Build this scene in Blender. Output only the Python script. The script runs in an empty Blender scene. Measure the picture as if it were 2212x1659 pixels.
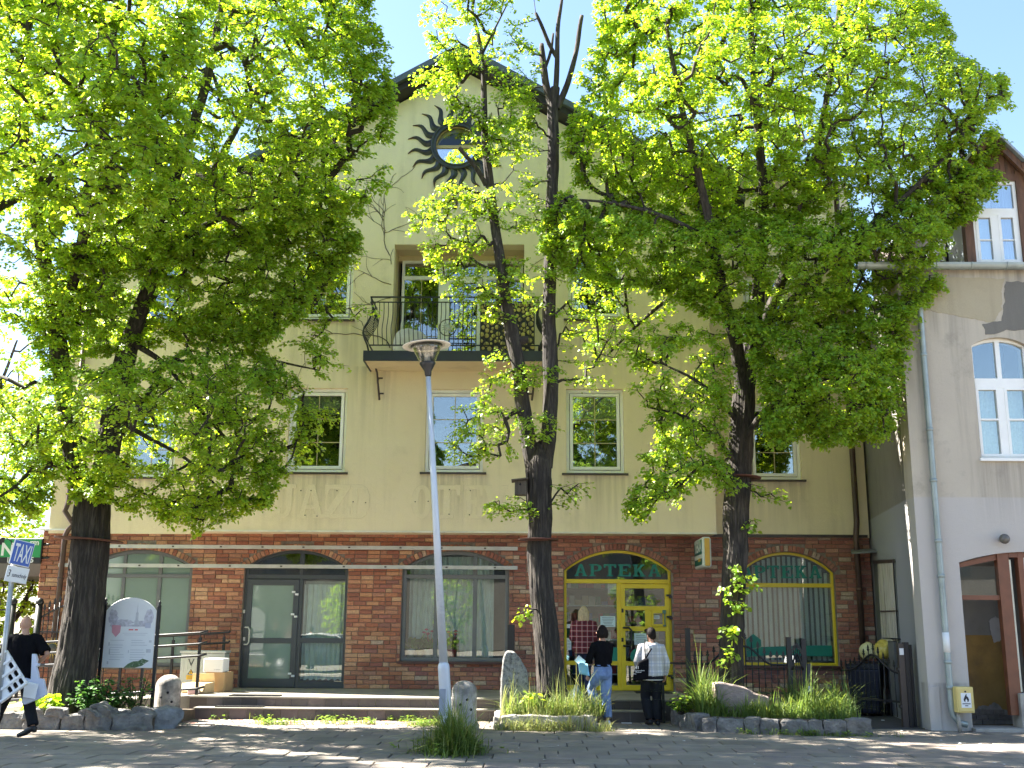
import bpy, bmesh, math, random
import numpy as np
from mathutils import Vector, Matrix, noise
random.seed(7); rng = np.random.default_rng(7)
C = bpy.context.scene.collection
SC = bpy.context.scene
PI = math.pi
R_ = math.radians

# ------------------------------------------------------------------ camera
PITCH, YAW, ROLL = R_(12.7), R_(1.1), R_(0.42)
CAM = Vector((0, 0, 1.6))
FW, FH, FPX = 2212.0, 1659.0, 2330.0
camd = bpy.data.cameras.new('camera'); cam = bpy.data.objects.new('camera', camd); C.objects.link(cam)
ROT = Matrix.Rotation(YAW, 3, 'Z') @ Matrix.Rotation(PI/2 + PITCH, 3, 'X') @ Matrix.Rotation(ROLL, 3, 'Z')
cam.matrix_world = Matrix.Translation(CAM) @ ROT.to_4x4()
camd.sensor_fit = 'HORIZONTAL'; camd.sensor_width = 36; camd.lens = 36*FPX/FW
camd.clip_start = 0.1; camd.clip_end = 2000
SC.camera = cam

# ------------------------------------------------------------------ sky, sun, exposure
SUN = Vector((-0.97, 0.25, 1.12)).normalized()
W = bpy.data.worlds.new('World'); SC.world = W; W.use_nodes = True
nt = W.node_tree; nt.nodes.clear()
sky = nt.nodes.new('ShaderNodeTexSky'); sky.sky_type = 'NISHITA'; sky.sun_disc = False
sky.sun_elevation = math.asin(SUN.z); sky.sun_rotation = math.atan2(SUN.x, SUN.y)
sky.air_density = 1.0; sky.dust_density = 0.6; sky.ozone_density = 2.0
bg = nt.nodes.new('ShaderNodeBackground'); bg.inputs[1].default_value = 0.053
wo = nt.nodes.new('ShaderNodeOutputWorld')
nt.links.new(sky.outputs[0], bg.inputs[0]); nt.links.new(bg.outputs[0], wo.inputs[0])
sund = bpy.data.lights.new('sun', 'SUN'); sund.energy = 5.0; sund.angle = R_(0.53); sund.color = (1.0, 0.94, 0.84)
sun = bpy.data.objects.new('sun', sund); C.objects.link(sun)
sun.rotation_euler = SUN.to_track_quat('Z', 'Y').to_euler()
SC.view_settings.view_transform = 'Standard'; SC.view_settings.look = 'None'
SC.view_settings.gamma = 1; SC.view_settings.use_curve_mapping = False
SC.view_settings.exposure = 2.95
SC.cycles.max_bounces = 10; SC.cycles.transparent_max_bounces = 12
SC.cycles.diffuse_bounces = 6; SC.cycles.glossy_bounces = 4; SC.cycles.transmission_bounces = 4
SC.cycles.caustics_reflective = False; SC.cycles.caustics_refractive = False
SC.cycles.use_denoising = True

# ------------------------------------------------------------------ measuring helpers
def A(x, y, Y):
    d = ROT @ Vector(((x-FW/2)/FPX, -(y-FH/2)/FPX, -1)); return CAM + d*(Y/d.y)
def G(x, y, z=0.0):
    d = ROT @ Vector(((x-FW/2)/FPX, -(y-FH/2)/FPX, -1)); return CAM + d*((z-CAM.z)/d.z)
def AX(x, y, Y): return A(x, y, Y).x
def AZ(x, y, Y): return A(x, y, Y).z
def AX3(x, y, X):
    d = ROT @ Vector(((x-FW/2)/FPX, -(y-FH/2)/FPX, -1)); return CAM + d*((X-CAM.x)/d.x)

# ------------------------------------------------------------------ object helpers
ORG = {}
def tag(o, label=None, cat=None, group=None, kind=None):
    if label: o['label'] = label
    if cat: o['category'] = cat
    if group: o['group'] = group
    if kind: o['kind'] = kind
    return o
def thing(name, label, cat, loc=(0, 0, 0), rz=0.0, group=None):
    o = bpy.data.objects.new(name, None); C.objects.link(o)
    o.empty_display_size = .2
    o.location = loc; o.rotation_euler = (0, 0, rz)
    ORG[o.name] = Vector(loc) if rz == 0 else Vector((0, 0, 0))
    return tag(o, label, cat, group)
def link(name, me, parent=None):
    o = bpy.data.objects.new(name, me); C.objects.link(o)
    if parent is not None: o.parent = parent
    ORG[o.name] = ORG.get(parent.name, Vector((0, 0, 0))) if parent is not None else Vector((0, 0, 0))
    return o
def copy_tree(o, parent=None):
    c = o.copy(); C.objects.link(c); c.parent = parent
    for ch in list(o.children): copy_tree(ch, c)
    return c
def bevel(o, w=.01, seg=2, ang=35):
    m = o.modifiers.new('bevel', 'BEVEL'); m.width = w; m.segments = seg; m.limit_method = 'ANGLE'; m.angle_limit = R_(ang)
    return o

class MB:
    def __init__(s): s.v = []; s.f = []; s.t = []; s.m = []; s.sm = []
    def add(s, vs, fs, tint=None, mi=0, smooth=False):
        n = len(s.v); s.v += [tuple(v) for v in vs]
        for f in fs: s.f.append(tuple(i+n for i in f)); s.t.append(tint); s.m.append(mi); s.sm.append(smooth)
        return s
    def box(s, x0, x1, y0, y1, z0, z1, tint=None, mi=0):
        vs = [(x0,y0,z0),(x1,y0,z0),(x1,y1,z0),(x0,y1,z0),(x0,y0,z1),(x1,y0,z1),(x1,y1,z1),(x0,y1,z1)]
        return s.add(vs, [(0,3,2,1),(4,5,6,7),(0,1,5,4),(1,2,6,5),(2,3,7,6),(3,0,4,7)], tint, mi)
    def obox(s, c, size, rot=None, tint=None, mi=0):
        h = [x/2 for x in size]; c = Vector(c); rot = rot or Matrix.Identity(3)
        vs = [c + rot @ Vector((a*h[0], b*h[1], d*h[2])) for a, b, d in [(-1,-1,-1),(1,-1,-1),(1,1,-1),(-1,1,-1),(-1,-1,1),(1,-1,1),(1,1,1),(-1,1,1)]]
        return s.add(vs, [(0,3,2,1),(4,5,6,7),(0,1,5,4),(1,2,6,5),(2,3,7,6),(3,0,4,7)], tint, mi)
    def bar(s, p, q, w, d=None, up=(0, 0, 1), tint=None, mi=0):
        p, q = Vector(p), Vector(q); t = q-p; L = t.length
        if L < 1e-6: return s
        t.normalize(); u = Vector(up)
        if abs(t.dot(u)) > .99: u = Vector((0, 1, 0))
        a = t.cross(u).normalized(); b = a.cross(t)
        return s.obox((p+q)/2, (w, L, d if d else w), Matrix((a, t, b)).transposed(), tint, mi)
    def tube(s, pts, r, n=8, cap=True, tint=None, mi=0, smooth=True, closed=False):
        pts = [Vector(p) for p in pts]; k = len(pts)
        rr = [r]*k if not hasattr(r, '__len__') else list(r)
        prev = None; vs = []
        for i in range(k):
            if closed: t = pts[(i+1) % k]-pts[i-1]
            else: t = pts[min(i+1, k-1)]-pts[max(i-1, 0)]
            if t.length < 1e-9: t = Vector((0, 0, 1))
            t.normalize()
            if prev is None:
                u = Vector((0, 0, 1)) if abs(t.z) < .9 else Vector((1, 0, 0))
                a = t.cross(u).normalized()
            else: a = (prev - t*prev.dot(t)).normalized()
            prev = a; b = t.cross(a)
            for j in range(n):
                an = 2*PI*j/n; vs.append(pts[i] + (a*math.cos(an)+b*math.sin(an))*rr[i])
        fs = []
        for i in range(k if closed else k-1):
            i2 = (i+1) % k
            for j in range(n): fs.append((i*n+j, i*n+(j+1) % n, i2*n+(j+1) % n, i2*n+j))
        if cap and not closed:
            fs.append(tuple(reversed(range(n)))); fs.append(tuple((k-1)*n+j for j in range(n)))
        return s.add(vs, fs, tint, mi, smooth)
    def lathe(s, prof, c=(0, 0, 0), n=24, tint=None, mi=0, smooth=True, rot=None):
        c = Vector(c); vs = []
        for r, z in prof:
            for j in range(n):
                an = 2*PI*j/n; p = Vector((r*math.cos(an), r*math.sin(an), z))
                vs.append(c + (rot @ p if rot else p))
        fs = [(i*n+j, i*n+(j+1) % n, (i+1)*n+(j+1) % n, (i+1)*n+j) for i in range(len(prof)-1) for j in range(n)]
        if prof[0][0] > 1e-5: fs.append(tuple(reversed(range(n))))
        if prof[-1][0] > 1e-5: fs.append(tuple((len(prof)-1)*n+j for j in range(n)))
        return s.add(vs, fs, tint, mi, smooth)
    def prism(s, out, y0, y1, tint=None, mi=0):          # outline in XZ (counter-clockwise seen from -Y), extruded along Y
        n = len(out); vs = [(x, y0, z) for x, z in out]+[(x, y1, z) for x, z in out]
        fs = [tuple(range(n)), tuple(reversed(range(n, 2*n)))]
        fs += [(i, i+n, (i+1) % n+n, (i+1) % n) for i in range(n)]
        return s.add(vs, fs, tint, mi)
    def frame(s, o, i, y0, y1, tint=None, mi=0):         # ring between two XZ outlines of equal count
        n = len(o)
        vs = [(x,y0,z) for x,z in o]+[(x,y0,z) for x,z in i]+[(x,y1,z) for x,z in o]+[(x,y1,z) for x,z in i]
        fs = []
        for k in range(n):
            j = (k+1) % n
            fs += [(k, j, n+j, n+k), (2*n+j, 2*n+k, 3*n+k, 3*n+j), (k, 2*n+k, 2*n+j, j), (n+k, n+j, 3*n+j, 3*n+k)]
        return s.add(vs, fs, tint, mi)
    def mesh(s, name, org=(0, 0, 0)):
        me = bpy.data.meshes.new(name); o = Vector(org)
        me.from_pydata([(x-o.x, y-o.y, z-o.z) for x, y, z in s.v], [], s.f)
        if any(t is not None for t in s.t):
            at = me.attributes.new('tint', 'FLOAT_COLOR', 'FACE')
            d = np.ones((len(s.f), 4), np.float32)
            for k, t in enumerate(s.t):
                if t is not None: d[k, :3] = t
            at.data.foreach_set('color', d.ravel())
        if any(s.m): me.polygons.foreach_set('material_index', s.m)
        if any(s.sm): me.polygons.foreach_set('use_smooth', s.sm)
        me.update(); return me
    def build(s, name, mat, parent=None, local=False, fix=True):
        org = Vector((0, 0, 0)) if (parent is None or local) else ORG.get(parent.name, Vector((0, 0, 0)))
        me = s.mesh(name, org)
        for m in (mat if isinstance(mat, (list, tuple)) else [mat]): me.materials.append(m)
        if fix:
            b = bmesh.new(); b.from_mesh(me); bmesh.ops.recalc_face_normals(b, faces=b.faces); b.to_mesh(me); b.free()
        return link(name, me, parent)

def shape2d(splines, depth):
    """filled 2-D outlines (holes by even-odd) extruded by depth; returns verts (x, y, z) and faces"""
    cu = bpy.data.curves.new('shape', 'CURVE'); cu.dimensions = '2D'; cu.fill_mode = 'BOTH'; cu.extrude = depth/2
    for sp in splines:
        p = cu.splines.new('POLY'); p.points.add(len(sp)-1); p.use_cyclic_u = True
        for k, (x, y) in enumerate(sp): p.points[k].co = (x, y, 0, 1)
    o = bpy.data.objects.new('shape', cu); C.objects.link(o)
    dg = bpy.context.evaluated_depsgraph_get(); me = bpy.data.meshes.new_from_object(o.evaluated_get(dg))
    vs = [tuple(v.co) for v in me.vertices]; fs = [tuple(p.vertices) for p in me.polygons]
    bpy.data.objects.remove(o); bpy.data.curves.remove(cu); bpy.data.meshes.remove(me)
    return vs, fs
def text2d(txt, size=1.0, depth=.004, align='CENTER', bold=0.0, sx=1.0, shear=0.0):
    cu = bpy.data.curves.new('words', 'FONT'); cu.body = txt; cu.size = size; cu.extrude = depth/2; cu.align_x = align; cu.align_y = 'CENTER'
    cu.offset = bold; cu.resolution_u = 2; cu.shear = shear
    o = bpy.data.objects.new('words', cu); C.objects.link(o)
    dg = bpy.context.evaluated_depsgraph_get(); me = bpy.data.meshes.new_from_object(o.evaluated_get(dg))
    vs = [(v.co.x*sx, v.co.y, v.co.z) for v in me.vertices]; fs = [tuple(p.vertices) for p in me.polygons]
    bpy.data.objects.remove(o); bpy.data.curves.remove(cu); bpy.data.meshes.remove(me)
    return vs, fs
def place_flat(vf, origin, xdir=(1, 0, 0), ydir=(0, 0, 1)):
    o, a, b = Vector(origin), Vector(xdir).normalized(), Vector(ydir).normalized(); n = a.cross(b)
    return [o + a*x + b*y + n*z for x, y, z in vf[0]], vf[1]

# ------------------------------------------------------------------ materials
MATS = {}
def N(t, ty, **kw):
    n = t.nodes.new(ty)
    for k, v in kw.items(): setattr(n, k, v)
    return n
def new_mat(name):
    m = bpy.data.materials.new(name); m.use_nodes = True; t = m.node_tree
    return m, t, t.nodes['Principled BSDF']
def mix_rgb(t, a, b, fac, blend='MIX'):
    n = N(t, 'ShaderNodeMix', data_type='RGBA', blend_type=blend)
    for sock, val in ((n.inputs[0], fac), (n.inputs[6], a), (n.inputs[7], b)):
        if hasattr(val, 'is_linked') or isinstance(val, bpy.types.NodeSocket): t.links.new(val, sock)
        elif isinstance(val, (int, float)): sock.default_value = val
        else: sock.default_value = (*val[:3], 1)
    return n.outputs[2]
def ramp(t, src, lo, hi, c0=(0, 0, 0), c1=(1, 1, 1)):
    n = N(t, 'ShaderNodeMapRange', clamp=True); t.links.new(src, n.inputs[0])
    n.inputs[1].default_value = lo; n.inputs[2].default_value = hi
    return n.outputs[0]
def noise_tex(t, vec, scale, detail=5, rough=.55, dist=0.0):
    n = N(t, 'ShaderNodeTexNoise'); n.inputs['Scale'].default_value = scale; n.inputs['Detail'].default_value = detail
    n.inputs['Roughness'].default_value = rough; n.inputs['Distortion'].default_value = dist
    if vec is not None: t.links.new(vec, n.inputs['Vector'])
    return n.outputs[0]
def pos(t, sc=(1, 1, 1), obj=False):
    s = N(t, 'ShaderNodeTexCoord').outputs['Object'] if obj else N(t, 'ShaderNodeNewGeometry').outputs['Position']
    if tuple(sc) != (1, 1, 1):
        m = N(t, 'ShaderNodeMapping'); m.inputs['Scale'].default_value = sc; t.links.new(s, m.inputs[0]); s = m.outputs[0]
    return s
def M(name, col, rough=.7, var=.18, scale=3.0, bump=0.0, bscale=80.0, metal=0.0, spec=.5, tint=False, col2=None, c2lo=.5, c2hi=.7, c2scale=1.2, stretch=(1, 1, 1), obj=False, alpha=None, bdist=.01, trans=0):
    if name in MATS: return MATS[name]
    m, t, b = new_mat(name)
    v = pos(t, stretch, obj)
    n = noise_tex(t, v, scale)
    k = ramp(t, n, .3, .7)
    c = mix_rgb(t, tuple(x*(1-var) for x in col), tuple(min(1, x*(1+var)) for x in col), k)
    if col2:
        f = ramp(t, noise_tex(t, v, c2scale, 8, .65), c2lo, c2hi); c = mix_rgb(t, c, col2, f)
    if tint:
        a = N(t, 'ShaderNodeAttribute', attribute_name='tint'); c = mix_rgb(t, c, a.outputs[0], 1.0, 'MULTIPLY')
    t.links.new(c, b.inputs['Base Color'])
    b.inputs['Roughness'].default_value = rough; b.inputs['Metallic'].default_value = metal
    b.inputs['Specular IOR Level'].default_value = spec
    if bump:
        bn = N(t, 'ShaderNodeBump'); bn.inputs['Strength'].default_value = bump; bn.inputs['Distance'].default_value = bdist
        t.links.new(noise_tex(t, pos(t, stretch, obj), bscale, 6, .6), bn.inputs['Height']); t.links.new(bn.outputs[0], b.inputs['Normal'])
    MATS[name] = m; return m

# walls and stone
def plaster_mat(name, base, dark, light, zband=None, stain=1.0):
    m, t, b = new_mat(name)
    p = pos(t)
    n1 = ramp(t, noise_tex(t, p, .45, 6, .6), .35, .68)
    c = mix_rgb(t, base, light, n1)
    st = ramp(t, noise_tex(t, pos(t, (3.2, 3.2, .22)), 1.0, 7, .62), .52, .8)     # rain streaks
    mul = N(t, 'ShaderNodeMath', operation='MULTIPLY'); t.links.new(st, mul.inputs[0]); mul.inputs[1].default_value = .45*stain
    c = mix_rgb(t, c, dark, mul.outputs[0])
    bl = ramp(t, noise_tex(t, p, 1.7, 8, .7), .56, .78)
    mu2 = N(t, 'ShaderNodeMath', operation='MULTIPLY'); t.links.new(bl, mu2.inputs[0]); mu2.inputs[1].default_value = min(.9, .35*stain)
    c = mix_rgb(t, c, dark, mu2.outputs[0])
    gr = ramp(t, noise_tex(t, p, 60, 4, .75), .25, .75)
    c = mix_rgb(t, c, tuple(x*.86 for x in base), gr) if False else mix_rgb(t, mix_rgb(t, c, (0, 0, 0), .10), c, gr)
    if zband:
        for (z0, z1, cc) in zband:
            sp = N(t, 'ShaderNodeSeparateXYZ'); t.links.new(p, sp.inputs[0])
            ad = N(t, 'ShaderNodeMath', operation='MULTIPLY_ADD'); t.links.new(noise_tex(t, p, 2.2, 6), ad.inputs[0]); ad.inputs[1].default_value = .02; t.links.new(sp.outputs[2], ad.inputs[2])
            f = ramp(t, ad.outputs[0], z0, z1)
            c = mix_rgb(t, cc, c, f)
    t.links.new(c, b.inputs['Base Color']); b.inputs['Roughness'].default_value = .9; b.inputs['Specular IOR Level'].default_value = .25
    bn = N(t, 'ShaderNodeBump'); bn.inputs['Strength'].default_value = .5; bn.inputs['Distance'].default_value = .012
    mx = N(t, 'ShaderNodeMath', operation='ADD'); t.links.new(noise_tex(t, p, 70, 4, .7), mx.inputs[0]); t.links.new(noise_tex(t, p, 9, 5, .5), mx.inputs[1])
    t.links.new(mx.outputs[0], bn.inputs['Height']); t.links.new(bn.outputs[0], b.inputs['Normal'])
    MATS[name] = m; return m
CREAM = plaster_mat('cream_plaster', (.82, .70, .49), (.50, .42, .29), (.86, .75, .54))
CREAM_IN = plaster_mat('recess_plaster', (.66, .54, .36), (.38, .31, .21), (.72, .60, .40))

def brick_mat():
    m, t, b = new_mat('brick')
    a = N(t, 'ShaderNodeAttribute', attribute_name='tint')
    p = pos(t)
    n = ramp(t, noise_tex(t, p, 26, 6, .7), .3, .72)
    c = mix_rgb(t, a.outputs[0], mix_rgb(t, a.outputs[0], (.10, .05, .035), .55), n)
    n2 = ramp(t, noise_tex(t, p, 150, 3, .6), .62, .8)
    c = mix_rgb(t, c, (.42, .30, .22), n2)
    n3 = ramp(t, noise_tex(t, p, .8, 6, .6), .5, .75)
    c = mix_rgb(t, c, mix_rgb(t, c, (.07, .045, .04), .5), n3)
    t.links.new(c, b.inputs['Base Color']); b.inputs['Roughness'].default_value = .88; b.inputs['Specular IOR Level'].default_value = .25
    bn = N(t, 'ShaderNodeBump'); bn.inputs['Strength'].default_value = .6; bn.inputs['Distance'].default_value = .008
    t.links.new(noise_tex(t, p, 60, 6, .7), bn.inputs['Height']); t.links.new(bn.outputs[0], b.inputs['Normal'])
    MATS['brick'] = m; return m
BRICK = brick_mat()
MORTAR = M('mortar', (.23, .19, .16), .95, .25, 14, .5, 120)
STEPTILE = M('brown_step_tile', (.085, .068, .062), .55, .2, 3, .15, 60, tint=True)
TREAD = M('step_tread', (.27, .245, .20), .8, .2, 2, .3, 90, col2=(.17, .15, .12))
CONC = M('concrete', (.36, .33, .29), .9, .22, 4, .5, 60, col2=(.20, .18, .155), c2scale=2.5)
GREYPL = plaster_mat('grey_render', (.50, .44, .365), (.22, .195, .165), (.58, .52, .43), zband=[(3.81, 3.84, (.50, .465, .435))], stain=1.7)
GREYSIDE = plaster_mat('grey_side_shaded', (.20, .19, .17), (.10, .095, .088), (.245, .23, .205), zband=[(3.81, 3.84, (.27, .275, .28))])  # darker copy of the grey render: the side wall's shade is in its colour
STONE = M('rough_grey_stone', (.185, .175, .165), .92, .3, 7, .9, 28, col2=(.10, .095, .09), c2scale=5, bdist=.03)
GRANITE = M('granite', (.235, .23, .215), .85, .3, 40, .7, 90, col2=(.08, .08, .078), c2scale=16, c2lo=.5, c2hi=.62, bdist=.015)
PINKSTONE = M('pinkish_boulder_stone', (.29, .225, .195), .9, .25, 5, .7, 40, col2=(.15, .115, .10), c2scale=3, bdist=.02)
BOLL = M('bollard_concrete', (.40, .365, .32), .9, .25, 8, .6, 60, col2=(.13, .12, .11), c2scale=3.6, c2lo=.42, c2hi=.62, bdist=.012)
SLAB = M('paving_slab', (.215, .185, .152), .9, .2, 2.2, .5, 110, tint=True, col2=(.17, .155, .14), c2scale=3.5, c2lo=.52, c2hi=.75)
SETT = M('small_paver', (.25, .215, .19), .9, .2, 5, .5, 110, tint=True)
SOIL = M('soil', (.10, .075, .05), .98, .3, 8, .8, 40)
GROUND = M('ground_joint_sand', (.15, .13, .105), .97, .3, 6, .7, 80, col2=(.09, .085, .05))
ROADM = M('bounce_road', (.17, .165, .155), .9, .2, 5, .4, 120)  # road grey lifted to bounce more sunlight onto the facade
ASPH = M('asphalt', (.075, .072, .07), .85, .2, 5, .5, 160, col2=(.085, .083, .08))
# metal, paint, plastic
BLACKIRON = M('black_iron', (.012, .012, .015), .45, .2, 30, .2, 150)
NAVY = M('navy_plastic', (.008, .012, .035), .4, .1, 8)
ANTHRA = M('anthracite_frame', (.058, .066, .075), .42, .08, 4)
GREYFR = M('grey_frame', (.15, .155, .16), .42, .08, 4)
WHITEPVC = M('white_frame', (.86, .86, .84), .35, .04, 3)
YELLOW = M('yellow_frame', (.72, .53, .02), .38, .07, 3)
BRASS = M('brass_strip', (.50, .42, .22), .4, .1, 8)
SILL = M('dark_metal_sill', (.05, .035, .03), .45, .15, 6)
REDSILL = M('red_brown_sill', (.075, .028, .024), .4, .15, 6)
RAILAL = M('aluminium_rail', (.50, .49, .47), .45, .12, 5, metal=.25)
POLEPAINT = M('pale_blue_grey_pole', (.55, .59, .66), .38, .08, 3, metal=.1, col2=(.30, .29, .30), c2lo=.62, c2hi=.72)
GALV = M('galvanised_steel', (.42, .43, .44), .42, .12, 8, metal=.55)
ZINC = M('zinc', (.33, .38, .38), .45, .2, 4, metal=.35, col2=(.22, .26, .26), c2scale=2)
BROWNPIPE = M('brown_pipe', (.075, .045, .035), .4, .25, 4, metal=.15)
ROOFM = M('roof_metal', (.075, .09, .095), .5, .15, 2, metal=.2)
SOFFIT = M('dark_soffit', (.018, .015, .014), .7)
ROOFBLUE = M('grey_blue_roof_sheet', (.32, .37, .42), .5, .12, 2, metal=.2)
SLABEDGE = M('balcony_fascia', (.022, .028, .044), .5, .15, 5)
SUNMET = M('dark_sun_metal', (.05, .055, .065), .42, .25, 6, .2, 30, metal=.45)
SUNTIP = M('rusty_ray_tip', (.09, .05, .035), .6, .25, 12, metal=.2)
RUST = M('rusty_collar', (.10, .035, .022), .75, .35, 10, .4, 60)
BROWNWD = M('brown_boards', (.14, .07, .04), .7, .35, 6, .5, 40, col2=(.045, .032, .028), c2scale=4, stretch=(2, 2, .35))
REDWD = M('red_brown_frame', (.17, .06, .028), .45, .15, 5, .1, 60)
GREYWD = M('weathered_wood', (.10, .08, .062), .85, .3, 10, .5, 60, col2=(.04, .034, .03), stretch=(3, 3, .4))
WHITEPL = M('white_plastic', (.82, .84, .88), .4, .03, 3, spec=.5)
BLUEPL = M('pale_blue_plastic_sheet', (.62, .66, .80), .4, .05, 4)
PAPER = M('paper_white', (.78, .79, .80), .6, .03, 6)
PAPERBLUE = M('pale_blue_paper', (.60, .72, .75), .6, .04, 6)
INK = M('black_ink', (.02, .02, .025), .6, .1, 6)
CARDB = M('cardboard', (.44, .29, .15), .85, .1, 6, .1, 60)
CARDBL = M('pale_cardboard', (.55, .42, .24), .85, .08, 6)
PINKCARD = M('pinkish_cardboard', (.50, .32, .33), .8, .1, 6)
CABGREY = M('cabinet_grey_plastic', (.44, .46, .42), .55, .07, 3)
CABDARK = M('grey_metal_cabinet', (.13, .13, .12), .55, .2, 5)
WARN = M('warning_yellow', (.72, .42, .03), .5, .05, 4)
TAXIBLUE = M('traffic_sign_blue', (.02, .09, .42), .35, .04, 4)
SIGNGREEN = M('green_sign', (.02, .28, .09), .45, .05, 4)
PHGREEN = M('pharmacy_green', (.004, .12, .085), .4, .06, 4)
PHLET = M('pharmacy_letters', (.006, .20, .15), .5, .08, 6)
PHYELL = M('pharmacy_yellow_edge', (.62, .36, .05), .45, .1, 4)
PHWHITE = M('pharmacy_white', (.60, .64, .60), .45, .05, 4)
BAGWHITE = M('white_bag', (.66, .70, .68), .5, .1, 8, .35, 25, bdist=.03)
BAGYEL = M('yellow_bag', (.62, .47, .08), .35, .2, 14, .7, 22, bdist=.03, col2=(.72, .66, .40), c2scale=6)
GASBOX = M('gas_box_yellow', (.68, .54, .20), .45, .06, 3)
CURTAIN = M('net_curtain', (.66, .73, .70), .9, .1, 5)
BLINDS = M('vertical_blind_fabric', (.66, .73, .71), .85, .08, 5)
LACE = M('lace_curtain', (.52, .58, .54), .9, .15, 24)
STRIPCUR = M('stained_white_strip', (.50, .47, .40), .8, .2, 5, col2=(.26, .20, .12), c2scale=3, stretch=(4, 4, .3))
OCHRE = M('ochre_paint', (.34, .20, .055), .7, .2, 3, col2=(.22, .13, .05), c2scale=2)
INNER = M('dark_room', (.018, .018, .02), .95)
INNERW = M('room_wall', (.22, .22, .21), .95)
LAMPHAT = M('lamp_hat', (.93, .88, .83), .5, .05, 4)
LAMPBLK = M('lamp_black', (.02, .021, .026), .4, .1, 6)
CARWHITE = M('white_car_paint', (.75, .76, .78), .2, .02, 3)
BLACKRUB = M('black_rubber', (.015, .015, .016), .8)
SCREENMAT = M('cut_log_panel_yellow', (.52, .46, .16), .8, .2, 12)
FROSTG = M('frosted_glass', (.20, .28, .245), .05, .06, 2, spec=1.0)

def glass_mat(name, tintc=(.9, .95, .93), refl=.16, rough=.0, wob=0.0):
    m, t, b = new_mat(name); t.nodes.remove(b)
    out = t.nodes['Material Output']
    tr = N(t, 'ShaderNodeBsdfTransparent'); tr.inputs[0].default_value = (*tintc, 1)
    gl = N(t, 'ShaderNodeBsdfGlossy'); gl.inputs['Roughness'].default_value = rough; gl.inputs[0].default_value = (1, 1, 1, 1)
    lw = N(t, 'ShaderNodeLayerWeight'); lw.inputs[0].default_value = .5
    mp = N(t, 'ShaderNodeMapRange'); t.links.new(lw.outputs[1], mp.inputs[0]); mp.inputs[1].default_value = 0; mp.inputs[2].default_value = 1
    mp.inputs[3].default_value = refl; mp.inputs[4].default_value = 1
    pw = N(t, 'ShaderNodeMath', operation='POWER'); t.links.new(lw.outputs[1], pw.inputs[0]); pw.inputs[1].default_value = 3
    t.links.new(pw.outputs[0], mp.inputs[0])
    if wob:
        bn = N(t, 'ShaderNodeBump'); bn.inputs['Strength'].default_value = wob; bn.inputs['Distance'].default_value = .02
        t.links.new(noise_tex(t, pos(t), 1.3, 1), bn.inputs['Height']); t.links.new(bn.outputs[0], gl.inputs['Normal'])
    mx = N(t, 'ShaderNodeMixShader'); t.links.new(mp.outputs[0], mx.inputs[0]); t.links.new(tr.outputs[0], mx.inputs[1]); t.links.new(gl.outputs[0], mx.inputs[2])
    t.links.new(mx.outputs[0], out.inputs[0]); MATS[name] = m; return m
GLASS = glass_mat('window_glass', refl=.18, wob=.12)
SHOPGLASS = glass_mat('shop_glass', refl=.13, wob=.06)
LAMPGLASS = glass_mat('lamp_glass', (.97, .96, .92), refl=.09)

def leaf_mat(name, refl, trans, rough=.45):
    m, t, b = new_mat(name); out = t.nodes['Material Output']
    a = N(t, 'ShaderNodeAttribute', attribute_name='tint')
    b.inputs['Roughness'].default_value = rough; b.inputs['Specular IOR Level'].default_value = .22
    t.links.new(mix_rgb(t, refl, a.outputs[0], 1.0, 'MULTIPLY'), b.inputs['Base Color'])
    tl = N(t, 'ShaderNodeBsdfTranslucent'); t.links.new(mix_rgb(t, trans, a.outputs[0], 1.0, 'MULTIPLY'), tl.inputs[0])
    mx = N(t, 'ShaderNodeAddShader'); t.links.new(b.outputs[0], mx.inputs[0]); t.links.new(tl.outputs[0], mx.inputs[1])
    t.links.new(mx.outputs[0], out.inputs[0]); MATS[name] = m; return m
LEAF = leaf_mat('linden_leaf', (.095, .155, .020), (.29, .385, .014))
LEAF2 = leaf_mat('young_shrub_leaf', (.065, .12, .024), (.15, .22, .02))
GRASSM = leaf_mat('grass_blade', (.075, .115, .03), (.09, .13, .02), .6)
DRYGRASS = leaf_mat('pale_grass_stalk', (.17, .19, .07), (.12, .14, .04), .7)
BARK = M('linden_bark', (.028, .023, .020), .95, .35, 9, 1.0, 22, col2=(.082, .069, .058), c2scale=20, c2lo=.46, c2hi=.66, stretch=(1, 1, .13), bdist=.03)
TWIG = M('twig_bark', (.035, .028, .022), .9, .3, 20)
# people
SKIN = M('skin', (.46, .25, .17), .55, .06, 6)
SHOEW = M('white_shoe', (.74, .74, .73), .6, .05, 10)
SHOEB = M('black_shoe', (.015, .014, .015), .45, .1, 10)
BLACKCL = M('black_cloth', (.006, .006, .008), .95, spec=.1, var=.2, scale=12, bump=.3, bscale=30)
JEANS = M('light_blue_denim', (.14, .22, .42), .9, .22, 9, .3, 30, col2=(.24, .33, .52), c2scale=4)
DARKJEANS = M('dark_navy_denim', (.012, .018, .055), .9, .2, 9, .3, 30)
BLACKTR = M('black_trousers', (.009, .010, .014), .75, spec=.2, var=.2, scale=9, bump=.3, bscale=24)
HAIRBL = M('blond_hair', (.42, .32, .18), .6, .35, 30, .6, 90, stretch=(3, 3, .5))
HAIRDK = M('dark_hair', (.010, .006, .005), .7, spec=.2, var=.3, scale=30, bump=.5, bscale=90, stretch=(3, 3, .5))
MASK = M('pale_blue_face_mask', (.30, .62, .75), .8, .05, 8)
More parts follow.
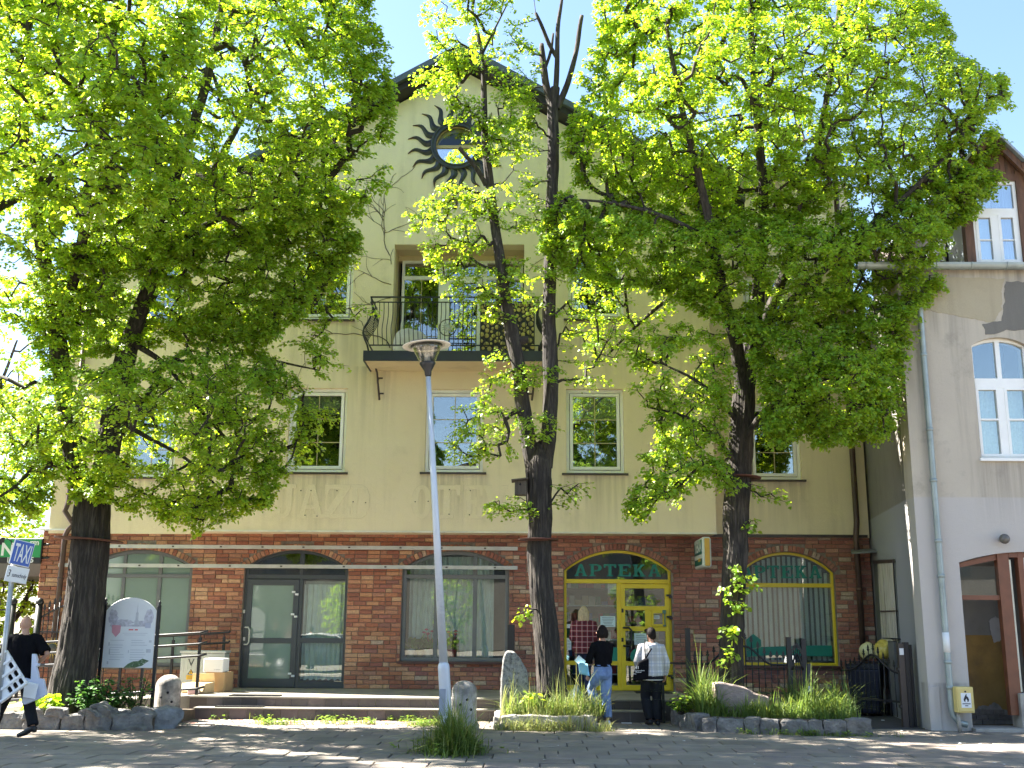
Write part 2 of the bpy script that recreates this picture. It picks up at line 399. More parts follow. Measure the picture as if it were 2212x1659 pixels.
def plaid(name, base, dark, light, s=.085, obj=True):
    m, t, b = new_mat(name)
    tc = N(t, 'ShaderNodeTexCoord').outputs['Object']; sp = N(t, 'ShaderNodeSeparateXYZ'); t.links.new(tc, sp.inputs[0])
    def stripe(sock, period, lo, hi, off=0.0):
        a = N(t, 'ShaderNodeMath', operation='MULTIPLY_ADD'); t.links.new(sock, a.inputs[0]); a.inputs[1].default_value = 1/period; a.inputs[2].default_value = 50+off
        f = N(t, 'ShaderNodeMath', operation='FRACT'); t.links.new(a.outputs[0], f.inputs[0])
        g = N(t, 'ShaderNodeMath', operation='GREATER_THAN'); t.links.new(f.outputs[0], g.inputs[0]); g.inputs[1].default_value = lo
        l = N(t, 'ShaderNodeMath', operation='LESS_THAN'); t.links.new(f.outputs[0], l.inputs[0]); l.inputs[1].default_value = hi
        k = N(t, 'ShaderNodeMath', operation='MULTIPLY'); t.links.new(g.outputs[0], k.inputs[0]); t.links.new(l.outputs[0], k.inputs[1])
        h = N(t, 'ShaderNodeMath', operation='MULTIPLY'); t.links.new(k.outputs[0], h.inputs[0]); h.inputs[1].default_value = .5
        return h.outputs[0]
    c = mix_rgb(t, base, dark, stripe(sp.outputs[0], s, .0, .45)); c = mix_rgb(t, c, dark, stripe(sp.outputs[2], s, .0, .45))
    c = mix_rgb(t, c, light, stripe(sp.outputs[0], s, .68, .80)); c = mix_rgb(t, c, light, stripe(sp.outputs[2], s, .68, .80))
    t.links.new(c, b.inputs['Base Color']); b.inputs['Roughness'].default_value = .92
    MATS[name] = m; return m
PLAIDRED = plaid('dark_red_plaid', (.16, .012, .022), (.035, .006, .012), (.55, .40, .38), .10)
PLAIDGREY = plaid('pale_grey_plaid', (.56, .55, .56), (.34, .33, .31), (.28, .32, .42), .15)
# ================================================================== GROUND (setting)
YW, YB, YF, YG = 22.5, 21.8, 22.63, 18.5
ground = MB()
ground.add([(-400, -400, -.06), (400, -400, -.06), (400, 400, -.06), (-400, 400, -.06)], [(0, 1, 2, 3)])
tag(ground.build('ground', GROUND), kind='structure')

# ================================================================== MAIN BUILDING
XL, XR = -10.2, 6.95
XBL, XBR = AX(416, 1146, YB), AX(1548, 1153, YB)
ZBB = 3.455
bld = thing('apartment_building', 'cream plastered gabled building with arched brick shopfronts and a metal sun round its attic window', 'building', (0, YW, 0))
def arch(x0, x1, z0, zs, za, n=22):
    h = za-zs; w = (x1-x0)/2; r = (w*w+h*h)/(2*h); cx, cz = (x0+x1)/2, za-r
    a0 = math.atan2(zs-cz, x1-cx); a1 = PI-a0
    return [(x0, z0), (x1, z0)]+[(cx+r*math.cos(a0+(a1-a0)*i/n), cz+r*math.sin(a0+(a1-a0)*i/n)) for i in range(n+1)], (cx, cz, r, a0)
class Op: pass
def opening(xa, ya, xb, yb, ys, yt, z0=None):
    """arched opening from pixels on the brick face: bottom-left (xa, ya), bottom-right (xb, yb), spring row ys, apex row yt"""
    o = Op(); o.x0 = AX(xa, ya, YW); o.x1 = AX(xb, yb, YW)
    o.z0 = AZ((xa+xb)/2, (ya+yb)/2, YW) if z0 is None else z0
    o.zs = AZ((xa+xb)/2, ys, YW); o.za = AZ((xa+xb)/2, yt, YW)
    o.out, (o.cx, o.cz, o.r, o.a0) = arch(o.x0, o.x1, o.z0, o.zs, o.za)
    return o
ZL = .365                                            # top of the landing
opA = opening(168, 1440, 400, 1440, 1222, 1187)
opB = opening(513, 1487, 741, 1486, 1228, 1188, ZL)
opC = opening(864, 1429, 1098, 1429, 1230, 1189.5)
opD = opening(1219, 1492, 1456, 1490, 1233, 1188, ZL)
opE = opening(1606, 1438, 1814, 1438, 1237, 1192)
OPS = [opA, opB, opC, opD, opE]
RING = .125
def cut(z, pad):
    """x-intervals blocked at height z by openings grown by pad above the spring"""
    res = []
    for o in OPS:
        if z < o.z0-.02: continue
        if z <= o.zs: res.append((o.x0-.006, o.x1+.006))
        if z > o.zs-.10:
            R = o.r+pad; dz = z-o.cz
            if abs(dz) < R:
                w = math.sqrt(R*R-dz*dz)
                a = o.a0; lim = (o.x1-o.x0)/2+pad*math.cos(a)+.02
                if z > o.cz+R*math.sin(a)-.05: res.append((o.cx-min(w, lim), o.cx+min(w, lim)))
    return res
# mortar bed with the five openings
vf = shape2d([[(XL+.012, 0), (XR-.01, 0), (XR-.01, 3.52), (XL+.012, 3.52)]]+[o.out for o in OPS], .30)
mb = MB(); mb.add(*place_flat(vf, (0, YW+.022+.15, 0))); mb.build('wall', MORTAR, bld)

def brick_verts(L, H, D=.05, c=.007):
    x, z = L/2, H/2
    v = [(-x+c, 0, -z+c), (x-c, 0, -z+c), (x-c, 0, z-c), (-x+c, 0, z-c), (-x, c, -z), (x, c, -z), (x, c, z), (-x, c, z), (-x, D, -z), (x, D, -z), (x, D, z), (-x, D, z)]
    f = [(0, 1, 2, 3)]+[(4+i, 4+(i+1) % 4, (i+1) % 4, i) for i in range(4)]+[(8+i, 8+(i+1) % 4, 4+(i+1) % 4, 4+i) for i in range(4)]
    return v, f
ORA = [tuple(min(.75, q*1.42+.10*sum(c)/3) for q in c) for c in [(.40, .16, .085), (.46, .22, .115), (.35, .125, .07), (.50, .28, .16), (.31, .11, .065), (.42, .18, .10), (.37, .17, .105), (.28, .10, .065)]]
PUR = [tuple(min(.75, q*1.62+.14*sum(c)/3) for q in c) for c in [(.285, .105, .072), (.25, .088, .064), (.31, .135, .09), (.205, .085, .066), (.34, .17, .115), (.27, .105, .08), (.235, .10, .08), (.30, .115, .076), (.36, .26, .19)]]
def brick_tint(x):  # bricks turn orange to the left: warmer light put into the tint
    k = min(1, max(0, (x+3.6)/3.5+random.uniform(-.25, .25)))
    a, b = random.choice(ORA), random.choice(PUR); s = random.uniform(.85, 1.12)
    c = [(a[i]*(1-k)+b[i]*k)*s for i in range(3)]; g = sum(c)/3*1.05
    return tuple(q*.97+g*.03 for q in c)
bricks = []                                          # (x, z, L, H, rot, score)
CH, BL, JT = .0865, .262, .0115
z = .02; row = 0
while z+CH < 3.53:
    zc = z+CH/2; off = (row % 2)*BL/2 + random.uniform(-.012, .012)
    x = XL - BL + off
    blocked = []
    for zz in (z+.008, zc, z+CH-.014): blocked += cut(zz, RING+.008)
    while x < XR:
        L = BL
        if random.random() < .16: L = BL/2
        a, b = max(x, XL), min(x+L-JT, XR); segs = [(a, b)]
        for p, q in blocked:
            ns = []
            for s0, s1 in segs:
                if q <= s0 or p >= s1: ns.append((s0, s1))
                else:
                    if p-JT > s0: ns.append((s0, p-JT*.5))
                    if q+JT < s1: ns.append((q+JT*.5, s1))
            segs = ns
        for s0, s1 in segs:
            if s1-s0 > .03: bricks.append([(s0+s1)/2, zc, s1-s0, CH-JT, 0.0])
        x += L
    z += CH; row += 1
for o in OPS:                                        # arch rings of bricks on end
    n = int((PI-2*o.a0)*(o.r+RING/2)/.083)
    for i in range(n):
        an = o.a0+(PI-2*o.a0)*(i+.5)/n
        bricks.append([o.cx+(o.r+RING/2+.004)*math.cos(an), o.cz+(o.r+RING/2+.004)*math.sin(an), .070, RING-.006, an-PI/2])
def brick_score(b):
    x, zc, L, H, r = b
    s = abs(x+1.5)
    if zc < .40 or zc > 3.40 or x < -8.0: s += 20
    if L < .12 and r == 0: s += 8
    return s
bricks.sort(key=brick_score)
meshes = {}
for k, b in enumerate(bricks[:300]):
    x, zc, L, H, r = b
    Lq = round(L*100)/100 if L < .2 else (.25 if L > .24 else round(L*50)/50)
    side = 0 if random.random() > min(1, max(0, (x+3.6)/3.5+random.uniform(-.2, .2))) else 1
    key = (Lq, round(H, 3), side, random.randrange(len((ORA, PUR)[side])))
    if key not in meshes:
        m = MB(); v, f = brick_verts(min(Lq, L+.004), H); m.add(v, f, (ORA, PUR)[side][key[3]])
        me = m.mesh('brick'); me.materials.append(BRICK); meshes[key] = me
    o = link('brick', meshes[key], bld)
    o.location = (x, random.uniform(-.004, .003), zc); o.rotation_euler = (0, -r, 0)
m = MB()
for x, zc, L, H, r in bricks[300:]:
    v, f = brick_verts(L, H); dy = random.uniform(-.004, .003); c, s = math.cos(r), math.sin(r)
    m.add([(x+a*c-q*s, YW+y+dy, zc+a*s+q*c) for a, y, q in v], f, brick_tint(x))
tag(m.build('brickwork', BRICK, bld), kind='stuff')
# left return of the brick base and its white cap
m = MB(); m.box(XL, XL+.05, YW+.02, 34, 0, 3.5); m.build('side_wall', BRICK if False else M('brick_side', (.24, .09, .055), .9, .2, 8, .5, 40), bld)
m = MB(); m.box(XL-.06, XL+.75, YW-.07, YW+.3, 3.50, 3.535); m.build('wall_cap', WHITEPVC, bld)
m = MB(); m.box(XBR-.02, XR-.05, YW-.075, YW-.052, 3.44, 3.50); m.build('flashing', SILL, bld)

# ---- shop frames
def inset_arch(o, d, zb=None):
    out, _ = arch(o.x0+d, o.x1-d, (o.z0+d if zb is None else zb), o.zs, o.za-d)
    return out
def lun_z(o, x, d):
    R = o.r-d; return o.cz+math.sqrt(max(0, R*R-(x-o.cx)**2))
def arch_cell(o, x0, x1, z0, d, n=10):
    return [(x0, z0), (x1, z0)]+[(x1+(x0-x1)*i/n, max(z0+.01, lun_z(o, x1+(x0-x1)*i/n, d))) for i in range(n+1)]
def pane(parent, x0, x1, z0, z1, y, mat, name='pane'):
    m = MB(); m.box(x0, x1, y, y+.012, z0, z1); return m.build(name, mat, parent)
def arch_pane(parent, o, x0, x1, z0, d, y, mat):
    m = MB(); m.prism(arch_cell(o, x0, x1, z0, d), y, y+.012); return m.build('pane', mat, parent)
def room(x0, x1, z0, z1, y0, depth, mat=INNER, name='room_interior'):
    m = MB(); y1 = y0+depth
    m.add([(x0,y0,z0),(x1,y0,z0),(x1,y0,z1),(x0,y0,z1),(x0,y1,z0),(x1,y1,z0),(x1,y1,z1),(x0,y1,z1)], [(4,5,6,7),(0,1,5,4),(3,7,6,2),(0,4,7,3),(1,2,6,5)])
    return m.build(name, mat, bld)
def shop(o, name, mat, fw, ytr, mull, rows, glass, paneless=(), label=None):
    """arched frame: transom rows in pixels (top, bottom), mullions in pixels (left, right at row y)"""
    m = MB(); m.frame(o.out, inset_arch(o, fw), YF-.035, YF+.05)
    zt1, zt0 = AZ((o.x0+o.x1)/2*0+FW/2, ytr[0], YF), AZ(FW/2, ytr[1], YF)
    m.box(o.x0+fw-.002, o.x1-fw+.002, YF-.03, YF+.045, zt0, zt1)
    xs = []
    for (xa, xb, yy, full) in mull:
        a, b = AX(xa, yy, YF), AX(xb, yy, YF); xs.append((a, b, full))
        m.box(a, b, YF-.028, YF+.043, o.z0+fw*.5, zt0+.001)
        if full: m.box(a, b, YF-.028, YF+.043, zt1-.001, lun_z(o, (a+b)/2, fw*.6))
    p = m.build(name, mat, bld)
    if label: p['label'] = label
    bevel(p, .006, 1)
    # lunette panes
    e = [o.x0+fw]+[v for a, b, f in xs if f for v in (a, b)]+[o.x1-fw]
    for i in range(0, len(e), 2): arch_pane(p, o, e[i]-.005, e[i+1]+.005, zt1-.005, fw-.008, YF+.01, glass)
    return p, zt0, zt1, xs
# A: grey three-part window, mostly behind tree and board
pA, zA0, zA1, xsA = shop(opA, 'shop_window', GREYFR, .075, (1245, 1253), [(256, 263, 1350, True), (334, 342, 1350, True)], None, FROSTG, label='grey three-part arched shop window with frosted panes')
e = [opA.x0+.075]+[v for a, b, f in xsA for v in (a, b)]+[opA.x1-.075]
for i in range(0, len(e), 2): pane(pA, e[i]-.005, e[i+1]+.005, opA.z0+.07, zA0+.005, YF+.01, FROSTG)
# B: anthracite door with fixed side light
pB, zB0, zB1, xsB = shop(opB, 'shop_entrance', ANTHRA, .06, (1244, 1254), [(642, 651, 1350, True)], None, SHOPGLASS, label='anthracite arched entrance with frosted door and curtained side light')
xm0, xm1, _ = xsB[0]
dl = MB(); x0, x1, z0, z1 = opB.x0+.055, xm0+.012, opB.z0+.012, zB0-.008
dl.frame([(x0,z0),(x1,z0),(x1,z1),(x0,z1)], [(x0+.11,z0+.17),(x1-.11,z0+.17),(x1-.11,z1-.12),(x0+.11,z1-.12)], YF-.055, YF+.01)
zmid1, zmid0 = AZ(560, 1378, YF), AZ(560, 1389, YF)
dl.box(x0+.108, x1-.108, YF-.053, YF+.008, zmid0, zmid1)
dB = dl.build('door', ANTHRA, bld); bevel(dB, .008, 2); dB['label'] = 'anthracite door leaf with two frosted panes'
pane(dB, x0+.105, x1-.105, zmid1-.004, z1-.115, YF-.02, FROSTG); pane(dB, x0+.105, x1-.105, z0+.165, zmid0+.004, YF-.02, FROSTG)
h = MB(); hx = AX(533, 1360, YF); za, zb = AZ(533, 1355, YF), AZ(533, 1392, YF)
h.tube([(hx, YF-.06, za), (hx, YF-.13, za), (hx+.06, YF-.13, za), (hx+.09, YF-.13, za-.05), (hx+.09, YF-.13, zb+.05), (hx+.06, YF-.13, zb), (hx, YF-.13, zb), (hx, YF-.06, zb)], .016, 8); h.build('handle', M('pale_handle', (.55, .53, .46), .4), dB)
for yy in (1279, 1327, 1455):
    for k in (0, 1):
        g = MB(); xc = AX(636+k*7-(yy-1279)*.05, yy, YF); zc = AZ(636, yy+k*5, YF); g.box(xc-.035, xc+.035, YF-.085, YF-.055+k*.02, zc-.02, zc+.02); bevel(g.build('hinge', PAPER, dB), .004, 1)
for yy in (1321, 1380):
    g = MB(); xc = AX(529, yy, YF); zc = AZ(529, yy, YF); g.box(xc-.022, xc+.022, YF-.07, YF-.055, zc-.035, zc+.035); g.build('lock', RAILAL, dB)
m = MB(); zc1, zc0 = AZ(690, 1378, YF), AZ(690, 1389, YF); m.box(xm1-.001, opB.x1-.059, YF-.027, YF+.04, zc0, zc1); m.build('transom', ANTHRA, pB)
pane(pB, xm1-.005, opB.x1-.055, zc1-.005, zB0+.005, YF+.01, SHOPGLASS); pane(pB, xm1-.005, opB.x1-.055, opB.z0+.12, zc0+.005, YF+.01, SHOPGLASS)
m = MB(); m.box(xm1-.001, opB.x1-.059, YF-.026, YF+.04, opB.z0+.055, opB.z0+.13); m.build('bottom_rail', ANTHRA, pB)
# C: grey three-part window
pC, zC0, zC1, xsC = shop(opC, 'shop_window', GREYFR, .075, (1242, 1251), [(937, 946, 1330, True), (1021, 1030, 1330, True)], None, SHOPGLASS, label='grey three-part arched window with net curtains and flower pots')
e = [opC.x0+.075]+[v for a, b, f in xsC for v in (a, b)]+[opC.x1-.075]
for i in range(0, len(e), 2): pane(pC, e[i]-.005, e[i+1]+.005, opC.z0+.07, zC0+.005, YF+.01, SHOPGLASS)
m = MB(); m.box(opC.x0-.06, opC.x1+.06, YW-.09, YF, opC.z0-.05, opC.z0-.004); m.build('sill', REDSILL, pC)
# D: yellow pharmacy door front
pD, zD0, zD1, xsD = shop(opD, 'pharmacy_front', YELLOW, .055, (1250, 1259), [(1333, 1345, 1370, False)], None, SHOPGLASS, label='yellow arched pharmacy door front with side light')
xm0, xm1, _ = xsD[0]
def zD(y): return AZ(1340, y, YF)
m = MB(); m.box(opD.x0+.05, xm0+.001, YF-.026, YF+.04, zD(1437), zD(1428)); m.box(opD.x0+.05, xm0+.001, YF-.026, YF+.04, opD.z0+.05, opD.z0+.10); m.build('transom', YELLOW, pD)
pane(pD, opD.x0+.05, xm0+.005, zD(1428)-.005, zD0+.005, YF+.01, SHOPGLASS); pane(pD, opD.x0+.05, xm0+.005, opD.z0+.09, zD(1437)+.005, YF+.01, SHOPGLASS)
x0, x1, z0, z1 = xm1-.03, opD.x1-.05, opD.z0+.012, zD0-.008
dl = MB(); bw = .085
xi0, xi1 = x0+bw, x1-bw
dl.frame([(x0,z0),(x1,z0),(x1,z1),(x0,z1)], [(xi0,z0+.10),(xi1,z0+.10),(xi1,z1-.09),(xi0,z1-.09)], YF-.06, YF+.01)
za1, za0 = zD(1309), zD(1318); zb1, zb0 = zD(1353), zD(1363); zc1, zc0 = zD(1428), zD(1438)
for a, b in ((za0, za1), (zb0, zb1), (zc0, zc1)): dl.box(xi0-.002, xi1+.002, YF-.058, YF+.008, a, b)
xa0, xa1 = AX(1393, 1335, YF), AX(1402, 1335, YF); xs0 = AX(1407, 1335, YF)
dl.box(xa0, xs0, YF-.057, YF+.007, zb1-.001, za0+.001)
dD = dl.build('door', YELLOW, bld); bevel(dD, .007, 2); dD['label'] = 'yellow pharmacy door leaf with five panes and a serving hatch'
for a, b, c, d in ((xi0, xi1, za1, z1-.09), (xi0, xa0, zb1, za0), (xi0, xi1, zc1, zb0), (xi0, xi1, z0+.10, zc0)): pane(dD, a-.005, b+.005, c-.005, d+.005, YF-.02, SHOPGLASS)
m = MB(); hx0, hx1, hz0, hz1 = xs0+.0, xi1+.0, zb1, za0
m.frame([(hx0,hz0),(hx1,hz0),(hx1,hz1),(hx0,hz1)], [(hx0+.04,hz0+.05),(hx1-.05,hz0+.05),(hx1-.05,hz1-.06),(hx0+.04,hz1-.06)], YF-.075, YF); ht = m.build('hatch', YELLOW, dD)
pane(dD, hx0+.035, hx1-.045, hz0+.045, hz1-.055, YF-.03, SHOPGLASS, 'hatch_pane')
m = MB(); m.tube([(hx1-.015, YF-.10, hz1-.0), (hx1-.01, YF-.11, hz0+.03), (hx1-.02, YF-.10, hz0-.0)], .012, 6); m.obox((hx1-.02, YF-.095, hz1-.03), (.07, .03, .07)); m.obox((hx1-.02, YF-.095, hz0+.02), (.06, .03, .03)); m.build('hatch_lever', M('hatch_lever_teal', (.10, .20, .17), .5), dD)
h = MB(); hx = AX(1347, 1380, YF)+.0; za, zb = AZ(1347, 1356, YF), AZ(1347, 1395, YF)
h.tube([(hx, YF-.06, za), (hx, YF-.14, za), (hx+.10, YF-.14, za), (hx+.15, YF-.14, za-.05), (hx+.15, YF-.14, zb+.05), (hx+.10, YF-.14, zb), (hx, YF-.14, zb), (hx, YF-.06, zb)], .021, 8); h.build('handle', BLACKIRON, dD)
for yy in (1286, 1332, 1459):
    g = MB(); xc, zc = x1+.02, AZ(1445, yy, YF); g.box(xc-.075, xc+.03, YF-.10, YF-.055, zc-.025, zc+.015); g.box(xc-.02, xc+.045, YF-.11, YF-.05, zc-.06, zc-.01); bevel(g.build('hinge', BLACKIRON, dD), .005, 1)
for yy in (1319, 1382):
    g = MB(); xc, zc = AX(1344, yy, YF), AZ(1344, yy, YF); g.box(xc-.02, xc+.02, YF-.075, YF-.06, zc-.04, zc+.04); g.build('lock', BLACKIRON, dD)
# E: yellow window
pE, zE0, zE1, xsE = shop(opE, 'shop_window', YELLOW, .055, (1256, 1265), [], None, SHOPGLASS, label='yellow arched pharmacy window with vertical blinds')
pane(pE, opE.x0+.05, opE.x1-.05, opE.z0+.05, zE0+.005, YF+.01, SHOPGLASS)
m = MB(); m.box(opE.x0-.05, opE.x1+.05, YW-.08, YF, opE.z0-.05, opE.z0-.004); m.build('sill', REDSILL, pE)
for o, dpt, mt in ((opB, 2.2, INNERW), (opC, 1.6, INNERW), (opD, 2.6, INNERW), (opE, 1.4, INNERW)):
    room(o.x0-.15, o.x1+.15, o.z0-.1, o.za+.12, YW+.33, dpt, mt)
room(opA.x0-.1, opA.x1+.1, opA.z0-.1, opA.za+.1, YW+.33, .5)

# ---- signs cut in letters
SLABF = {
 'A': [[(0,0),(.36,0),(.36,.11),(.28,.11),(.33,.27),(.64,.27),(.69,.11),(.6,.11),(.6,0),(1,0),(1,.11),(.92,.11),(.62,1),(.38,1),(.08,.11),(0,.11)], [(.37,.38),(.485,.76),(.6,.38)]],
 'P': [[(0,0),(.48,0),(.48,.11),(.36,.11),(.36,.4),(.6,.4),(.85,.46),(.98,.6),(.98,.8),(.85,.94),(.6,1),(0,1),(0,.89),(.12,.89),(.12,.11),(0,.11)], [(.36,.5),(.36,.89),(.56,.89),(.7,.82),(.7,.58),(.56,.5)]],
 'T': [[(.25,0),(.75,0),(.75,.11),(.62,.11),(.62,.87),(.84,.87),(.88,.7),(1,.7),(1,1),(0,1),(0,.7),(.12,.7),(.16,.87),(.38,.87),(.38,.11),(.25,.11)]],
 'E': [[(0,0),(1,0),(1,.32),(.89,.32),(.84,.12),(.38,.12),(.38,.45),(.6,.45),(.6,.36),(.7,.36),(.7,.65),(.6,.65),(.6,.56),(.38,.56),(.38,.88),(.84,.88),(.89,.7),(1,.7),(1,1),(0,1),(0,.89),(.12,.89),(.12,.11),(0,.11)]],
 'K': [[(0,0),(.45,0),(.45,.11),(.36,.11),(.36,.36),(.44,.44),(.62,.11),(.54,.11),(.54,0),(1,0),(1,.11),(.9,.11),(.6,.6),(.82,.89),(.95,.89),(.95,1),(.55,1),(.55,.89),(.6,.89),(.36,.58),(.36,.89),(.45,.89),(.45,1),(0,1),(0,.89),(.12,.89),(.12,.11),(0,.11)]],
 'Z': [[(0,0),(1,0),(1,.32),(.88,.32),(.84,.12),(.35,.12),(.98,.9),(.98,1),(.03,1),(.03,.7),(.15,.7),(.19,.88),(.64,.88),(0,.1)]],
 'D': [[(0,0),(.6,0),(.85,.1),(1,.32),(1,.68),(.85,.9),(.6,1),(0,1),(0,.89),(.12,.89),(.12,.11),(0,.11)], [(.36,.11),(.36,.89),(.55,.89),(.72,.75),(.74,.5),(.72,.25),(.55,.11)]],
 'J': [[(.05,.3),(.08,.1),(.25,0),(.5,0),(.68,.08),(.78,.25),(.78,.89),(.95,.89),(.95,1),(.35,1),(.35,.89),(.52,.89),(.52,.22),(.42,.11),(.3,.13),(.28,.3)]],
 'O': [[(.5+.5*math.cos(a*PI/10), .5+.5*math.sin(a*PI/10)) for a in range(20)], [(.5+.18*math.cos(a*PI/10), .5+.38*math.sin(a*PI/10)) for a in range(20)]],
 'V': [[(x, 1-y) for x, y in [(.36,0),(0,0),(0,.11),(.08,.11),(.4,1),(.6,1),(.92,.11),(1,.11),(1,0),(.6,0),(.6,.11),(.7,.11),(.56,.55),(.36,.11)]]],
}
def slab_letter(ch, x, z, w, h, y, depth, mat, parent, name='letter'):
    vf = shape2d([[(x+px*w, z+pz*h) for px, pz in sp] for sp in SLABF[ch]], depth)
    m = MB(); m.add(*place_flat(vf, (0, y, 0))); return m.build(name, mat, parent)
LETPL = plaster_mat('letter_plaster', (.80, .69, .485), (.55, .47, .33), (.85, .745, .535))
LETLN = M('letter_groove', (.70, .60, .43), .9, .2, 5)
for ch, xa, xb in (('J', 592, 641), ('A', 643, 700), ('Z', 700, 757), ('D', 757, 798), ('O', 889, 933), ('T', 936, 994), ('E', 1003, 1042), ('V', 1044, 1096)):
    x0, x1 = AX(xa, 1085, YB), AX(xb, 1085, YB); z0, z1 = AZ(FW/2, 1121, YB), AZ(FW/2, 1049, YB)
    slab_letter(ch, x0, z0, x1-x0, z1-z0, YB-.002, .012, LETPL, bld)
    o = slab_letter(ch, x0-.007, z0-.007, x1-x0+.014, z1-z0+.014, YB-.001, .005, LETLN, bld, 'letter_outline')
for px, py in ((603, 1061), (650, 1060), (672, 1060), (728, 1060), (659, 1113), (685, 1115), (763, 1084), (790, 1086), (897, 1084), (925, 1083), (971, 1058), (1016, 1060), (970, 1111), (1014, 1112)):
    p = A(px, py, YB); g = MB(); g.tube([p+Vector((0, -.016, 0)), p+Vector((0, .01, 0))], .012, 6); g.build('hole', INNER, bld)

# ---- plaster walls of the upper floors
apex = A(994, 92, YB-.55); lw = A(825, 181, YB-.55); rw = A(1262.7, 218, YB-.55)
slope = (apex.z-lw.z)/(apex.x-lw.x); XC = (XBL+XBR)/2; apz = apex.z
def rake(x, d=0): return apz-.36-abs(x-XC)*slope-d
def rect(xa, xb, ya, yb, Y):
    xm, ym = (xa+xb)/2, (ya+yb)/2
    return AX(xa, ym, Y), AX(xb, ym, Y), AZ(xm, yb, Y), AZ(xm, ya, Y)
WIN = {'w1': (645, 763, 524, 690), 'w2': (622, 748, 838, 1020), 'w3': (919, 1044, 840, 1020), 'w4': (1223, 1348, 840, 1022), 'w5': (1227, 1347, 531, 689)}
wr = {k: rect(*v, YB) for k, v in WIN.items()}
RX0, RX1 = AX(849, 640, YB), AX(1132, 640, YB); RZ1 = AZ(980, 528, YB); SLZ = AZ(801.5, 802, YB); 
cz_, cx_ = AZ(987, 315, YB), AX(987, 315, YB); CR = AX(1041, 315, YB)-cx_
slabtop = SLZ+.20
holes = [[(a, c), (b, c), (b, d), (a, d)] for a, b, c, d in wr.values()]+[[(RX0, slabtop-.02), (RX1, slabtop-.02), (RX1, RZ1), (RX0, RZ1)]]
holes.append([(cx_+CR*.86*math.cos(i*PI/20), cz_+CR*.86*math.sin(i*PI/20)) for i in range(40)])
vf = shape2d([[(XBL, ZBB), (XBR, ZBB), (XBR, rake(XBR)), (XC, rake(XC)), (XBL, rake(XBL))]]+holes, .34)
m = MB(); m.add(*place_flat(vf, (0, YB+.17, 0))); m.build('front_wall', CREAM, bld)
m = MB()
m.box(XBL, XBL+.3, YB+.342, YW+6, ZBB+.001, rake(XBL)-.01); m.box(XBR-.3, XBR, YB+.342, YW+6, ZBB+.001, rake(XBR)-.01)
m.box(XBL+.302, XBR-.302, YB+.342, YW+.3, ZBB+.001, ZBB+.2)
m.build('bay_wall', CREAM, bld)
m = MB(); m.box(XBL-.006, XBR+.006, YB-.012, YB+.03, ZBB-.012, ZBB+.022); m.build('drip_edge', M('pale_drip_edge', (.72, .68, .58), .6), bld)
YWG = YW-.05
WING = {'r1': (1618, 1729, 872, 1036), 'r2': (1606, 1706, 594, 716), 'l1': (272, 381, 866, 1030), 'l2': (297, 404, 556, 703)}
wg = {k: rect(*v, YWG) for k, v in WING.items()}
ZE = 11.3
for side, x0, x1, ks in (('r', XBR, XR-.01, ('r1', 'r2')), ('l', XL+.12, XBL, ('l1', 'l2'))):
    vf = shape2d([[(x0, 3.44), (x1, 3.44), (x1, ZE), (x0, ZE)]]+[[(wg[k][0], wg[k][2]), (wg[k][1], wg[k][2]), (wg[k][1], wg[k][3]), (wg[k][0], wg[k][3])] for k in ks], .34)
    m = MB(); m.add(*place_flat(vf, (0, YWG+.17, 0))); m.build('wing_wall', CREAM, bld)
m = MB(); m.box(XL+.12, XL+.42, YWG+.342, 34, 3.44, ZE); m.box(XR-.32, XR-.012, YWG+.342, 34, 3.44, ZE); m.box(XL+.12, XR-.012, 34, 34.3, 0, ZE); m.build('outer_wall', CREAM, bld)

# rain dirt below the sills, the balcony ends and the eaves
def streaks(mname, zones, dirt=(.36, .31, .22)):
    t = MATS[mname].node_tree; b = t.nodes['Principled BSDF']; src = b.inputs['Base Color'].links[0].from_socket; p = pos(t)
    sp = N(t, 'ShaderNodeSeparateXYZ'); t.links.new(p, sp.inputs[0]); acc = None
    def mth(op, a, c):
        n = N(t, 'ShaderNodeMath', operation=op)
        for k, q in ((0, a), (1, c)):
            if isinstance(q, (int, float)): n.inputs[k].default_value = q
            else: t.links.new(q, n.inputs[k])
        return n.outputs[0]
    for x0, x1, zt, L in zones:
        fx_ = mth('MULTIPLY', ramp(t, sp.outputs[0], x0-.10, x0+.08), ramp(t, sp.outputs[0], x1+.10, x1-.08))
        fz_ = mth('MULTIPLY', ramp(t, sp.outputs[2], zt-L, zt), ramp(t, sp.outputs[2], zt+.02, zt-.01)); f = mth('MULTIPLY', fx_, fz_)
        acc = f if acc is None else mth('MAXIMUM', acc, f)
    n1 = ramp(t, noise_tex(t, pos(t, (9, 9, .35)), 1.0, 6, .65), .38, .72); f = mth('MULTIPLY', mth('MULTIPLY', acc, n1), .75)
    t.links.new(mix_rgb(t, src, dirt, f), b.inputs['Base Color'])
streaks('cream_plaster', [(r[0]-.08, r[1]+.08, r[2]-.04, 1.3) for r in wr.values()]+[(r[0]-.08, r[1]+.08, r[2]-.04, 1.0) for r in wg.values()]+[(XC-2.1, XC-1.3, SLZ+.1, 1.6), (XC+1.3, XC+2.1, SLZ+.1, 1.6), (cx_-CR, cx_+CR, cz_-CR, 2.4)])
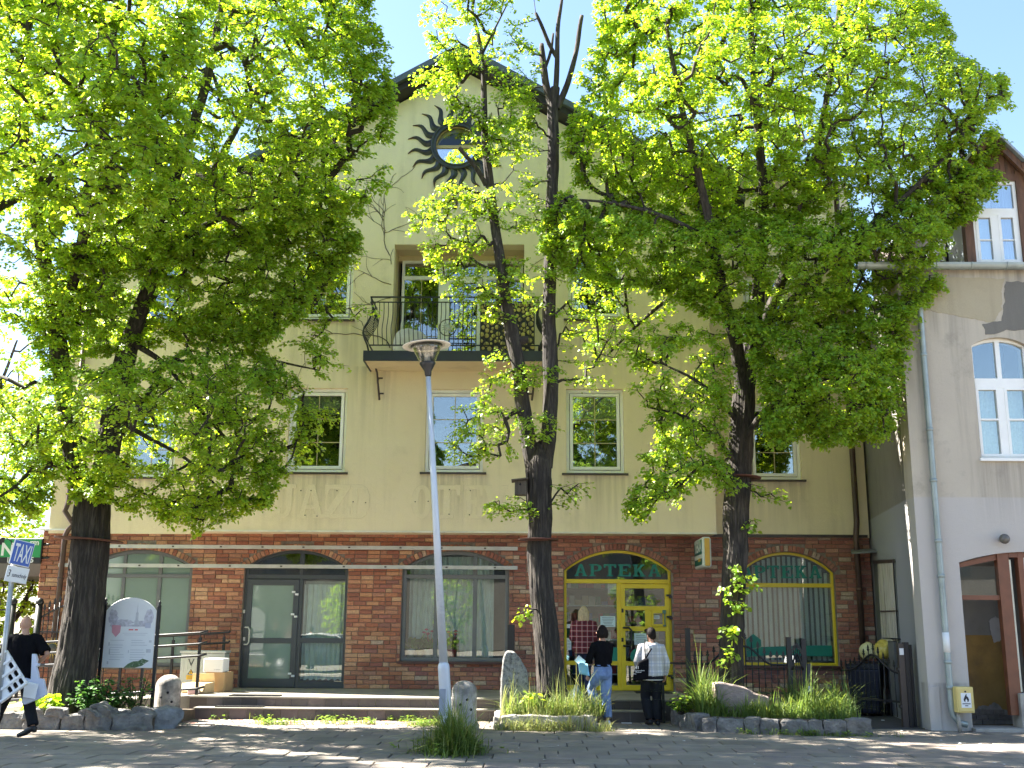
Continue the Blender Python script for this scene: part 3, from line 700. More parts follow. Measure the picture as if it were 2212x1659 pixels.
# ---- upper windows
def upper_window(r, Y, brass=True, sill=True, open_=None, hz=(1/3, 2/3), blind=0.0):
    x0, x1, z0, z1 = r; yf = Y+.10; fw = .068
    m = MB(); m.frame([(x0,z0),(x1,z0),(x1,z1),(x0,z1)], [(x0+fw,z0+fw),(x1-fw,z0+fw),(x1-fw,z1-fw),(x0+fw,z1-fw)], yf, yf+.07)
    a = fw+.012; b = fw+.075
    m.frame([(x0+a,z0+a),(x1-a,z0+a),(x1-a,z1-a),(x0+a,z1-a)], [(x0+b,z0+b),(x1-b,z0+b),(x1-b,z1-b),(x0+b,z1-b)], yf-.018, yf+.05)
    w = m.build('window', WHITEPVC, bld); bevel(w, .006, 1)
    pane(w, x0+b-.01, x1-b+.01, z0+b-.01, z1-b+.01, yf+.02, GLASS)
    if brass:
        g = MB(); xm = (x0+x1)/2; g.box(xm-.008, xm+.008, yf+.012, yf+.019, z0+b, z1-b)
        for f in hz: zz = z0+b+(z1-z0-2*b)*f; g.box(x0+b, x1-b, yf+.0125, yf+.0185, zz-.008, zz+.008)
        g.build('muntin', BRASS, w)
    if sill:
        s = MB(); s.box(x0-.09, x1+.07, Y-.06, yf+.02, z0-.045, z0-.006); s.build('sill', SILL, w)
    if blind:
        s = MB(); s.box(x0+b, x1-b, yf+.10, yf+.11, z1-b-(z1-z0)*blind, z1-b); s.build('roller_blind', M('roller_blind', (.20, .21, .18), .9), w)
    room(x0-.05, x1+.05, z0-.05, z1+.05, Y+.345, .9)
    return w
upper_window(wr['w1'], YB); upper_window(wr['w2'], YB, blind=.22); upper_window(wr['w3'], YB); upper_window(wr['w4'], YB, blind=.28); upper_window(wr['w5'], YB)
for k in wg: upper_window(wg[k], YWG)
# round attic window and sun
n = 40
ring = lambda r: [(cx_+r*math.cos(i*2*PI/n), cz_+r*math.sin(i*2*PI/n)) for i in range(n)]
m = MB(); m.frame(ring(CR*.86), ring(CR*.80), YB+.02, YB+.10); m.box(cx_-CR*.82, cx_+CR*.82, YB+.025, YB+.09, cz_-.045, cz_+.025)
rwn = m.build('round_window', M('tan_wood_frame', (.42, .31, .16), .5), bld)
up = [(cx_+CR*.81*math.cos(i*PI/20), max(cz_+.02, cz_+CR*.81*math.sin(i*PI/20))) for i in range(21)]
lo = [(cx_+CR*.81*math.cos(PI+i*PI/20), min(cz_-.04, cz_+CR*.81*math.sin(PI+i*PI/20))) for i in range(21)]
m = MB(); m.prism(up, YB+.06, YB+.07); m.build('pane', glass_mat('low_reflect_glass', refl=.03), rwn)  # upper pane barely reflects, its dark look is set in the glass
m = MB()                                            # lower pane: mirror share raised to show the sky
m.prism(lo, YB+.05, YB+.06); o = m.build('pane', glass_mat('sash_glass', refl=.55), rwn)
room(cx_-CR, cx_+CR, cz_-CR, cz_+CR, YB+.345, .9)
m = MB(); m.frame(ring(CR*1.02), ring(CR*.84), YB-.05, YB+.03)
m.tube([(cx_+CR*1.0*math.cos(i*2*PI/n), YB-.05, cz_+CR*1.0*math.sin(i*2*PI/n)) for i in range(n)], .03, 6, closed=True)
m.tube([(cx_+CR*.86*math.cos(i*2*PI/n), YB-.05, cz_+CR*.86*math.sin(i*2*PI/n)) for i in range(n)], .02, 6, closed=True)
sunp = m.build('sun_ornament', SUNMET, bld)
for i in range(20):
    an = 2*PI*(i+.52)/20; m = MB(); k = 10; ca, sa = math.cos(an), math.sin(an); L, Rr = [], []
    for j in range(k+1):
        t = j/k; r = CR*(1.0+.98*t); w = .082*(1-t)**.75+.005; wob = .062*math.sin(t*2*PI*1.05)*(1-.2*t)
        for arr, sg in ((L, 1), (Rr, -1)):
            q = wob+sg*w; arr.append((cx_+r*ca-q*sa, cz_+r*sa+q*ca))
    vs = []; 
    for j in range(k+1):
        c = ((L[j][0]+Rr[j][0])/2, (L[j][1]+Rr[j][1])/2)
        vs += [(L[j][0], YB-.015, L[j][1]), (c[0], YB-.06+.02*j/k, c[1]), (Rr[j][0], YB-.015, Rr[j][1]), (c[0], YB+.005, c[1])]
    fs = []
    for j in range(k):
        for q in range(4): fs.append((j*4+q, j*4+(q+1) % 4, j*4+4+(q+1) % 4, j*4+4+q))
    fs += [(0, 1, 2, 3), (k*4, k*4+3, k*4+2, k*4+1)]
    m.add(vs, fs); m.m = [1 if (f_ // 4) >= k-2 else 0 for f_ in range(len(fs))]
    m.build('sun_ray', [SUNMET, SUNTIP], sunp)

# ---- balcony recess, door, slab, railing
RD = 1.15
m = MB()
m.box(RX0-.3, RX0-.002, YB+.342, YB+RD, slabtop-.1, RZ1+.3); m.box(RX1+.002, RX1+.3, YB+.342, YB+RD, slabtop-.1, RZ1+.3)
m.box(RX0-.3, RX1+.3, YB+.342, YB+RD, RZ1+.002, RZ1+.25); m.box(RX0-.002, RX1+.002, YB+.342, YB+RD, slabtop-.25, slabtop-.022)
yb = YB+RD*.62
def BX(x): return AX(x, 640, yb)
def BZ(y): return AZ(985, y, yb)
m.box(RX0-.001, RX1+.001, yb+.03, yb+.2, BZ(563), RZ1+.001)
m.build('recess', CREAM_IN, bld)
bx0, bx1 = BX(867), RX1-.03
m = MB(); z0, z1 = slabtop+.03, BZ(563)
m.frame([(bx0,z0),(bx1,z0),(bx1,z1),(bx0,z1)], [(bx0+.06,z0+.07),(bx1-.06,z0+.07),(bx1-.06,z1-.06),(bx0+.06,z1-.06)], yb, yb+.08)
za, zb = BZ(604), BZ(596); m.box(bx0+.05, bx1-.05, yb+.003, yb+.07, za, zb)
mulls = [(BX(947), BX(963)), (BX(1038), BX(1052))]
for a, b in mulls: m.box(a, b, yb+.004, yb+.071, z0+.05, z1-.05)
bd = m.build('balcony_door', WHITEPVC, bld); bevel(bd, .006, 1)
e = [bx0+.06, mulls[0][0], mulls[0][1], mulls[1][0], mulls[1][1], bx1-.06]
for i in (0, 2, 4):
    pane(bd, e[i]-.005, e[i+1]+.005, zb-.005, z1-.055, yb+.03, GLASS); pane(bd, e[i]-.005, e[i+1]+.005, z0+.06, za+.005, yb+.03, GLASS)
    xm = (e[i]+e[i+1])/2; g = MB(); g.box(xm-.007, xm+.007, yb+.02, yb+.029, z0+.07, za); zz = z0+(za-z0)*.36; g.box(e[i], e[i+1], yb+.021, yb+.028, zz-.007, zz+.007); g.build('muntin', BRASS, bd)
s = MB(); a, b = e[2], e[3]; s.frame([(a,z0+.07),(b,z0+.07),(b,za),(a,za)], [(a+.08,z0+.16),(b-.08,z0+.16),(b-.08,za-.08),(a+.08,za-.08)], yb-.02, yb+.02); bevel(s.build('door_sash', WHITEPVC, bd), .006, 1)
room(RX0-.05, RX1+.05, slabtop-.1, RZ1+.2, yb+.24, 1.2)
SX0, SYF = G(784, 778, SLZ).x, G(784, 778, SLZ).y; SX1 = 2*XC-SX0
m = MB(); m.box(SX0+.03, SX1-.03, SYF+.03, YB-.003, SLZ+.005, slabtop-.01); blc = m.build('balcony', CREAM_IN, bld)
m = MB(); m.box(SX0, SX1, SYF, SYF+.028, SLZ-.01, slabtop); m.box(SX0, SX0+.028, SYF+.0285, YB-.004, SLZ-.012, slabtop-.002); m.box(SX1-.028, SX1, SYF+.0285, YB-.004, SLZ-.012, slabtop-.002); m.build('fascia', SLABEDGE, blc)
ry = SYF+.09; rzt = AZ(985, 642, ry); rzm = AZ(985, 653, ry); rzb = AZ(985, 746, ry)
X0r, X1r = SX0+.10, SX1-.10
def belly(t): return .17*math.sin(PI*min(1, max(0, t))**.75)*(1-.35*t) if t > 0 else 0
def prof(t): return .15*math.exp(-((t-.32)/.2)**2)-.05*math.exp(-((t-.78)/.16)**2)
m = MB()
for zz, w in ((rzt, .03), (rzm, .02), (rzb, .024)):
    ex = .0
    m.bar((X0r-ex, ry, zz), (X1r+ex, ry, zz), .02, w); m.bar((X0r, ry-.009, zz), (X0r, YB, zz), .02, w); m.bar((X1r, ry-.009, zz), (X1r, YB, zz), .02, w)
for x in (X0r, X1r): m.tube([(x+(-1 if x < 0 else 1)*prof(j/10)*.8, ry-prof(j/10)*.8, rzb-.12+(rzt-rzb+.12)*j/10) for j in range(11)], .02, 6)
for cxr in (X0r+.85, XC+.05):
    m.tube([(cxr+.075*math.cos(q*PI/8), ry, (rzt+rzm)/2+.045*math.sin(q*PI/8)) for q in range(16)], .009, 5, closed=True)
rl = m.build('railing', BLACKIRON, blc)
hh = rzm-rzb
def baluster(p, out):
    m = MB(); m.tube([(p[0]+out[0]*prof(j/12), p[1]+out[1]*prof(j/12), rzb+hh*j/12) for j in range(13)], .0085, 5); m.build('baluster', BLACKIRON, blc)
nb = 38
for i in range(1, nb): baluster((X0r+(X1r-X0r)*i/nb, ry), (0, -1))
for i in range(1, 9):
    for x, sg in ((X0r, -1), (X1r, 1)): baluster((x, ry+(YB-ry)*i/9), (sg, 0))
for cxr in (AX(1128*.235+862, 700, ry)-.02,):
    pass
# round sun medallions on the railing
for cxr in (XC-.12+.0, ):
    m = MB(); zc = rzb+hh*.36; yy = ry-.16
    m.tube([(cxr+.17*math.cos(q*PI/10), yy, zc+.17*math.sin(q*PI/10)) for q in range(20)], .010, 5, closed=True)
    m.build('medallion_ring', BLACKIRON, blc)
    m = MB(); m.lathe([(.0, -.012), (.06, -.012), (.06, .012), (0, .012)], (cxr, yy, zc), 12, rot=Matrix.Rotation(PI/2, 3, 'X'))
    for q in range(14):
        a = q*2*PI/14; m.tube([(cxr+.05*math.cos(a), yy, zc+.05*math.sin(a)), (cxr+.12*math.cos(a), yy, zc+.12*math.sin(a))], [.016, .004], 5)
    m.build('medallion', M('pale_medallion', (.38, .42, .42), .5, metal=.3), blc)
# log-pattern privacy panel on the railing
m = MB(); x0, x1 = AX(1040, 700, ry), AX(1152, 700, ry); px_ = []
random.seed(3)
tries = 0
while len(px_) < 300 and tries < 20000:
    tries += 1
    r = random.uniform(.028, .058); x = random.uniform(x0, x1); zz = random.uniform(rzb-.1, rzm-.03)
    if all((x-a)**2+(zz-b)**2 > (r+c+.008)**2 for a, b, c in px_): px_.append((x, zz, r))
for x, zz, r in px_:
    m.lathe([(r, -.006), (r, .006)], (x, ry+.035, zz), 8, rot=Matrix.Rotation(PI/2, 3, 'X'))
pp = MB(); pp.box(x0-.03, x1+.03, ry+.043, ry+.05, rzb-.12, rzm-.01); scr = pp.build('privacy_panel', BLACKIRON, blc); scr['label'] = 'dark screen printed with pale yellow cut logs'
m.build('log_disc', SCREENMAT, blc)
# things standing on the balcony
m = MB(); cw = A(885, 735, YB-.45)
def cover(o):
    vs = []; nn, mm = 14, 7
    for i in range(mm+1):
        t = i/mm; zz = slabtop+.62*t
        for j in range(nn):
            a = 2*PI*j/nn; rr = (.40*(1-t**2.6)**.5+.004)*(1+.10*math.sin(3*a+1.3)+.05*math.sin(7*a))
            vs.append((o[0]+rr*math.cos(a)*1.05-.10*t, o[1]+rr*.75*math.sin(a), zz))
    fs = [(i*nn+j, i*nn+(j+1) % nn, (i+1)*nn+(j+1) % nn, (i+1)*nn+j) for i in range(mm) for j in range(nn)]
    m.add(vs, fs, smooth=True)
cover((AX(892, 720, YB-.42), YB-.42))
tag(m.build('covered_chair', M('white_cover_sheet', (.62, .60, .57), .85, .08, 5)), 'white sheet covering a rounded chair on the balcony', 'cover')
m = MB(); bx_ = AX(865, 750, YB-.55); m.box(bx_-.05, bx_+.05, YB-.6, YB-.5, slabtop-.001, slabtop+.22); bevel(tag(m.build('canister', PAPER), 'small white canister in the left corner of the balcony', 'canister'), .012)

# ---- roofs
yr0, yr1 = YB-.55, 33
def roof_side(x_e, name, mat, d, th, ins):
    m = MB(); ze = apz-abs(x_e-XC)*slope
    v = [(XC, yr0+ins, apz-d), (x_e, yr0+ins, ze-d), (x_e, yr0+ins, ze-d-th), (XC, yr0+ins, apz-d-th)]
    m.add(v+[(a, yr1, c) for a, b, c in v], [(0, 1, 2, 3), (7, 6, 5, 4), (0, 4, 5, 1), (1, 5, 6, 2), (2, 6, 7, 3), (3, 7, 4, 0)]); return m.build(name, mat, bld)
for xe in (XBL-.75, XBR+.75):
    roof_side(xe, 'roof', ROOFM, 0, .15, 0); roof_side(xe, 'soffit', SOFFIT, .152, .16, .12)
for x0, x1 in ((XL-.3, XBL-.002), (XBR+.002, XR+.05)):
    m = MB(); v = [(YWG-.55, ZE-.05), (YWG-.55, ZE+.12), (28, ZE+2.7), (34.4, ZE-.0), (34.4, ZE-.15), (28, ZE+2.5)]
    m.add([(x0, a, b) for a, b in v]+[(x1, a, b) for a, b in v], [(0, 1, 2, 3, 4, 5), tuple(reversed(range(6, 12)))]+[(i, i+6, (i+1) % 6+6, (i+1) % 6) for i in range(6)]); m.build('wing_roof', ROOFM, bld)
# ---- rails for the removed sign, bracket, pipes, canopy
for ya, yb_, xa in ((1178.5, 1186.5, 214), (1220, 1228, 128)):
    m = MB(); x0, x1 = AX(xa, 1200, YW-.13), AX(1118, 1200, YW-.13); z0, z1 = AZ(700, yb_, YW-.13), AZ(700, ya, YW-.13)
    m.box(x0, x1, YW-.13, YW-.09, z0, z1); rr = m.build('sign_rail', RAILAL, bld)
    g = MB()
    for q in range(9): xx = x0+(x1-x0)*(q+.5)/9+random.uniform(-.2, .2); g.box(xx-.03, xx+.03, YW-.09, YW+.0, (z0+z1)/2-.03, (z0+z1)/2+.03); g.box(xx-.022, xx+.022, YW-.134, YW-.13, (z0+z1)/2-.012, (z0+z1)/2+.016)
    g.build('rail_bracket', SILL, rr)
for sg in (1, -1):
    m = MB(); pt = A(815, 795, YB-.10); pbt = A(819.5, 864, YB-.10); mx = lambda p: Vector((XC+sg*(p.x-XC), p.y, p.z))
    m.tube([mx(pt+Vector((-.03, -.2, .03))), mx(pt+Vector((0, -.02, -.10))), mx(pbt)], .022, 6)
    for f in (.32, .8): q = pt.lerp(pbt, f); m.bar(mx(q), mx(q+Vector((.10, 0, 0))), .03); m.bar(mx(q), mx(q+Vector((0, .10, 0))), .025)
    m.build('flag_bracket', SILL, bld)
def pipe(name, pts, r, mat, parent, rings=()):
    m = MB(); m.tube(pts, r, 12)
    for p in rings: m.lathe([(r+.006, -.03), (r+.012, -.01), (r+.012, .01), (r+.006, .03)], p, 12)
    return m.build(name, mat, parent)
px = AX(126, 1300, YW-.14); pz = lambda y: AZ(126, y, YW-.14); xh = AX(176, 800, YWG-.12)
pipe('downpipe', [(px+.0, YW-.14, .05), (px, YW-.14, pz(1160)), (px+.05, YW-.14, pz(1145)), (px+.16, YW-.16, pz(1132)), (xh-.05, YWG-.14, pz(1105)), (xh, YWG-.13, pz(1085)), (xh, YWG-.13, ZE)], .055, BROWNPIPE, bld, [(px, YW-.14, pz(1250)), (px, YW-.14, pz(1400))])
xp = AX(1858, 1300, YW-.12); xq = AX(1836, 900, YWG-.12)
pipe('downpipe', [(xp, YW-.12, .05), (xp, YW-.12, 3.25), (xp-.02, YWG-.13, 3.42), (xq, YWG-.13, 3.75), (xq, YWG-.13, ZE)], .06, BROWNPIPE, bld, [(xp, YW-.12, 1.0), (xp, YW-.12, 2.4)])
m = MB(); x0, x1 = AX(1829, 1190, YW-.3), XR+.0
m.add([(x0, YW-.62, 3.10), (x1, YW-.62, 3.14), (x1, YW-.07, 3.22), (x0+.15, YW-.07, 3.2), (x0, YW-.62, 3.07), (x1, YW-.62, 3.11), (x1, YW-.07, 3.19), (x0+.15, YW-.07, 3.17)], [(0, 1, 2, 3), (7, 6, 5, 4), (0, 4, 5, 1), (1, 5, 6, 2), (2, 6, 7, 3), (3, 7, 4, 0)]); m.build('canopy', M('grey_canopy_sheet', (.22, .23, .23), .5, .2, 6, metal=.3), bld)
# dry creeper stems on the plaster beside the recess
m = MB(); random.seed(11)
def vine(x, z, ang, L, r, lvl=0):
    pts = [(x, YB-.008, z)]
    for i in range(int(L/.09)):
        ang += random.gauss(0, .22); x += .09*math.cos(ang); z += .09*math.sin(ang)
        if RX0-.02 < x < RX1 and z < RZ1: break
        pts.append((x, YB-.008, z))
        if lvl < 2 and random.random() < .16: vine(x, z, ang+random.choice((-1, 1))*random.uniform(.4, 1), L*.45, r*.7, lvl+1)
    if len(pts) > 1: m.tube(pts, [r*(1-.6*i/len(pts)) for i in range(len(pts))], 4)
vine(RX0-.10, RZ1-.25, 2.3, 2.0, .010); vine(RX0-.05, RZ1-.9, 3.0, 1.2, .008); vine(RX0-.05, RZ1-1.2, 2.8, 1.0, .008); vine(RX0-.06, RZ1-.45, 1.7, 1.6, .008); vine(RX0-.03, slabtop+.3, 1.6, 1.8, .012)
vine(RX0-.2, RZ1+.3, 2.6, 1.2, .006); vine(RX1+.1, RZ1-.6, 1.3, 1.4, .006)
tag(m.build('dry_creeper', M('dry_creeper_stem', (.15, .12, .08), .9)), 'thin leafless creeper clinging to the plaster left of the balcony recess', 'creeper')
# ================================================================== LANDING, STEPS, RAMP
YS1, YS2, Z1 = 19.52, 19.84, .195
XSL, XSR = G(418, 1553).x, 2.32
XLL, XLR = G(403, 1505, ZL).x, 2.95
steps = thing('entrance_steps', 'two brown tiled steps and a long landing before the brick shopfronts', 'steps', (0, YS2, 0))
m = MB(); m.box(XSL, XSR, YS1+.012, YS2-.002, 0, Z1-.025); m.box(XLL, XLR, YS2+.012, YW+.02, 0, ZL-.03); m.build('core', CONC, steps)
m = MB(); m.box(XSL-.015, XSR+.015, YS1-.02, YS2-.001, Z1-.024, Z1); bevel(m.build('tread', TREAD, steps), .006)
m = MB(); m.box(XLL-.015, XLR+.015, YS2-.02, YW+.018, ZL-.029, ZL); bevel(m.build('landing', TREAD, steps), .006)
random.seed(5)
def riser(xa, xb, y, z0, z1):
    n = max(1, int(round((xb-xa)/.30))); w = (xb-xa)/n
    for i in range(n):
        m = MB(); k = random.uniform(.75, 1.25); c = (k*random.uniform(.97, 1.05), k, k*random.uniform(.95, 1.08))
        m.box(xa+i*w+.003, xa+(i+1)*w-.003, y-random.uniform(0, .003), y+.0118, z0, z1, tint=c); m.build('tile', STEPTILE, steps)
riser(XSL, XSR, YS1, .0, Z1-.026); riser(XLL, XLR, YS2, Z1 if False else .0, ZL-.031)
for q in range(13):
    z0 = 0; y0 = YS2+.03+q*.2
    if y0 > 20.2: break
m = MB()
m.box(XSL-.011, XSL+.0, YS1+.001, YS2-.004, 0, Z1-.026, tint=(1, 1, 1)); m.box(XLL-.011, XLL, YS2+.0, YW, 0, ZL-.031, tint=(.9, .9, .9)); m.build('side_tile', STEPTILE, steps)
m = MB(); xa, xb = AX(495, 1513, YS2+.1), AX(602, 1513, YS2+.1)
m.box(xa, xb, YS2+.03, YS2+.35, ZL+.001, ZL+.014)
for i in range(40): m.box(xa+(xb-xa)*i/40+.01, xa+(xb-xa)*i/40+.04, YS2+.035, YS2+.345, ZL+.014, ZL+.02)
tag(m.build('door_mat', BLACKRUB), 'ribbed black rubber mat on the landing before the dark door', 'mat')
m = MB(); xa, xb = AX(465, 1529, YS1+.1), AX(565, 1529, YS1+.1); m.box(xa, xb, YS1+.05, YS2-.06, Z1+.001, Z1+.012)
for i in range(40): m.box(xa+(xb-xa)*i/40+.01, xa+(xb-xa)*i/40+.04, YS1+.055, YS2-.065, Z1+.012, Z1+.018)
tag(m.build('step_mat', BLACKRUB), 'narrow black rubber strip mat on the lower step', 'mat')
m = MB(); xa, xb = AX(1373, 1500, YW-.6), AX(1452, 1500, YW-.6); m.box(xa, xb, YW-.75, YW-.25, ZL+.001, ZL+.015); tag(bevel(m.build('door_mat', BLACKRUB), .005), 'dark mat on the landing before the yellow door', 'mat')
# ramp to the left of the landing
XRA = XLL-4.6
m = MB(); ya, yb = YS2+.05, YW-.15
m.add([(XLL-.016, ya, 0), (XLL-.016, yb, 0), (XLL-.016, yb, ZL-.002), (XLL-.016, ya, ZL-.002), (XRA, ya, 0), (XRA, yb, 0), (XRA, yb, .04), (XRA, ya, .04)], [(0,1,2,3),(4,7,6,5),(0,3,7,4),(1,5,6,2),(3,2,6,7),(0,4,5,1)])
ramp_ = thing('wheelchair_ramp', 'sloping concrete ramp with black handrails left of the landing', 'ramp', (XLL-2, YS2, 0)); m.build('ramp_slab', TREAD, ramp_)
yr = 20.12
def rz(x): return ZL-(ZL-.04)*max(0, (XLL-x))/4.6 if x < XLL else ZL
xr0 = AX(449, 1370, yr); xp1 = AX(427, 1440, yr)
for y_, off in ((yr, 0), (YW-.45, .12)):
    hz = [AZ(440, 1367, yr)-ZL, AZ(440, 1391, yr)-ZL, AZ(440, 1417, yr)-ZL, AZ(440, 1488, yr)-ZL]
    for hh_ in hz:
        if off and hh_ < .3: continue
        m = MB(); xa = xr0-off
        m.tube([(xa, y_-.0, rz(xp1)+hh_+.035), (xp1, y_, rz(xp1)+hh_), (XRA+.3, y_, rz(XRA+.3)+hh_+.02)], .021, 8); m.build('handrail', BLACKIRON, ramp_)
    for i in range(5):
        xx = xp1-i*1.02-(.0 if not off else .1); m = MB(); m.box(xx-.024, xx+.024, y_+.02, y_+.068, rz(xx)-.02, rz(xx)+hz[0]-.08); m.tube([(xx, y_+.04, rz(xx)+hz[0]-.1), (xx, y_+.02, rz(xx)+hz[0])], .01, 6); m.build('post', BLACKIRON, ramp_)
# stair-side handrail by the yellow door
m = MB(); hx_ = 2.28; hy = 19.42; hb = AZ(1429, 1437, hy)
m.box(hx_-.022, hx_+.022, hy-.022, hy+.022, 0, hb)
m.bar((hx_, hy, hb-.015), (hx_+.02, 20.05, hb+.02), .04, .03); m.bar((hx_+.02, 20.05, hb+.02), (AX(1484, 1434, 20.0), 20.0, hb+.02), .04, .03)
tag(m.build('stair_rail', BLACKIRON), 'thin black handrail post and bar at the right end of the pharmacy steps', 'handrail')

# ================================================================== PAVEMENT
pav = MB(); pav.box(-40, 40, 7.6, YW-.0, -.05, -.035); pv = tag(pav.build('pavement', GROUND), kind='structure')
random.seed(21)
cells = []
def slab_rows(y0, y1, dy, dx, ang=0):
    r = 0; y = y0
    while y < y1:
        off = (r % 2)*dx*.5+random.uniform(-.08, .08); x = -16+off
        while x < 16:
            w = dx*random.choice((1, 1, 1, 1, .98)); cells.append((x+w/2, y+dy/2, w-.014, dy-.014)); x += w
        y += dy; r += 1
slab_rows(9.0, 17.9, .47, .66); 
slab_rows(17.93, 19.5, .39, .52)
def blocked_cell(c):
    x, y, w, d = c
    if y > 17.75 and -6.25 < x < -1.15: return True                          # small pavers before the steps
    if y > 18.6 and x > 3.6: return True
    return False
cells = [c for c in cells if not blocked_cell(c)]
def vis(c):
    x, y = c[0], c[1]; px = x/y*FPX+FW/2+26
    return 12.9 < y and -40 < px < FW+40
viscells = [c for c in cells if vis(c)]; viscells.sort(key=lambda c: c[1])
near = set(id(c) for c in viscells[:300])
def slab_mesh(w, d):
    m = MB(); c = .008; x, y = w/2, d/2
    v = [(-x+c,-y+c,0),(x-c,-y+c,0),(x-c,y-c,0),(-x+c,y-c,0),(-x,-y,-c),(x,-y,-c),(x,y,-c),(-x,y,-c),(-x,-y,-.05),(x,-y,-.05),(x,y,-.05),(-x,y,-.05)]
    f = [(0,1,2,3)]+[(4+i,4+(i+1)%4,(i+1)%4,i) for i in range(4)]+[(8+i,8+(i+1)%4,4+(i+1)%4,4+i) for i in range(4)]
    return v, f
def tintv(): k = random.uniform(.78, 1.16); return (k*random.uniform(.98, 1.04), k, k*random.uniform(.95, 1.03))
smesh = {}
rest = MB()
for c in cells:
    x, y, w, d = c
    rz_ = random.gauss(0, .008); rx = random.gauss(0, .010); ry_ = random.gauss(0, .008); z = random.uniform(-.006, .008)
    if id(c) in near:
        key = (round(w, 2), round(d, 2), random.randrange(6))
        if key not in smesh:
            v, f = slab_mesh(w, d); mm = MB(); mm.add(v, f, tintv()); me = mm.mesh('slab'); me.materials.append(SLAB); smesh[key] = me
        o = link('slab', smesh[key], pv); o.location = (x, y, z); o.rotation_euler = (rx, ry_, rz_)
    else:
        v, f = slab_mesh(w, d); rest.add([(x+a, y+b, z+e+a*ry_*-1+b*rx) for a, b, e in v], f, tintv())
tag(rest.build('paving', SLAB, pv), kind='stuff')
sett = MB(); y = 17.80; r = 0
while y < 19.48:
    x = -6.2+(r % 2)*.1
    while x < -1.2:
        w = .2; k = random.uniform(.7, 1.2); red = random.random() < .45 and y > 18.6
        t = (k*1.35, k*.92, k*.85) if red else (k, k, k*.97)
        zz = random.uniform(-.007, .006); v, f = slab_mesh(w-.012, .088); sett.add([(x+.1+a, y+.05+b, zz+e) for a, b, e in v], f, t); x += w
    y += .10; r += 1
tag(sett.build('small_paving', SETT, pv), kind='stuff')
m = MB(); m.box(-60, 60, 7.42, 7.58, -.2, .0); tag(bevel(m.build('kerb', CONC), .02), kind='structure')
m = MB(); m.box(-80, 80, -9, 7.42, -.16, -.15); tag(m.build('road', ROADM), kind='structure')
m = MB(); m.box(-60, 60, -18, -9, -.1, .0); tag(m.build('far_pavement', SLAB), kind='structure')
m = MB(); m.box(3.62, 7.0, 18.78, YW+.03, -.045, .012); tag(m.build('courtyard', ASPH), kind='structure')

# ================================================================== ROUGH STONES AND PLANTERS
def rock(verts_out, depth, loc, seed, mat, name, sub=2, amp=.06, parent=None, sc=4.0, bev=.022, sm=.25):
    """a boulder: outline polygon (x, z) with depth, subdivided and roughened"""
    b = bmesh.new(); n = len(verts_out)
    f1 = [b.verts.new((x, -depth/2, z)) for x, z in verts_out]; f2 = [b.verts.new((x, depth/2, z)) for x, z in verts_out]
    b.faces.new(f1); b.faces.new(list(reversed(f2)))
    for i in range(n): b.faces.new((f1[i], f2[i], f2[(i+1) % n], f1[(i+1) % n]))
    bmesh.ops.recalc_face_normals(b, faces=b.faces)
    bmesh.ops.bevel(b, geom=list(b.edges), offset=min(bev, depth*.18), segments=1, affect='EDGES')
    bmesh.ops.triangulate(b, faces=b.faces)
    for _ in range(sub): bmesh.ops.subdivide_edges(b, edges=[e for e in b.edges if e.calc_length() > .05], cuts=1, use_grid_fill=True)
    bmesh.ops.triangulate(b, faces=b.faces)
    bmesh.ops.smooth_vert(b, verts=b.verts, factor=sm, use_axis_x=True, use_axis_y=True, use_axis_z=True)
    for v in b.verts:
        q = v.co*sc+Vector((seed*3.1, seed*1.7, seed)); v.co += Vector((noise.noise(q), noise.noise(q+Vector((9, 2, 5))), noise.noise(q+Vector((3, 8, 1)))*.7))*amp + noise.noise_vector(q*4)*amp*.25
    me = bpy.data.meshes.new(name); b.to_mesh(me); b.free(); me.materials.append(mat)
    o = link(name, me, parent); o.location = Vector(loc)-(ORG[parent.name] if parent else Vector((0, 0, 0))); return o
def planter(label, pts, h, th, mat, seed, blk=.42, soil_back=None, soilz=.2):
    t = thing('stone_planter', label, 'planter', (pts[0][0], pts[0][1], 0)); random.seed(seed)
    for (xa, ya), (xb, yb) in zip(pts[:-1], pts[1:]):
        L = math.hypot(xb-xa, yb-ya); n = max(1, int(round(L/blk))); an = math.atan2(yb-ya, xb-xa)
        cuts = [0]+sorted((i+random.uniform(-.25, .25))/n for i in range(1, n))+[1]
        for i in range(n):
            a, b = cuts[i]*L+.003, cuts[i+1]*L-.003; w = b-a; hh_ = h*random.uniform(.88, 1.08)
            out = [(-w/2, 0), (w/2, 0), (w/2*random.uniform(.93, 1), hh_*random.uniform(.9, 1)), (w*random.uniform(-.3, .3), hh_), (-w/2*random.uniform(.96, 1), hh_*random.uniform(.9, 1))]
            mx = (a+b)/2/L; o = rock(out, th*random.uniform(.85, 1.1), (xa+(xb-xa)*mx, ya+(yb-ya)*mx, -.02), seed+i*3.7, mat, 'stone', 3, .034, t, 7, .012, .15)
            o.rotation_euler = (random.uniform(-.03, .03), 0, an+random.uniform(-.03, .03))
    if soil_back:
        m = MB(); poly = list(pts)+list(soil_back); n = len(poly); nn = []
        m.add([(x, y, soilz) for x, y in poly]+[(x, y, -.03) for x, y in poly], [tuple(range(n))]+[(i, i+n, (i+1) % n+n, (i+1) % n) for i in range(n)]); m.build('soil', SOIL, t)
    return t
pL0, pL1 = G(58, 1574), G(318, 1577)
planter('low planter of rough dark grey stones round the left linden', [(pL0.x-2.5, pL0.y+.1), (pL0.x, pL0.y), ((pL0.x+pL1.x)/2, pL0.y-.05), (pL1.x+.05, pL1.y+.12)], .25, .26, STONE, 3, .55, [(pL1.x+.1, 19.5), (pL0.x-2.5, 19.5)], .17)
pc = G(1040, 1579)
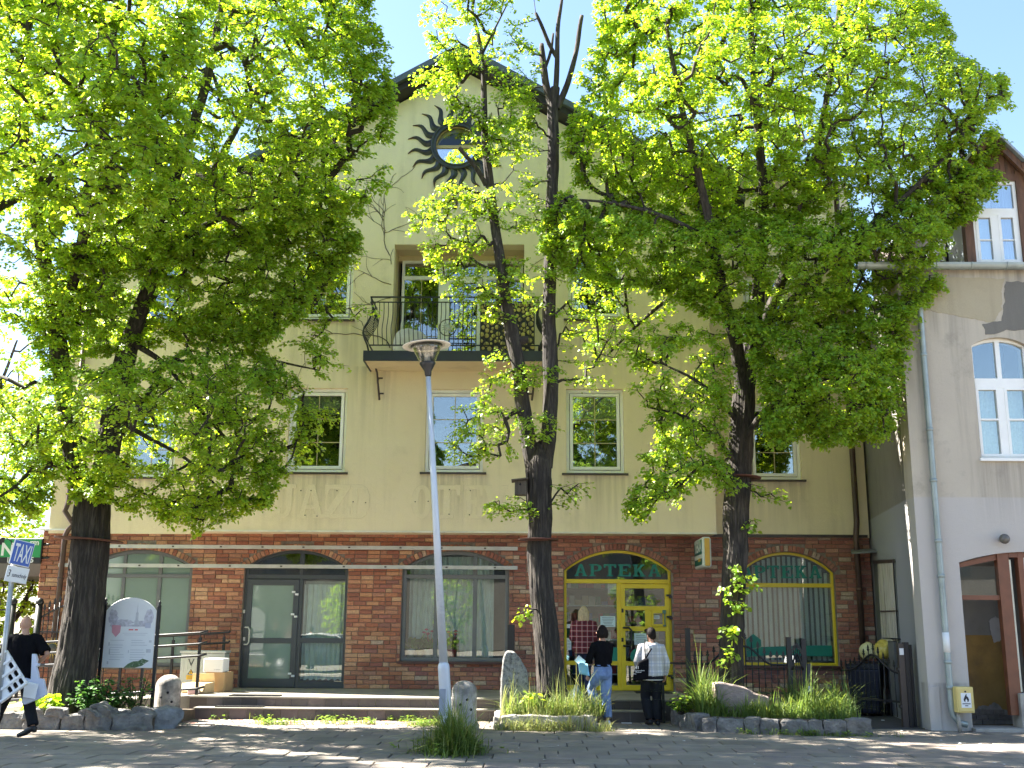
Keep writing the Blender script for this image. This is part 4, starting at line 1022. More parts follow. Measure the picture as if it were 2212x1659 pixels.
planter('low planter with long rough concrete edging round the middle linden', [(-.50, 19.3), (-.50, 18.08), (.86, 18.02), (1.02, 18.8)], .255, .2, CONC, 8, 1.2, [(.95, 19.42)], .21)
planter('low planter of weathered stone blocks round the right linden', [(2.52, 19.45), (2.75, 18.08), (3.9, 17.72), (5.25, 17.5)], .27, .24, STONE, 14, .33, [(5.2, 19.2), (3.9, 20.1), (2.9, 20.3)], .22)
tl = bpy.data.objects['stone_planter']; random.seed(31)
for k in range(9):
    q = random.uniform(.05, .98); x = pL0.x+(pL1.x-pL0.x)*q; y = pL0.y+random.uniform(-.10, .12); w = random.uniform(.12, .24); hh_ = random.uniform(.10, .20); z = random.choice((-.02, .16, .19, .2))
    o = rock([(-w, 0), (w, -.01), (w*random.uniform(.6, 1), hh_*random.uniform(.6, 1)), (w*random.uniform(-.3, .3), hh_), (-w*random.uniform(.6, 1), hh_*random.uniform(.5, 1))], random.uniform(.16, .26), (x, y-(.10 if z < 0 else 0), z), 50+k*2.3, STONE, 'stone', 3, .045, tl, 6, .012, .15); o.rotation_euler = (random.uniform(-.1, .1), random.uniform(-.15, .15), random.uniform(-.4, .4))
# loose stones
rock([(-.25, 0), (.10, -.02), (.27, .16), (.25, .30), (.02, .335), (-.27, .30), (-.29, .12)], .42, (*G(355, 1572).xy, -.01), 5, M('blue_grey_boulder', (.235, .24, .25), .9, .25, 9, .7, 45, col2=(.12, .12, .125), c2scale=5, bdist=.02), 'boulder', 2, .05, None, 5, .008, .05).rotation_euler = (0, 0, .35)
tag(bpy.data.objects['boulder'], 'angular blue-grey boulder on the pavement beside the left stone bollard', 'boulder')
w = .225
o = rock([(-.24, -.1), (.24, -.1), (.235, .45), (.20, .72), (.11, .90), (-.02, 1.02), (-.14, 1.03), (-.21, .88), (-.235, .5)], .30, (AX(1111, 1500, 18.7), 18.7, .18), 9, GRANITE, 'standing_stone', 3, .03, sc=3)
tag(o, 'tall rounded granite standing stone left of the middle linden trunk', 'standing stone')
o = rock([(-.42, -.05), (.42, -.12), (.45, .22), (.22, .27), (.08, .36), (-.30, .44), (-.44, .42)], .34, (AX(1600, 1500, 18.55), 18.55, .30), 13, PINKSTONE, 'boulder', 3, .02, sc=3)
tag(o, 'broad pinkish boulder leaning at the foot of the right linden', 'boulder')
def bollard(x, y, h, r, label, seed):
    t = thing('stone_bollard', label, 'bollard', (x, y, 0), 0, 'domed concrete bollards'); m = MB()
    pr = [(r*1.22, 0), (r*1.22, .07), (r*1.06, .13), (r, .22), (r*.99, h-r*.85)]+[(r*.99*math.cos(a*PI/16), h-r*.85+r*.85*math.sin(a*PI/16)) for a in range(1, 9)]
    m.lathe(pr[:-1]+[(.002, h)], (x, y, 0), 32); o = m.build('body', BOLL, t)
    for v in o.data.vertices: v.co += noise.noise_vector(v.co*5+Vector((seed, 0, 0)))*.012
    for a, zz in ((-.25, h*.52), (.28, h*.62), (.62, h*.42)):
        m = MB(); p = Vector((x+r*.97*math.sin(a), y-r*.97*math.cos(a), zz)); d = Vector((math.sin(a), -math.cos(a), 0)); m.tube([p-d*.02, p+d*.012], .022, 8); m.build('hole', INNER, t)
    return t
g = G(376, 1552); bollard(g.x, 19.15, .76, .215, 'domed stone bollard behind the boulder left of the steps', 1)
g = G(1001, 1578); bollard(g.x, g.y+.15, .76, .20, 'domed stone bollard right of the street lamp before the steps', 4)

# ================================================================== GREY HOUSE
XG = 6.517; XG2 = 6.985
house = thing('grey_house', 'old grey rendered house with brown dormer at the right edge of the photo', 'house', (XG, YG, 0))
zg = AZ(2130, 583, YG)
def gx(x, y=1300): return AX(x, y, YG)
def gz(y, x=2130): return AZ(x, y, YG)
wx0, wx1 = AX(2108, 860, YG), AX(2108, 860, YG)+ .98
wz0, wzs, wza = gz(990), gz(747), gz(731)
warch, wq = arch(wx0, wx1, wz0, wzs, wza+.02, 14)
dx0 = AX(2083, 1350, YG); dx1 = dx0+2.35; dzs, dza = gz(1215), gz(1199)
darch, dq = arch(dx0, dx1, .02, dzs, dza+.06, 16)
vf = shape2d([[(XG, 0), (13, 0), (13, zg), (XG, zg)], warch, darch], .4)
m = MB(); m.add(*place_flat(vf, (0, YG+.2, 0))); m.build('front_wall', GREYPL, house)
m = MB(); m.add([(XG, YG+.402, 0), (XG2, YW-.002, 0), (XG2, 34, 0), (XG, YG+.402, zg), (XG2, YW-.002, zg), (XG2, 34, zg), (XG+.4, YG+.402, 0), (XG2+.4, YW-.002, 0), (XG2+.4, 34, 0), (XG+.4, YG+.402, zg), (XG2+.4, YW-.002, zg), (XG2+.4, 34, zg)],
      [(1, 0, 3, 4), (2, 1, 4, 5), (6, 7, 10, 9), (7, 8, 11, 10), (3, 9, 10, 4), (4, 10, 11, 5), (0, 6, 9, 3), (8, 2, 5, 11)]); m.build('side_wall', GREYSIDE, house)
m = MB(); m.box(XG-.012, dx0-.5, YG-.025, YG-.001, 0, gz(1483)); bevel(m.build('plinth', GREYPL, house), .01)
for mn_ in ('grey_render',): streaks(mn_, [(XG-.1, XG+.42, 7.2, 3.4), (XG+.5, 9.5, 7.95, 1.6), (wx0-.1, wx1+.1, wz0-.04, 1.2), (XG-.1, 9.5, .75, .9)], (.17, .155, .135))
# patches: bare pale and dark areas under the gutter
def patch(pts, mat, name, y=YG):
    m = MB(); out = [(AX(x, yy, y), AZ(x, yy, y)) for x, yy in pts]; m.prism(out, y-.006, y+.02); return m.build(name, mat, house)
def sq(x, y): return (1607.2+.5311*x, 259.2+.5311*y)
PATCHL = plaster_mat('pale_patch', (.42, .36, .25), (.26, .22, .16), (.46, .40, .29)); PATCHD = plaster_mat('dark_patch', (.175, .165, .15), (.12, .11, .10), (.21, .20, .18))
def ragged(pts, amp=2.0, k=11):
    out = []
    for i in range(len(pts)):
        a, b = Vector(pts[i]).to_2d(), Vector(pts[(i+1) % len(pts)]).to_2d()
        for j in range(k): q = a.lerp(b, j/k); nv = noise.noise_vector(Vector((q.x*.06, q.y*.06, 2)))*amp*3+noise.noise_vector(Vector((q.x*.25, q.y*.25, 5)))*amp*1.2; out.append((q.x+nv.x+random.uniform(-amp, amp)*.25, q.y+nv.y+random.uniform(-amp, amp)*.25))
    return out
patch(ragged([sq(*p) for p in ((780, 640), (1060, 645), (1045, 700), (1050, 770), (1010, 825), (880, 800), (740, 770), (690, 720))], 1.6), PATCHL, 'plaster_patch')
patch(ragged([sq(*p) for p in ((1062, 660), (1330, 655), (1330, 830), (1080, 860), (985, 870), (970, 835), (1045, 815), (1058, 740))], 1.6), PATCHD, 'plaster_patch')
# arched window
def hw_frame(outl, inner, y0, y1, mat, name, parent=house):
    m = MB(); m.frame(outl, inner, y0, y1); return m.build(name, mat, parent)
ins, _ = arch(wx0+.05, wx1-.05, wz0+.05, wzs-.0, wza-.035, 14)
w = hw_frame(warch, ins, YG+.10, YG+.18, WHITEPVC, 'window')
xm = (wx0+wx1)/2; zt0, zt1 = gz(835), gz(815)
m = MB(); m.box(xm-.05, xm+.05, YG+.095, YG+.175, wz0+.04, zt0+.001); m.box(xm-.04, xm+.04, YG+.096, YG+.174, zt1-.001, wza-.02); m.box(wx0+.045, wx1-.045, YG+.09, YG+.17, zt0, zt1)
zb = gz(904)
for a, b in ((wx0+.045, xm-.05), (xm+.05, wx1-.045)):
    m.frame([(a, wz0+.045), (b, wz0+.045), (b, zt0), (a, zt0)], [(a+.045, wz0+.09), (b-.045, wz0+.09), (b-.045, zt0-.04), (a+.045, zt0-.04)], YG+.085, YG+.165); m.box(a+.04, b-.04, YG+.088, YG+.16, zb-.016, zb+.016)
m.build('sash', WHITEPVC, w)
m = MB(); m.prism([(x, z) for x, z in ins], YG+.13, YG+.14); m.build('pane', GLASS, w)
m = MB(); m.box(wx0-.03, wx1+.03, YG-.05, YG+.09, wz0-.05, wz0-.003); m.build('sill', WHITEPVC, w)
def sheet(x0, x1, z0, z1, y, amp, waves, n=60, nz=6, thick=0, hem=0.0):
    m = MB(); vs = []
    for j in range(nz+1):
        for i in range(n+1):
            t = i/n; f = waves*(1+.07*math.sin(j*.7)); vs.append((x0+(x1-x0)*t, y+amp*math.sin(2*PI*f*t+.4*math.sin(9*t))+amp*.4*math.sin(2*PI*f*2.3*t+1), z0+(z1-z0)*j/nz+(hem*math.sin(2*PI*waves*t) if j == 0 else 0)))
    m.add(vs, [(j*(n+1)+i, j*(n+1)+i+1, (j+1)*(n+1)+i+1, (j+1)*(n+1)+i) for j in range(nz) for i in range(n)], smooth=True); return m
m = sheet(wx0+.05, wx1-.05, wz0+.05, zt0, YG+.30, .02, 9); tag(m.build('lace_curtain', LACE), 'pale lace curtain behind the arched window of the grey house', 'curtain')
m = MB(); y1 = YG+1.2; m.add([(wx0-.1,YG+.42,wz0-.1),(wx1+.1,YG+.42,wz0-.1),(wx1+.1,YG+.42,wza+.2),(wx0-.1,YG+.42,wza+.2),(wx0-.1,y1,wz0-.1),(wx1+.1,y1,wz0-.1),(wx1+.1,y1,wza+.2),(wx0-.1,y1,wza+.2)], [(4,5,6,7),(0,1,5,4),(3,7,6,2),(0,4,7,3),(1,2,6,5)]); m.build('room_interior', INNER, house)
# gutter, downspout
m = MB(); yg = YG-.13; zz = gz(578)
vs = []; k = 8; xs_ = [XG-.75, 13]
for x in xs_:
    for j in range(k+1): a = PI+PI*j/k; vs.append((x, yg+.085*math.cos(a), zz+.03+.10*math.sin(a)))
m.add(vs, [(j, j+1, k+2+j, k+1+j) for j in range(k)])
gt = m.build('gutter', ZINC, house); sm = gt.modifiers.new('thick', 'SOLIDIFY'); sm.thickness = .008
for q in range(9):
    m = MB(); xx = XG-.6+q*.62; m.tube([(xx, yg+.095*math.cos(PI+PI*j/8), zz+.03+.108*math.sin(PI+PI*j/8)) for j in range(9)], .012, 5); m.build('gutter_bracket', ZINC, gt)
xd = AX(2023, 1120, YG-.10); yd = YG-.10; ze_ = gz(1548)
pipe('downspout', [(xd-.12, yg, zz-.06), (xd-.05, yg+.0, zz-.25), (xd, yd, zz-.5), (xd, yd, .42), (xd+.01, yd, .26), (xd+.10, yd-.02, .14), (xd+.22, yd-.03, .11)], .052, ZINC, house, [(xd, yd, gz(y)) for y in (770, 930, 1040, 1170, 1245, 1430, 1485)])
m = MB(); m.lathe([(.0545, -.16), (.0545, .16)], (xd, yd, gz(1388)), 12); m.build('pale_collar', PAPER, bpy.data.objects['downspout'])
# dormer with boards
yD = YG+.12
def dX(x, y): return AX(x, y, yD)
def dZ(y): return AZ(2140, y, yD)
ax_, az_ = dX(2134, 300), dZ(290); el = dX(2192, 400)-ax_; ez = dZ(343)
dw0, dw1 = ax_-(dX(2203, 480)-ax_)+.02, dX(2203, 480); dz0, dz1 = zz+.10, dZ(390)
m = MB(); m.box(dw0-.16, dw0-.002, yD, yD+.15, dz0-.1, dz1+.2); m.box(dw1+.002, dw1+.16, yD, yD+.15, dz0-.1, dz1+.2); m.box(dw0-.001, dw1+.001, yD+.004, yD+.15, dz1+.002, dz1+.14); m.build('dormer_post', BROWNWD, house)
nb_ = 11; hw_ = (dw1-dw0)/2+.16; xc_ = (dw0+dw1)/2; apz_ = az_-.12; sl_ = (az_-ez)/el
for i in range(nb_):
    a = xc_-hw_+2*hw_*i/nb_+.004; b = xc_-hw_+2*hw_*(i+1)/nb_-.004
    za_, zb_ = apz_-abs(a-xc_)*sl_, apz_-abs(b-xc_)*sl_; zlow = dz1+.142
    m = MB(); 
    if max(za_, zb_) > zlow+.03:
        o_ = [(a, zlow), (b, zlow), (b, max(zb_, zlow+.01)), (a, max(za_, zlow+.01))]
        if a < xc_ < b: o_ = o_[:3]+[(xc_, apz_)]+o_[3:]
        yy_ = yD+.02+random.uniform(-.006, .006); m.prism(o_, yy_, yy_+.03); m.build('board', BROWNWD, house)
for sg in (-1, 1):
    e_ = hw_+.28
    m = MB(); p0 = (xc_, az_-.02); p1 = (xc_+sg*e_, az_-.02-e_*sl_)
    m.add([(p0[0], yD-.14, p0[1]), (p1[0], yD-.14, p1[1]), (p1[0], yD-.14, p1[1]-.17), (p0[0], yD-.14, p0[1]-.17), (p0[0], yD-.06, p0[1]), (p1[0], yD-.06, p1[1]), (p1[0], yD-.06, p1[1]-.17), (p0[0], yD-.06, p0[1]-.17)], [(0,1,2,3),(7,6,5,4),(0,4,5,1),(1,5,6,2),(2,6,7,3),(3,7,4,0)]); m.build('bargeboard', BROWNWD, house)
    m = MB(); m.add([(p0[0], yD-.22, p0[1]+.07), (p1[0]+sg*.12, yD-.22, p1[1]-.02), (p1[0]+sg*.12, 26, p1[1]-.02), (p0[0], 26, p0[1]+.07), (p0[0], yD-.22, p0[1]+.01), (p1[0]+sg*.12, yD-.22, p1[1]-.08), (p1[0]+sg*.12, 26, p1[1]-.08), (p0[0], 26, p0[1]+.01)], [(0,1,2,3),(7,6,5,4),(0,4,5,1),(1,5,6,2),(2,6,7,3),(3,7,4,0)]); m.build('dormer_roof', ROOFBLUE, house)
    m = MB(); m.box(xc_+sg*(hw_+.02)-.12, xc_+sg*(hw_+.02)+.12, yD-.16, yD+.0, dz1+.18, dz1+.30); bevel(m.build('corbel', BROWNWD, house), .02)
m = MB(); m.frame([(dw0,dz0),(dw1,dz0),(dw1,dz1),(dw0,dz1)], [(dw0+.06,dz0+.06),(dw1-.06,dz0+.06),(dw1-.06,dz1-.06),(dw0+.06,dz1-.06)], yD+.04, yD+.11)
xm = (dw0+dw1)/2+.0; zt0, zt1 = dZ(463), dZ(449)
m.box(xm-.045, xm+.045, yD+.035, yD+.10, dz0+.05, zt0+.001); m.box(dw0+.055, dw1-.055, yD+.03, yD+.105, zt0, zt1)
zb = dZ(516); m.box(dw0+.055, dw1-.055, yD+.05, yD+.08, zb-.012, zb+.012)
for a, b in ((dw0+.055, xm-.045), (xm+.045, dw1-.055)): m.frame([(a, dz0+.055), (b, dz0+.055), (b, zt0), (a, zt0)], [(a+.05, dz0+.105), (b-.05, dz0+.105), (b-.05, zt0-.05), (a+.05, zt0-.05)], yD+.03, yD+.095)
dwn = m.build('window', WHITEPVC, house)
pane(dwn, dw0+.05, dw1-.05, dz0+.05, dz1-.05, yD+.07, glass_mat('dormer_glass', refl=.38))
m = sheet(xm+.02, dw1-.06, dz0+.06, dz1-.06, yD+.16, .02, 5); tag(m.build('net_curtain', M('dormer_net', (.30, .34, .60), .9)), 'thin bluish net curtain behind the dormer window', 'curtain')
for sg in (-1, 1):
    m = MB(); xw = xc_+sg*(hw_-.02); m.box(min(xw, xw-sg*.1), max(xw, xw-sg*.1), yD+.152, 24, dz0-.3, dz1+.25); m.build('dormer_cheek', ROOFBLUE, house)
m = MB(); m.box(dw0+.05, xm-.02, yD+.13, yD+.14, dz0+.05, dz1-.05); tag(m.build('roller_blind', M('pale_blind', (.62, .68, .76), .9)), 'pale roller blind pulled down behind the left dormer sash', 'blind')
m = MB(); m.box(dw0-.16, dw1+.16, yD+.9, yD+1, dz0-.2, dz1+.2); m.build('dormer_interior', INNER, house)
# main roof of the grey house
m = MB(); m.add([(XG-.3, YG-.05, zz+.06), (14, YG-.05, zz+.06), (14, 25, zz+3), (XG+.2, 25, zz+3), (XG-.3, YG-.05, zz-.0), (14, YG-.05, zz-.0), (14, 25, zz+2.94), (XG+.2, 25, zz+2.94)], [(0,1,2,3),(7,6,5,4),(0,4,5,1),(1,5,6,2),(2,6,7,3),(3,7,4,0)]) 
m.v = [(x, y+ (1.0 if y < 20 else 0), z+(.0 if y > 20 else .35)) for x, y, z in m.v]
m.build('roof', M('grey_roof_tiles', (.16, .12, .11), .8, .2, 6), house)
# passage
px1 = AX(2166, 1300, YG); 
m = MB(); fw = .07
pin, _ = arch(dx0+.0, dx1, .02, dzs, dza+.06, 16)
zp0, zp1 = AZ(2110, 1296, YG+.15), AZ(2110, 1286, YG+.15)
def dzx(x): return dq[1]+math.sqrt(max(0, dq[2]**2-(x-dq[0])**2))
m.prism([(px1, .25), (px1+.19, .25), (px1+.19, dzx(px1+.19)), (px1, dzx(px1))], YG+.06, YG+.20)
m.box(dx0+.001, px1+.001, YG+.09, YG+.19, zp0, zp1)
m.prism([(dx0+.001, dzs-.09), (px1-.001, dzx(px1)-.10), (px1-.001, dzx(px1)-.002), (dx0+.05, dzs+.0)], YG+.09, YG+.19)
m.prism([(px1+.34, .62), (px1+.43, .62), (px1+.43, dzx(px1+.43)), (px1+.34, dzx(px1+.34))], YG+.05, YG+.2)
m.box(px1+.191, dx1-.01, YG+.055, YG+.195, dzx(px1+.2)-.08, dzx(px1+.2)-.002)
pf = m.build('passage_frame', REDWD, house)
m = MB(); m.prism([(px1+.205, .62), (px1+.235, .62), (px1+.235, dzx(px1+.22)-.12), (px1+.205, dzx(px1+.22)-.12)], YG+.10, YG+.14); m.build('pale_strip', M('pale_strip', (.75, .74, .60), .4), pf)
pane(pf, dx0+.002, px1, zp1-.005, dzs-.06, YG+.14, SHOPGLASS)
m = MB(); m.box(px1+.43, dx1-.005, YG+.12, YG+.13, .62, dzx(px1+.6)-.1); m.build('display_pane', M('pale_display_panel', (.52, .50, .49), .4), pf)
m = MB(); m.box(px1+.13, dx1+.3, YG-.03, YG+.35, .02, .60); bevel(m.build('window_plinth', CONC, house), .012)
# inner passage wall, plastered grey over ochre, running back from the opening
m = MB(); m.add([(px1+.02, YG+.21, 0), (dx0-.55, 23.5, 0), (dx0-.55, 23.5, 3), (px1+.02, YG+.21, 3)], [(0, 1, 2, 3)])
m = MB()
zo = AZ(2130, 1372, YG+1.0)
m.add([(dx0-.3, YG+1.0, 0), (px1+.5, YG+1.0, 0), (px1+.5, YG+1.0, zo), (dx0-.3, YG+1.0, zo)], [(0, 1, 2, 3)]); m.build('ochre_dado', OCHRE, house)
m = MB(); m.box(dx0-.4, px1+.6, YG+1.01, YG+1.1, 0, 3.2); m.box(dx0-.45, dx0-.3, YG+.41, YG+1.1, 0, 3.2); m.box(px1+.45, px1+.6, YG+.41, YG+1.1, 0, 3.2); m.build('passage_wall', plaster_mat('passage_plaster', (.27, .255, .24), (.16, .15, .14), (.33, .31, .29)), house)
o_ = [(AX(x, y, YG+.99), AZ(x, y, YG+.99)) for x, y in ragged([(2136, 1342), (2150, 1331), (2163, 1340), (2168, 1372), (2160, 1384), (2149, 1388), (2142, 1372)], 1.5)]
m = MB(); m.prism(o_, YG+.985, YG+.999); m.build('plaster_repair', PATCHL if False else M('pale_filler', (.42, .40, .40), .9), house)
zmax = AZ(2150, 1530, YG+.98)
m = MB(); o_ = [(AX(x, y, YG+.98), max(.0, AZ(x, y, YG+.98))) for x, y in ragged([(2104, 1565), (2195, 1565), (2188, 1540), (2165, 1530), (2148, 1515), (2130, 1528), (2112, 1524)], 2)]; m.prism(o_, YG+.975, YG+.984); m.build('bare_masonry', M('bare_masonry', (.22, .20, .185), .95, .3, 9, .8, 40, col2=(.34, .32, .30), c2scale=5), house)
m = MB()
for r in range(3):
    for c in range(5): x0 = dx0-.05+c*.2+(r % 2)*.1; m.box(x0, x0+.185, YG+.955, YG+.974, .03+r*.085, .105+r*.085)
tag(m.build('bare_brick', M('bare_brick', (.19, .165, .15), .95, .3, 9, .8, 50), house), kind='stuff')
m = MB(); m.box(dx0-.02, dx1+.1, YG-.16, YG+.5, -.02, .055); bevel(m.build('threshold', CONC, house), .01)
m = MB(); c_ = A(2170, 1164, YG-.14)
m.lathe([(.085*math.sin(a*PI/10)+.0005, -.085*math.cos(a*PI/10)) for a in range(11)], c_, 16); lp = m.build('wall_lamp', M('lamp_dark_globe', (.13, .12, .11), .25), house)
m = MB(); m.tube([c_+Vector((0, .05, 0)), c_+Vector((0, .145, .0))], .05, 10); m.build('lamp_base', GALV, lp)
# strip curtain doorway on the side wall
def sw(x, y):                                         # point on the grey house's side wall
    d = ROT @ Vector(((x-FW/2)/FPX, -(y-FH/2)/FPX, -1)); n = Vector((YW-YG-.4, -(XG2-XG), 0)); p0 = Vector((XG, YG+.4, 0))
    return CAM+d*((p0-CAM).dot(n)/d.dot(n))
def side_poly(pts, name, mat, off, parent=house, th=.03):
    n = Vector((-(YW-YG-.4), (XG2-XG), 0)).normalized(); ps = [sw(*p) for p in pts]; m = MB(); k = len(ps)
    m.add([p+n*off for p in ps]+[p+n*(off-th) for p in ps], [tuple(range(k)), tuple(reversed(range(k, 2*k)))]+[(i, i+k, (i+1) % k+k, (i+1) % k) for i in range(k)]); return m.build(name, mat, parent)
d_ = side_poly([(1888, 1213), (1934, 1211), (1952, 1500), (1903, 1482)], 'side_door', M('side_door_grey', (.10, .11, .105), .7), .012)
random.seed(4)
for i in range(9):
    t0, t1 = i/9, (i+.82)/9
    def q(t, top): return (1899+34*t+0, 1217-2*t) if top else (1909+36*t, 1395+4*t)
    a, b, c, e = q(t0, 1), q(t1, 1), q(t1, 0), q(t0, 0)
    side_poly([a, b, c, e], 'strip', STRIPCUR, .03+random.uniform(0, .015), d_, .008)
side_poly([(1906, 1319), (1942, 1318), (1942.4, 1321.5), (1906.4, 1322.5)], 'strip_bar', SILL, .055, d_)
side_poly([(1890, 1211), (1935, 1208), (1935.5, 1216), (1891, 1218)], 'lintel', SILL, .05, d_)
# ================================================================== TREES
def mesh_np(name, V, Fq, mat, tint=None, smooth=False):
    """quads from arrays; tint per face"""
    me = bpy.data.meshes.new(name); nv, nf = len(V), len(Fq)
    me.vertices.add(nv); me.vertices.foreach_set('co', np.ascontiguousarray(V, np.float32).ravel())
    k = Fq.shape[1]
    me.loops.add(nf*k); me.loops.foreach_set('vertex_index', np.ascontiguousarray(Fq, np.int32).ravel())
    me.polygons.add(nf); me.polygons.foreach_set('loop_start', np.arange(0, nf*k, k, dtype=np.int32)); me.polygons.foreach_set('loop_total', np.full(nf, k, np.int32))
    if smooth: me.polygons.foreach_set('use_smooth', np.ones(nf, bool))
    if tint is not None:
        at = me.attributes.new('tint', 'FLOAT_COLOR', 'FACE'); d = np.ones((nf, 4), np.float32); d[:, :3] = tint; at.data.foreach_set('color', d.ravel())
    me.update(calc_edges=True); me.validate(); me.materials.append(mat); return me
def nrm(a): return a/np.maximum(1e-9, np.linalg.norm(a, axis=-1, keepdims=True))
LEAFV = np.array([(0,0,0),(.22,.40,.05),(.62,.40,.0),(1,0,-.16),(.62,-.40,.0),(.22,-.40,.05)], float)
KITE = np.array([(0,0,0),(.36,.47,.07),(1,0,-.12),(.36,-.47,.07)], float)
def kites(P, axis, normal, size, col):
    n = len(P); ax = nrm(axis); nn = nrm(normal-ax*np.sum(normal*ax, 1, keepdims=True)); lat = np.cross(nn, ax)
    V = P[:, None, :]+size[:, None, None]*(KITE[None, :, 0:1]*ax[:, None, :]+KITE[None, :, 1:2]*lat[:, None, :]+KITE[None, :, 2:3]*nn[:, None, :])
    return V.reshape(-1, 3), np.arange(n*4).reshape(-1, 4), col
def leaves(P, axis, normal, size, col):
    """heart-shaped leaves folded along the midrib: two quads each"""
    n = len(P); ax = nrm(axis); nn = nrm(normal-ax*np.sum(normal*ax, 1, keepdims=True)); lat = np.cross(nn, ax)
    V = P[:, None, :]+size[:, None, None]*(LEAFV[None, :, 0:1]*ax[:, None, :]+LEAFV[None, :, 1:2]*lat[:, None, :]+LEAFV[None, :, 2:3]*nn[:, None, :])
    b = np.arange(n)[:, None]*6
    F = np.concatenate([b+np.array([[0, 1, 2, 3]]), b+np.array([[0, 3, 4, 5]])], 1).reshape(-1, 4)
    return V.reshape(-1, 3), F, np.repeat(col, 2, axis=0)
def leaf_cols(n, r, yellow=.15):
    k = r.normal(1.0, .16, n)[:, None]; y = (r.random(n) < yellow)[:, None]*r.uniform(.2, .6, (n, 1))
    c = np.ones((n, 3))*k; c[:, 0:1] *= 1+.5*y; c[:, 1:2] *= 1+.22*y; c[:, 0] *= r.normal(1, .08, n)
    return np.clip(c, .5, 1.8)
def spray_leaves(base, d, L, r, per=26, size=.08, flat=.25, droop=.38):
    """twigs of alternate leaves: base (S,3), direction d (S,3), length L (S,)"""
    S = len(base); up = np.array([0, 0, 1.0])
    side = nrm(np.cross(d, up)+1e-6); 
    t = np.sort(r.random((S, per)), 1)*.95+.05
    sgn = np.where((np.arange(per) % 2)[None, :] == 0, 1, -1)*np.ones((S, 1))
    spread = (r.uniform(.02, .26, (S, per)))*(1-.45*t)*L[:, None]*.9
    pos_ = base[:, None, :]+d[:, None, :]*(t*L[:, None])[..., None]+side[:, None, :]*(sgn*spread)[..., None]
    pos_[..., 2] -= droop*(t**2)*L[:, None]*.6 + spread*droop*.5
    pos_ += r.normal(0, .025, pos_.shape)*np.array([1, 1, 1.5])
    ax = d[:, None, :]*.55+side[:, None, :]*(sgn*.75)[..., None]+r.normal(0, .3, pos_.shape); ax[..., 2] -= .45
    nm = np.zeros_like(pos_)+up; nm += r.normal(0, flat, pos_.shape)*1.6 + np.array([0, -.35, 0])
    sz = size*r.uniform(.62, 1.2, (S, per))
    P = pos_.reshape(-1, 3)
    return (kites if per > 14 else leaves)(P, ax.reshape(-1, 3), nm.reshape(-1, 3), sz.ravel(), leaf_cols(len(P), r))
def in_poly(pt, poly):
    x, y = pt[:, 0], pt[:, 1]; ins = np.zeros(len(pt), bool); n = len(poly)
    for i in range(n):
        (x1, y1), (x2, y2) = poly[i], poly[(i+1) % n]
        c = ((y1 > y) != (y2 > y)) & (x < (x2-x1)*(y-y1)/((y2-y1) or 1e-9)+x1); ins ^= c
    return ins
def edge_dist(pt, poly):
    d = np.full(len(pt), 1e9); n = len(poly)
    for i in range(n):
        a = np.array(poly[i]); b = np.array(poly[(i+1) % n]); ab = b-a
        t = np.clip(((pt-a)@ab)/max(1e-9, ab@ab), 0, 1); d = np.minimum(d, np.linalg.norm(pt-(a+t[:, None]*ab), axis=1))
    return d
def crown_targets(polypx, Y, thick, n, r, minsep=.1, back=1.0, front=1.0, clump=.27):
    poly = [(AX(x, y, Y), AZ(x, y, Y)) for x, y in polypx]
    xs = [p[0] for p in poly]; zs = [p[1] for p in poly]; out = []
    tries = 0
    while len(out) < n and tries < 90:
        tries += 1
        pt = np.stack([r.uniform(min(xs), max(xs), n), r.uniform(min(zs), max(zs), n)], 1)
        pt = pt[in_poly(pt, poly)]; 
        if not len(pt): continue
        ed = edge_dist(pt, poly); T = thick*np.minimum(1, ed/(thick*.9))
        u = r.uniform(-1, 1, len(pt)); u = np.sign(u)*np.abs(u)**.75
        yy = Y+np.where(u > 0, u*back, u*front)*T
        for (x, z), y in zip(pt, yy):
            q = np.array([x, y, z])
            if clump and noise.noise(Vector((x*.85, y*.7, z*1.25)))+.35*noise.noise(Vector((x*2.1, y*2.1, z*3.2))) < clump*r.uniform(.6, 1.4)-.35: continue
            if out:
                if np.min(np.sum((np.array(out[-160:])-q)**2, 1)) < minsep**2: continue
            out.append(q)
            if len(out) >= n: break
    return np.array(out)
def densify(pl, step=.22):
    out = []
    for (a, ra), (b, rb) in zip(pl[:-1], pl[1:]):
        n = max(1, int((Vector(b)-Vector(a)).length/step))
        for i in range(n): t = i/n; out.append((np.array(a)*(1-t)+np.array(b)*t, ra*(1-t)+rb*t))
    out.append((np.array(pl[-1][0]), pl[-1][1])); return out
def smooth_pl(pl):
    """Catmull-Rom through limb points [(point, radius)]"""
    P = [np.array(p) for p, r in pl]; R = [r for p, r in pl]; out = []
    for i in range(len(P)-1):
        p0, p1, p2, p3 = P[max(0, i-1)], P[i], P[i+1], P[min(len(P)-1, i+2)]
        n = max(2, int(np.linalg.norm(p2-p1)/.12))
        for j in range(n):
            t = j/n; out.append((.5*(2*p1+(p2-p0)*t+(2*p0-5*p1+4*p2-p3)*t*t+(3*p1-p0-3*p2+p3)*t**3), R[i]*(1-t)+R[i+1]*t))
    out.append((P[-1], R[-1])); return out
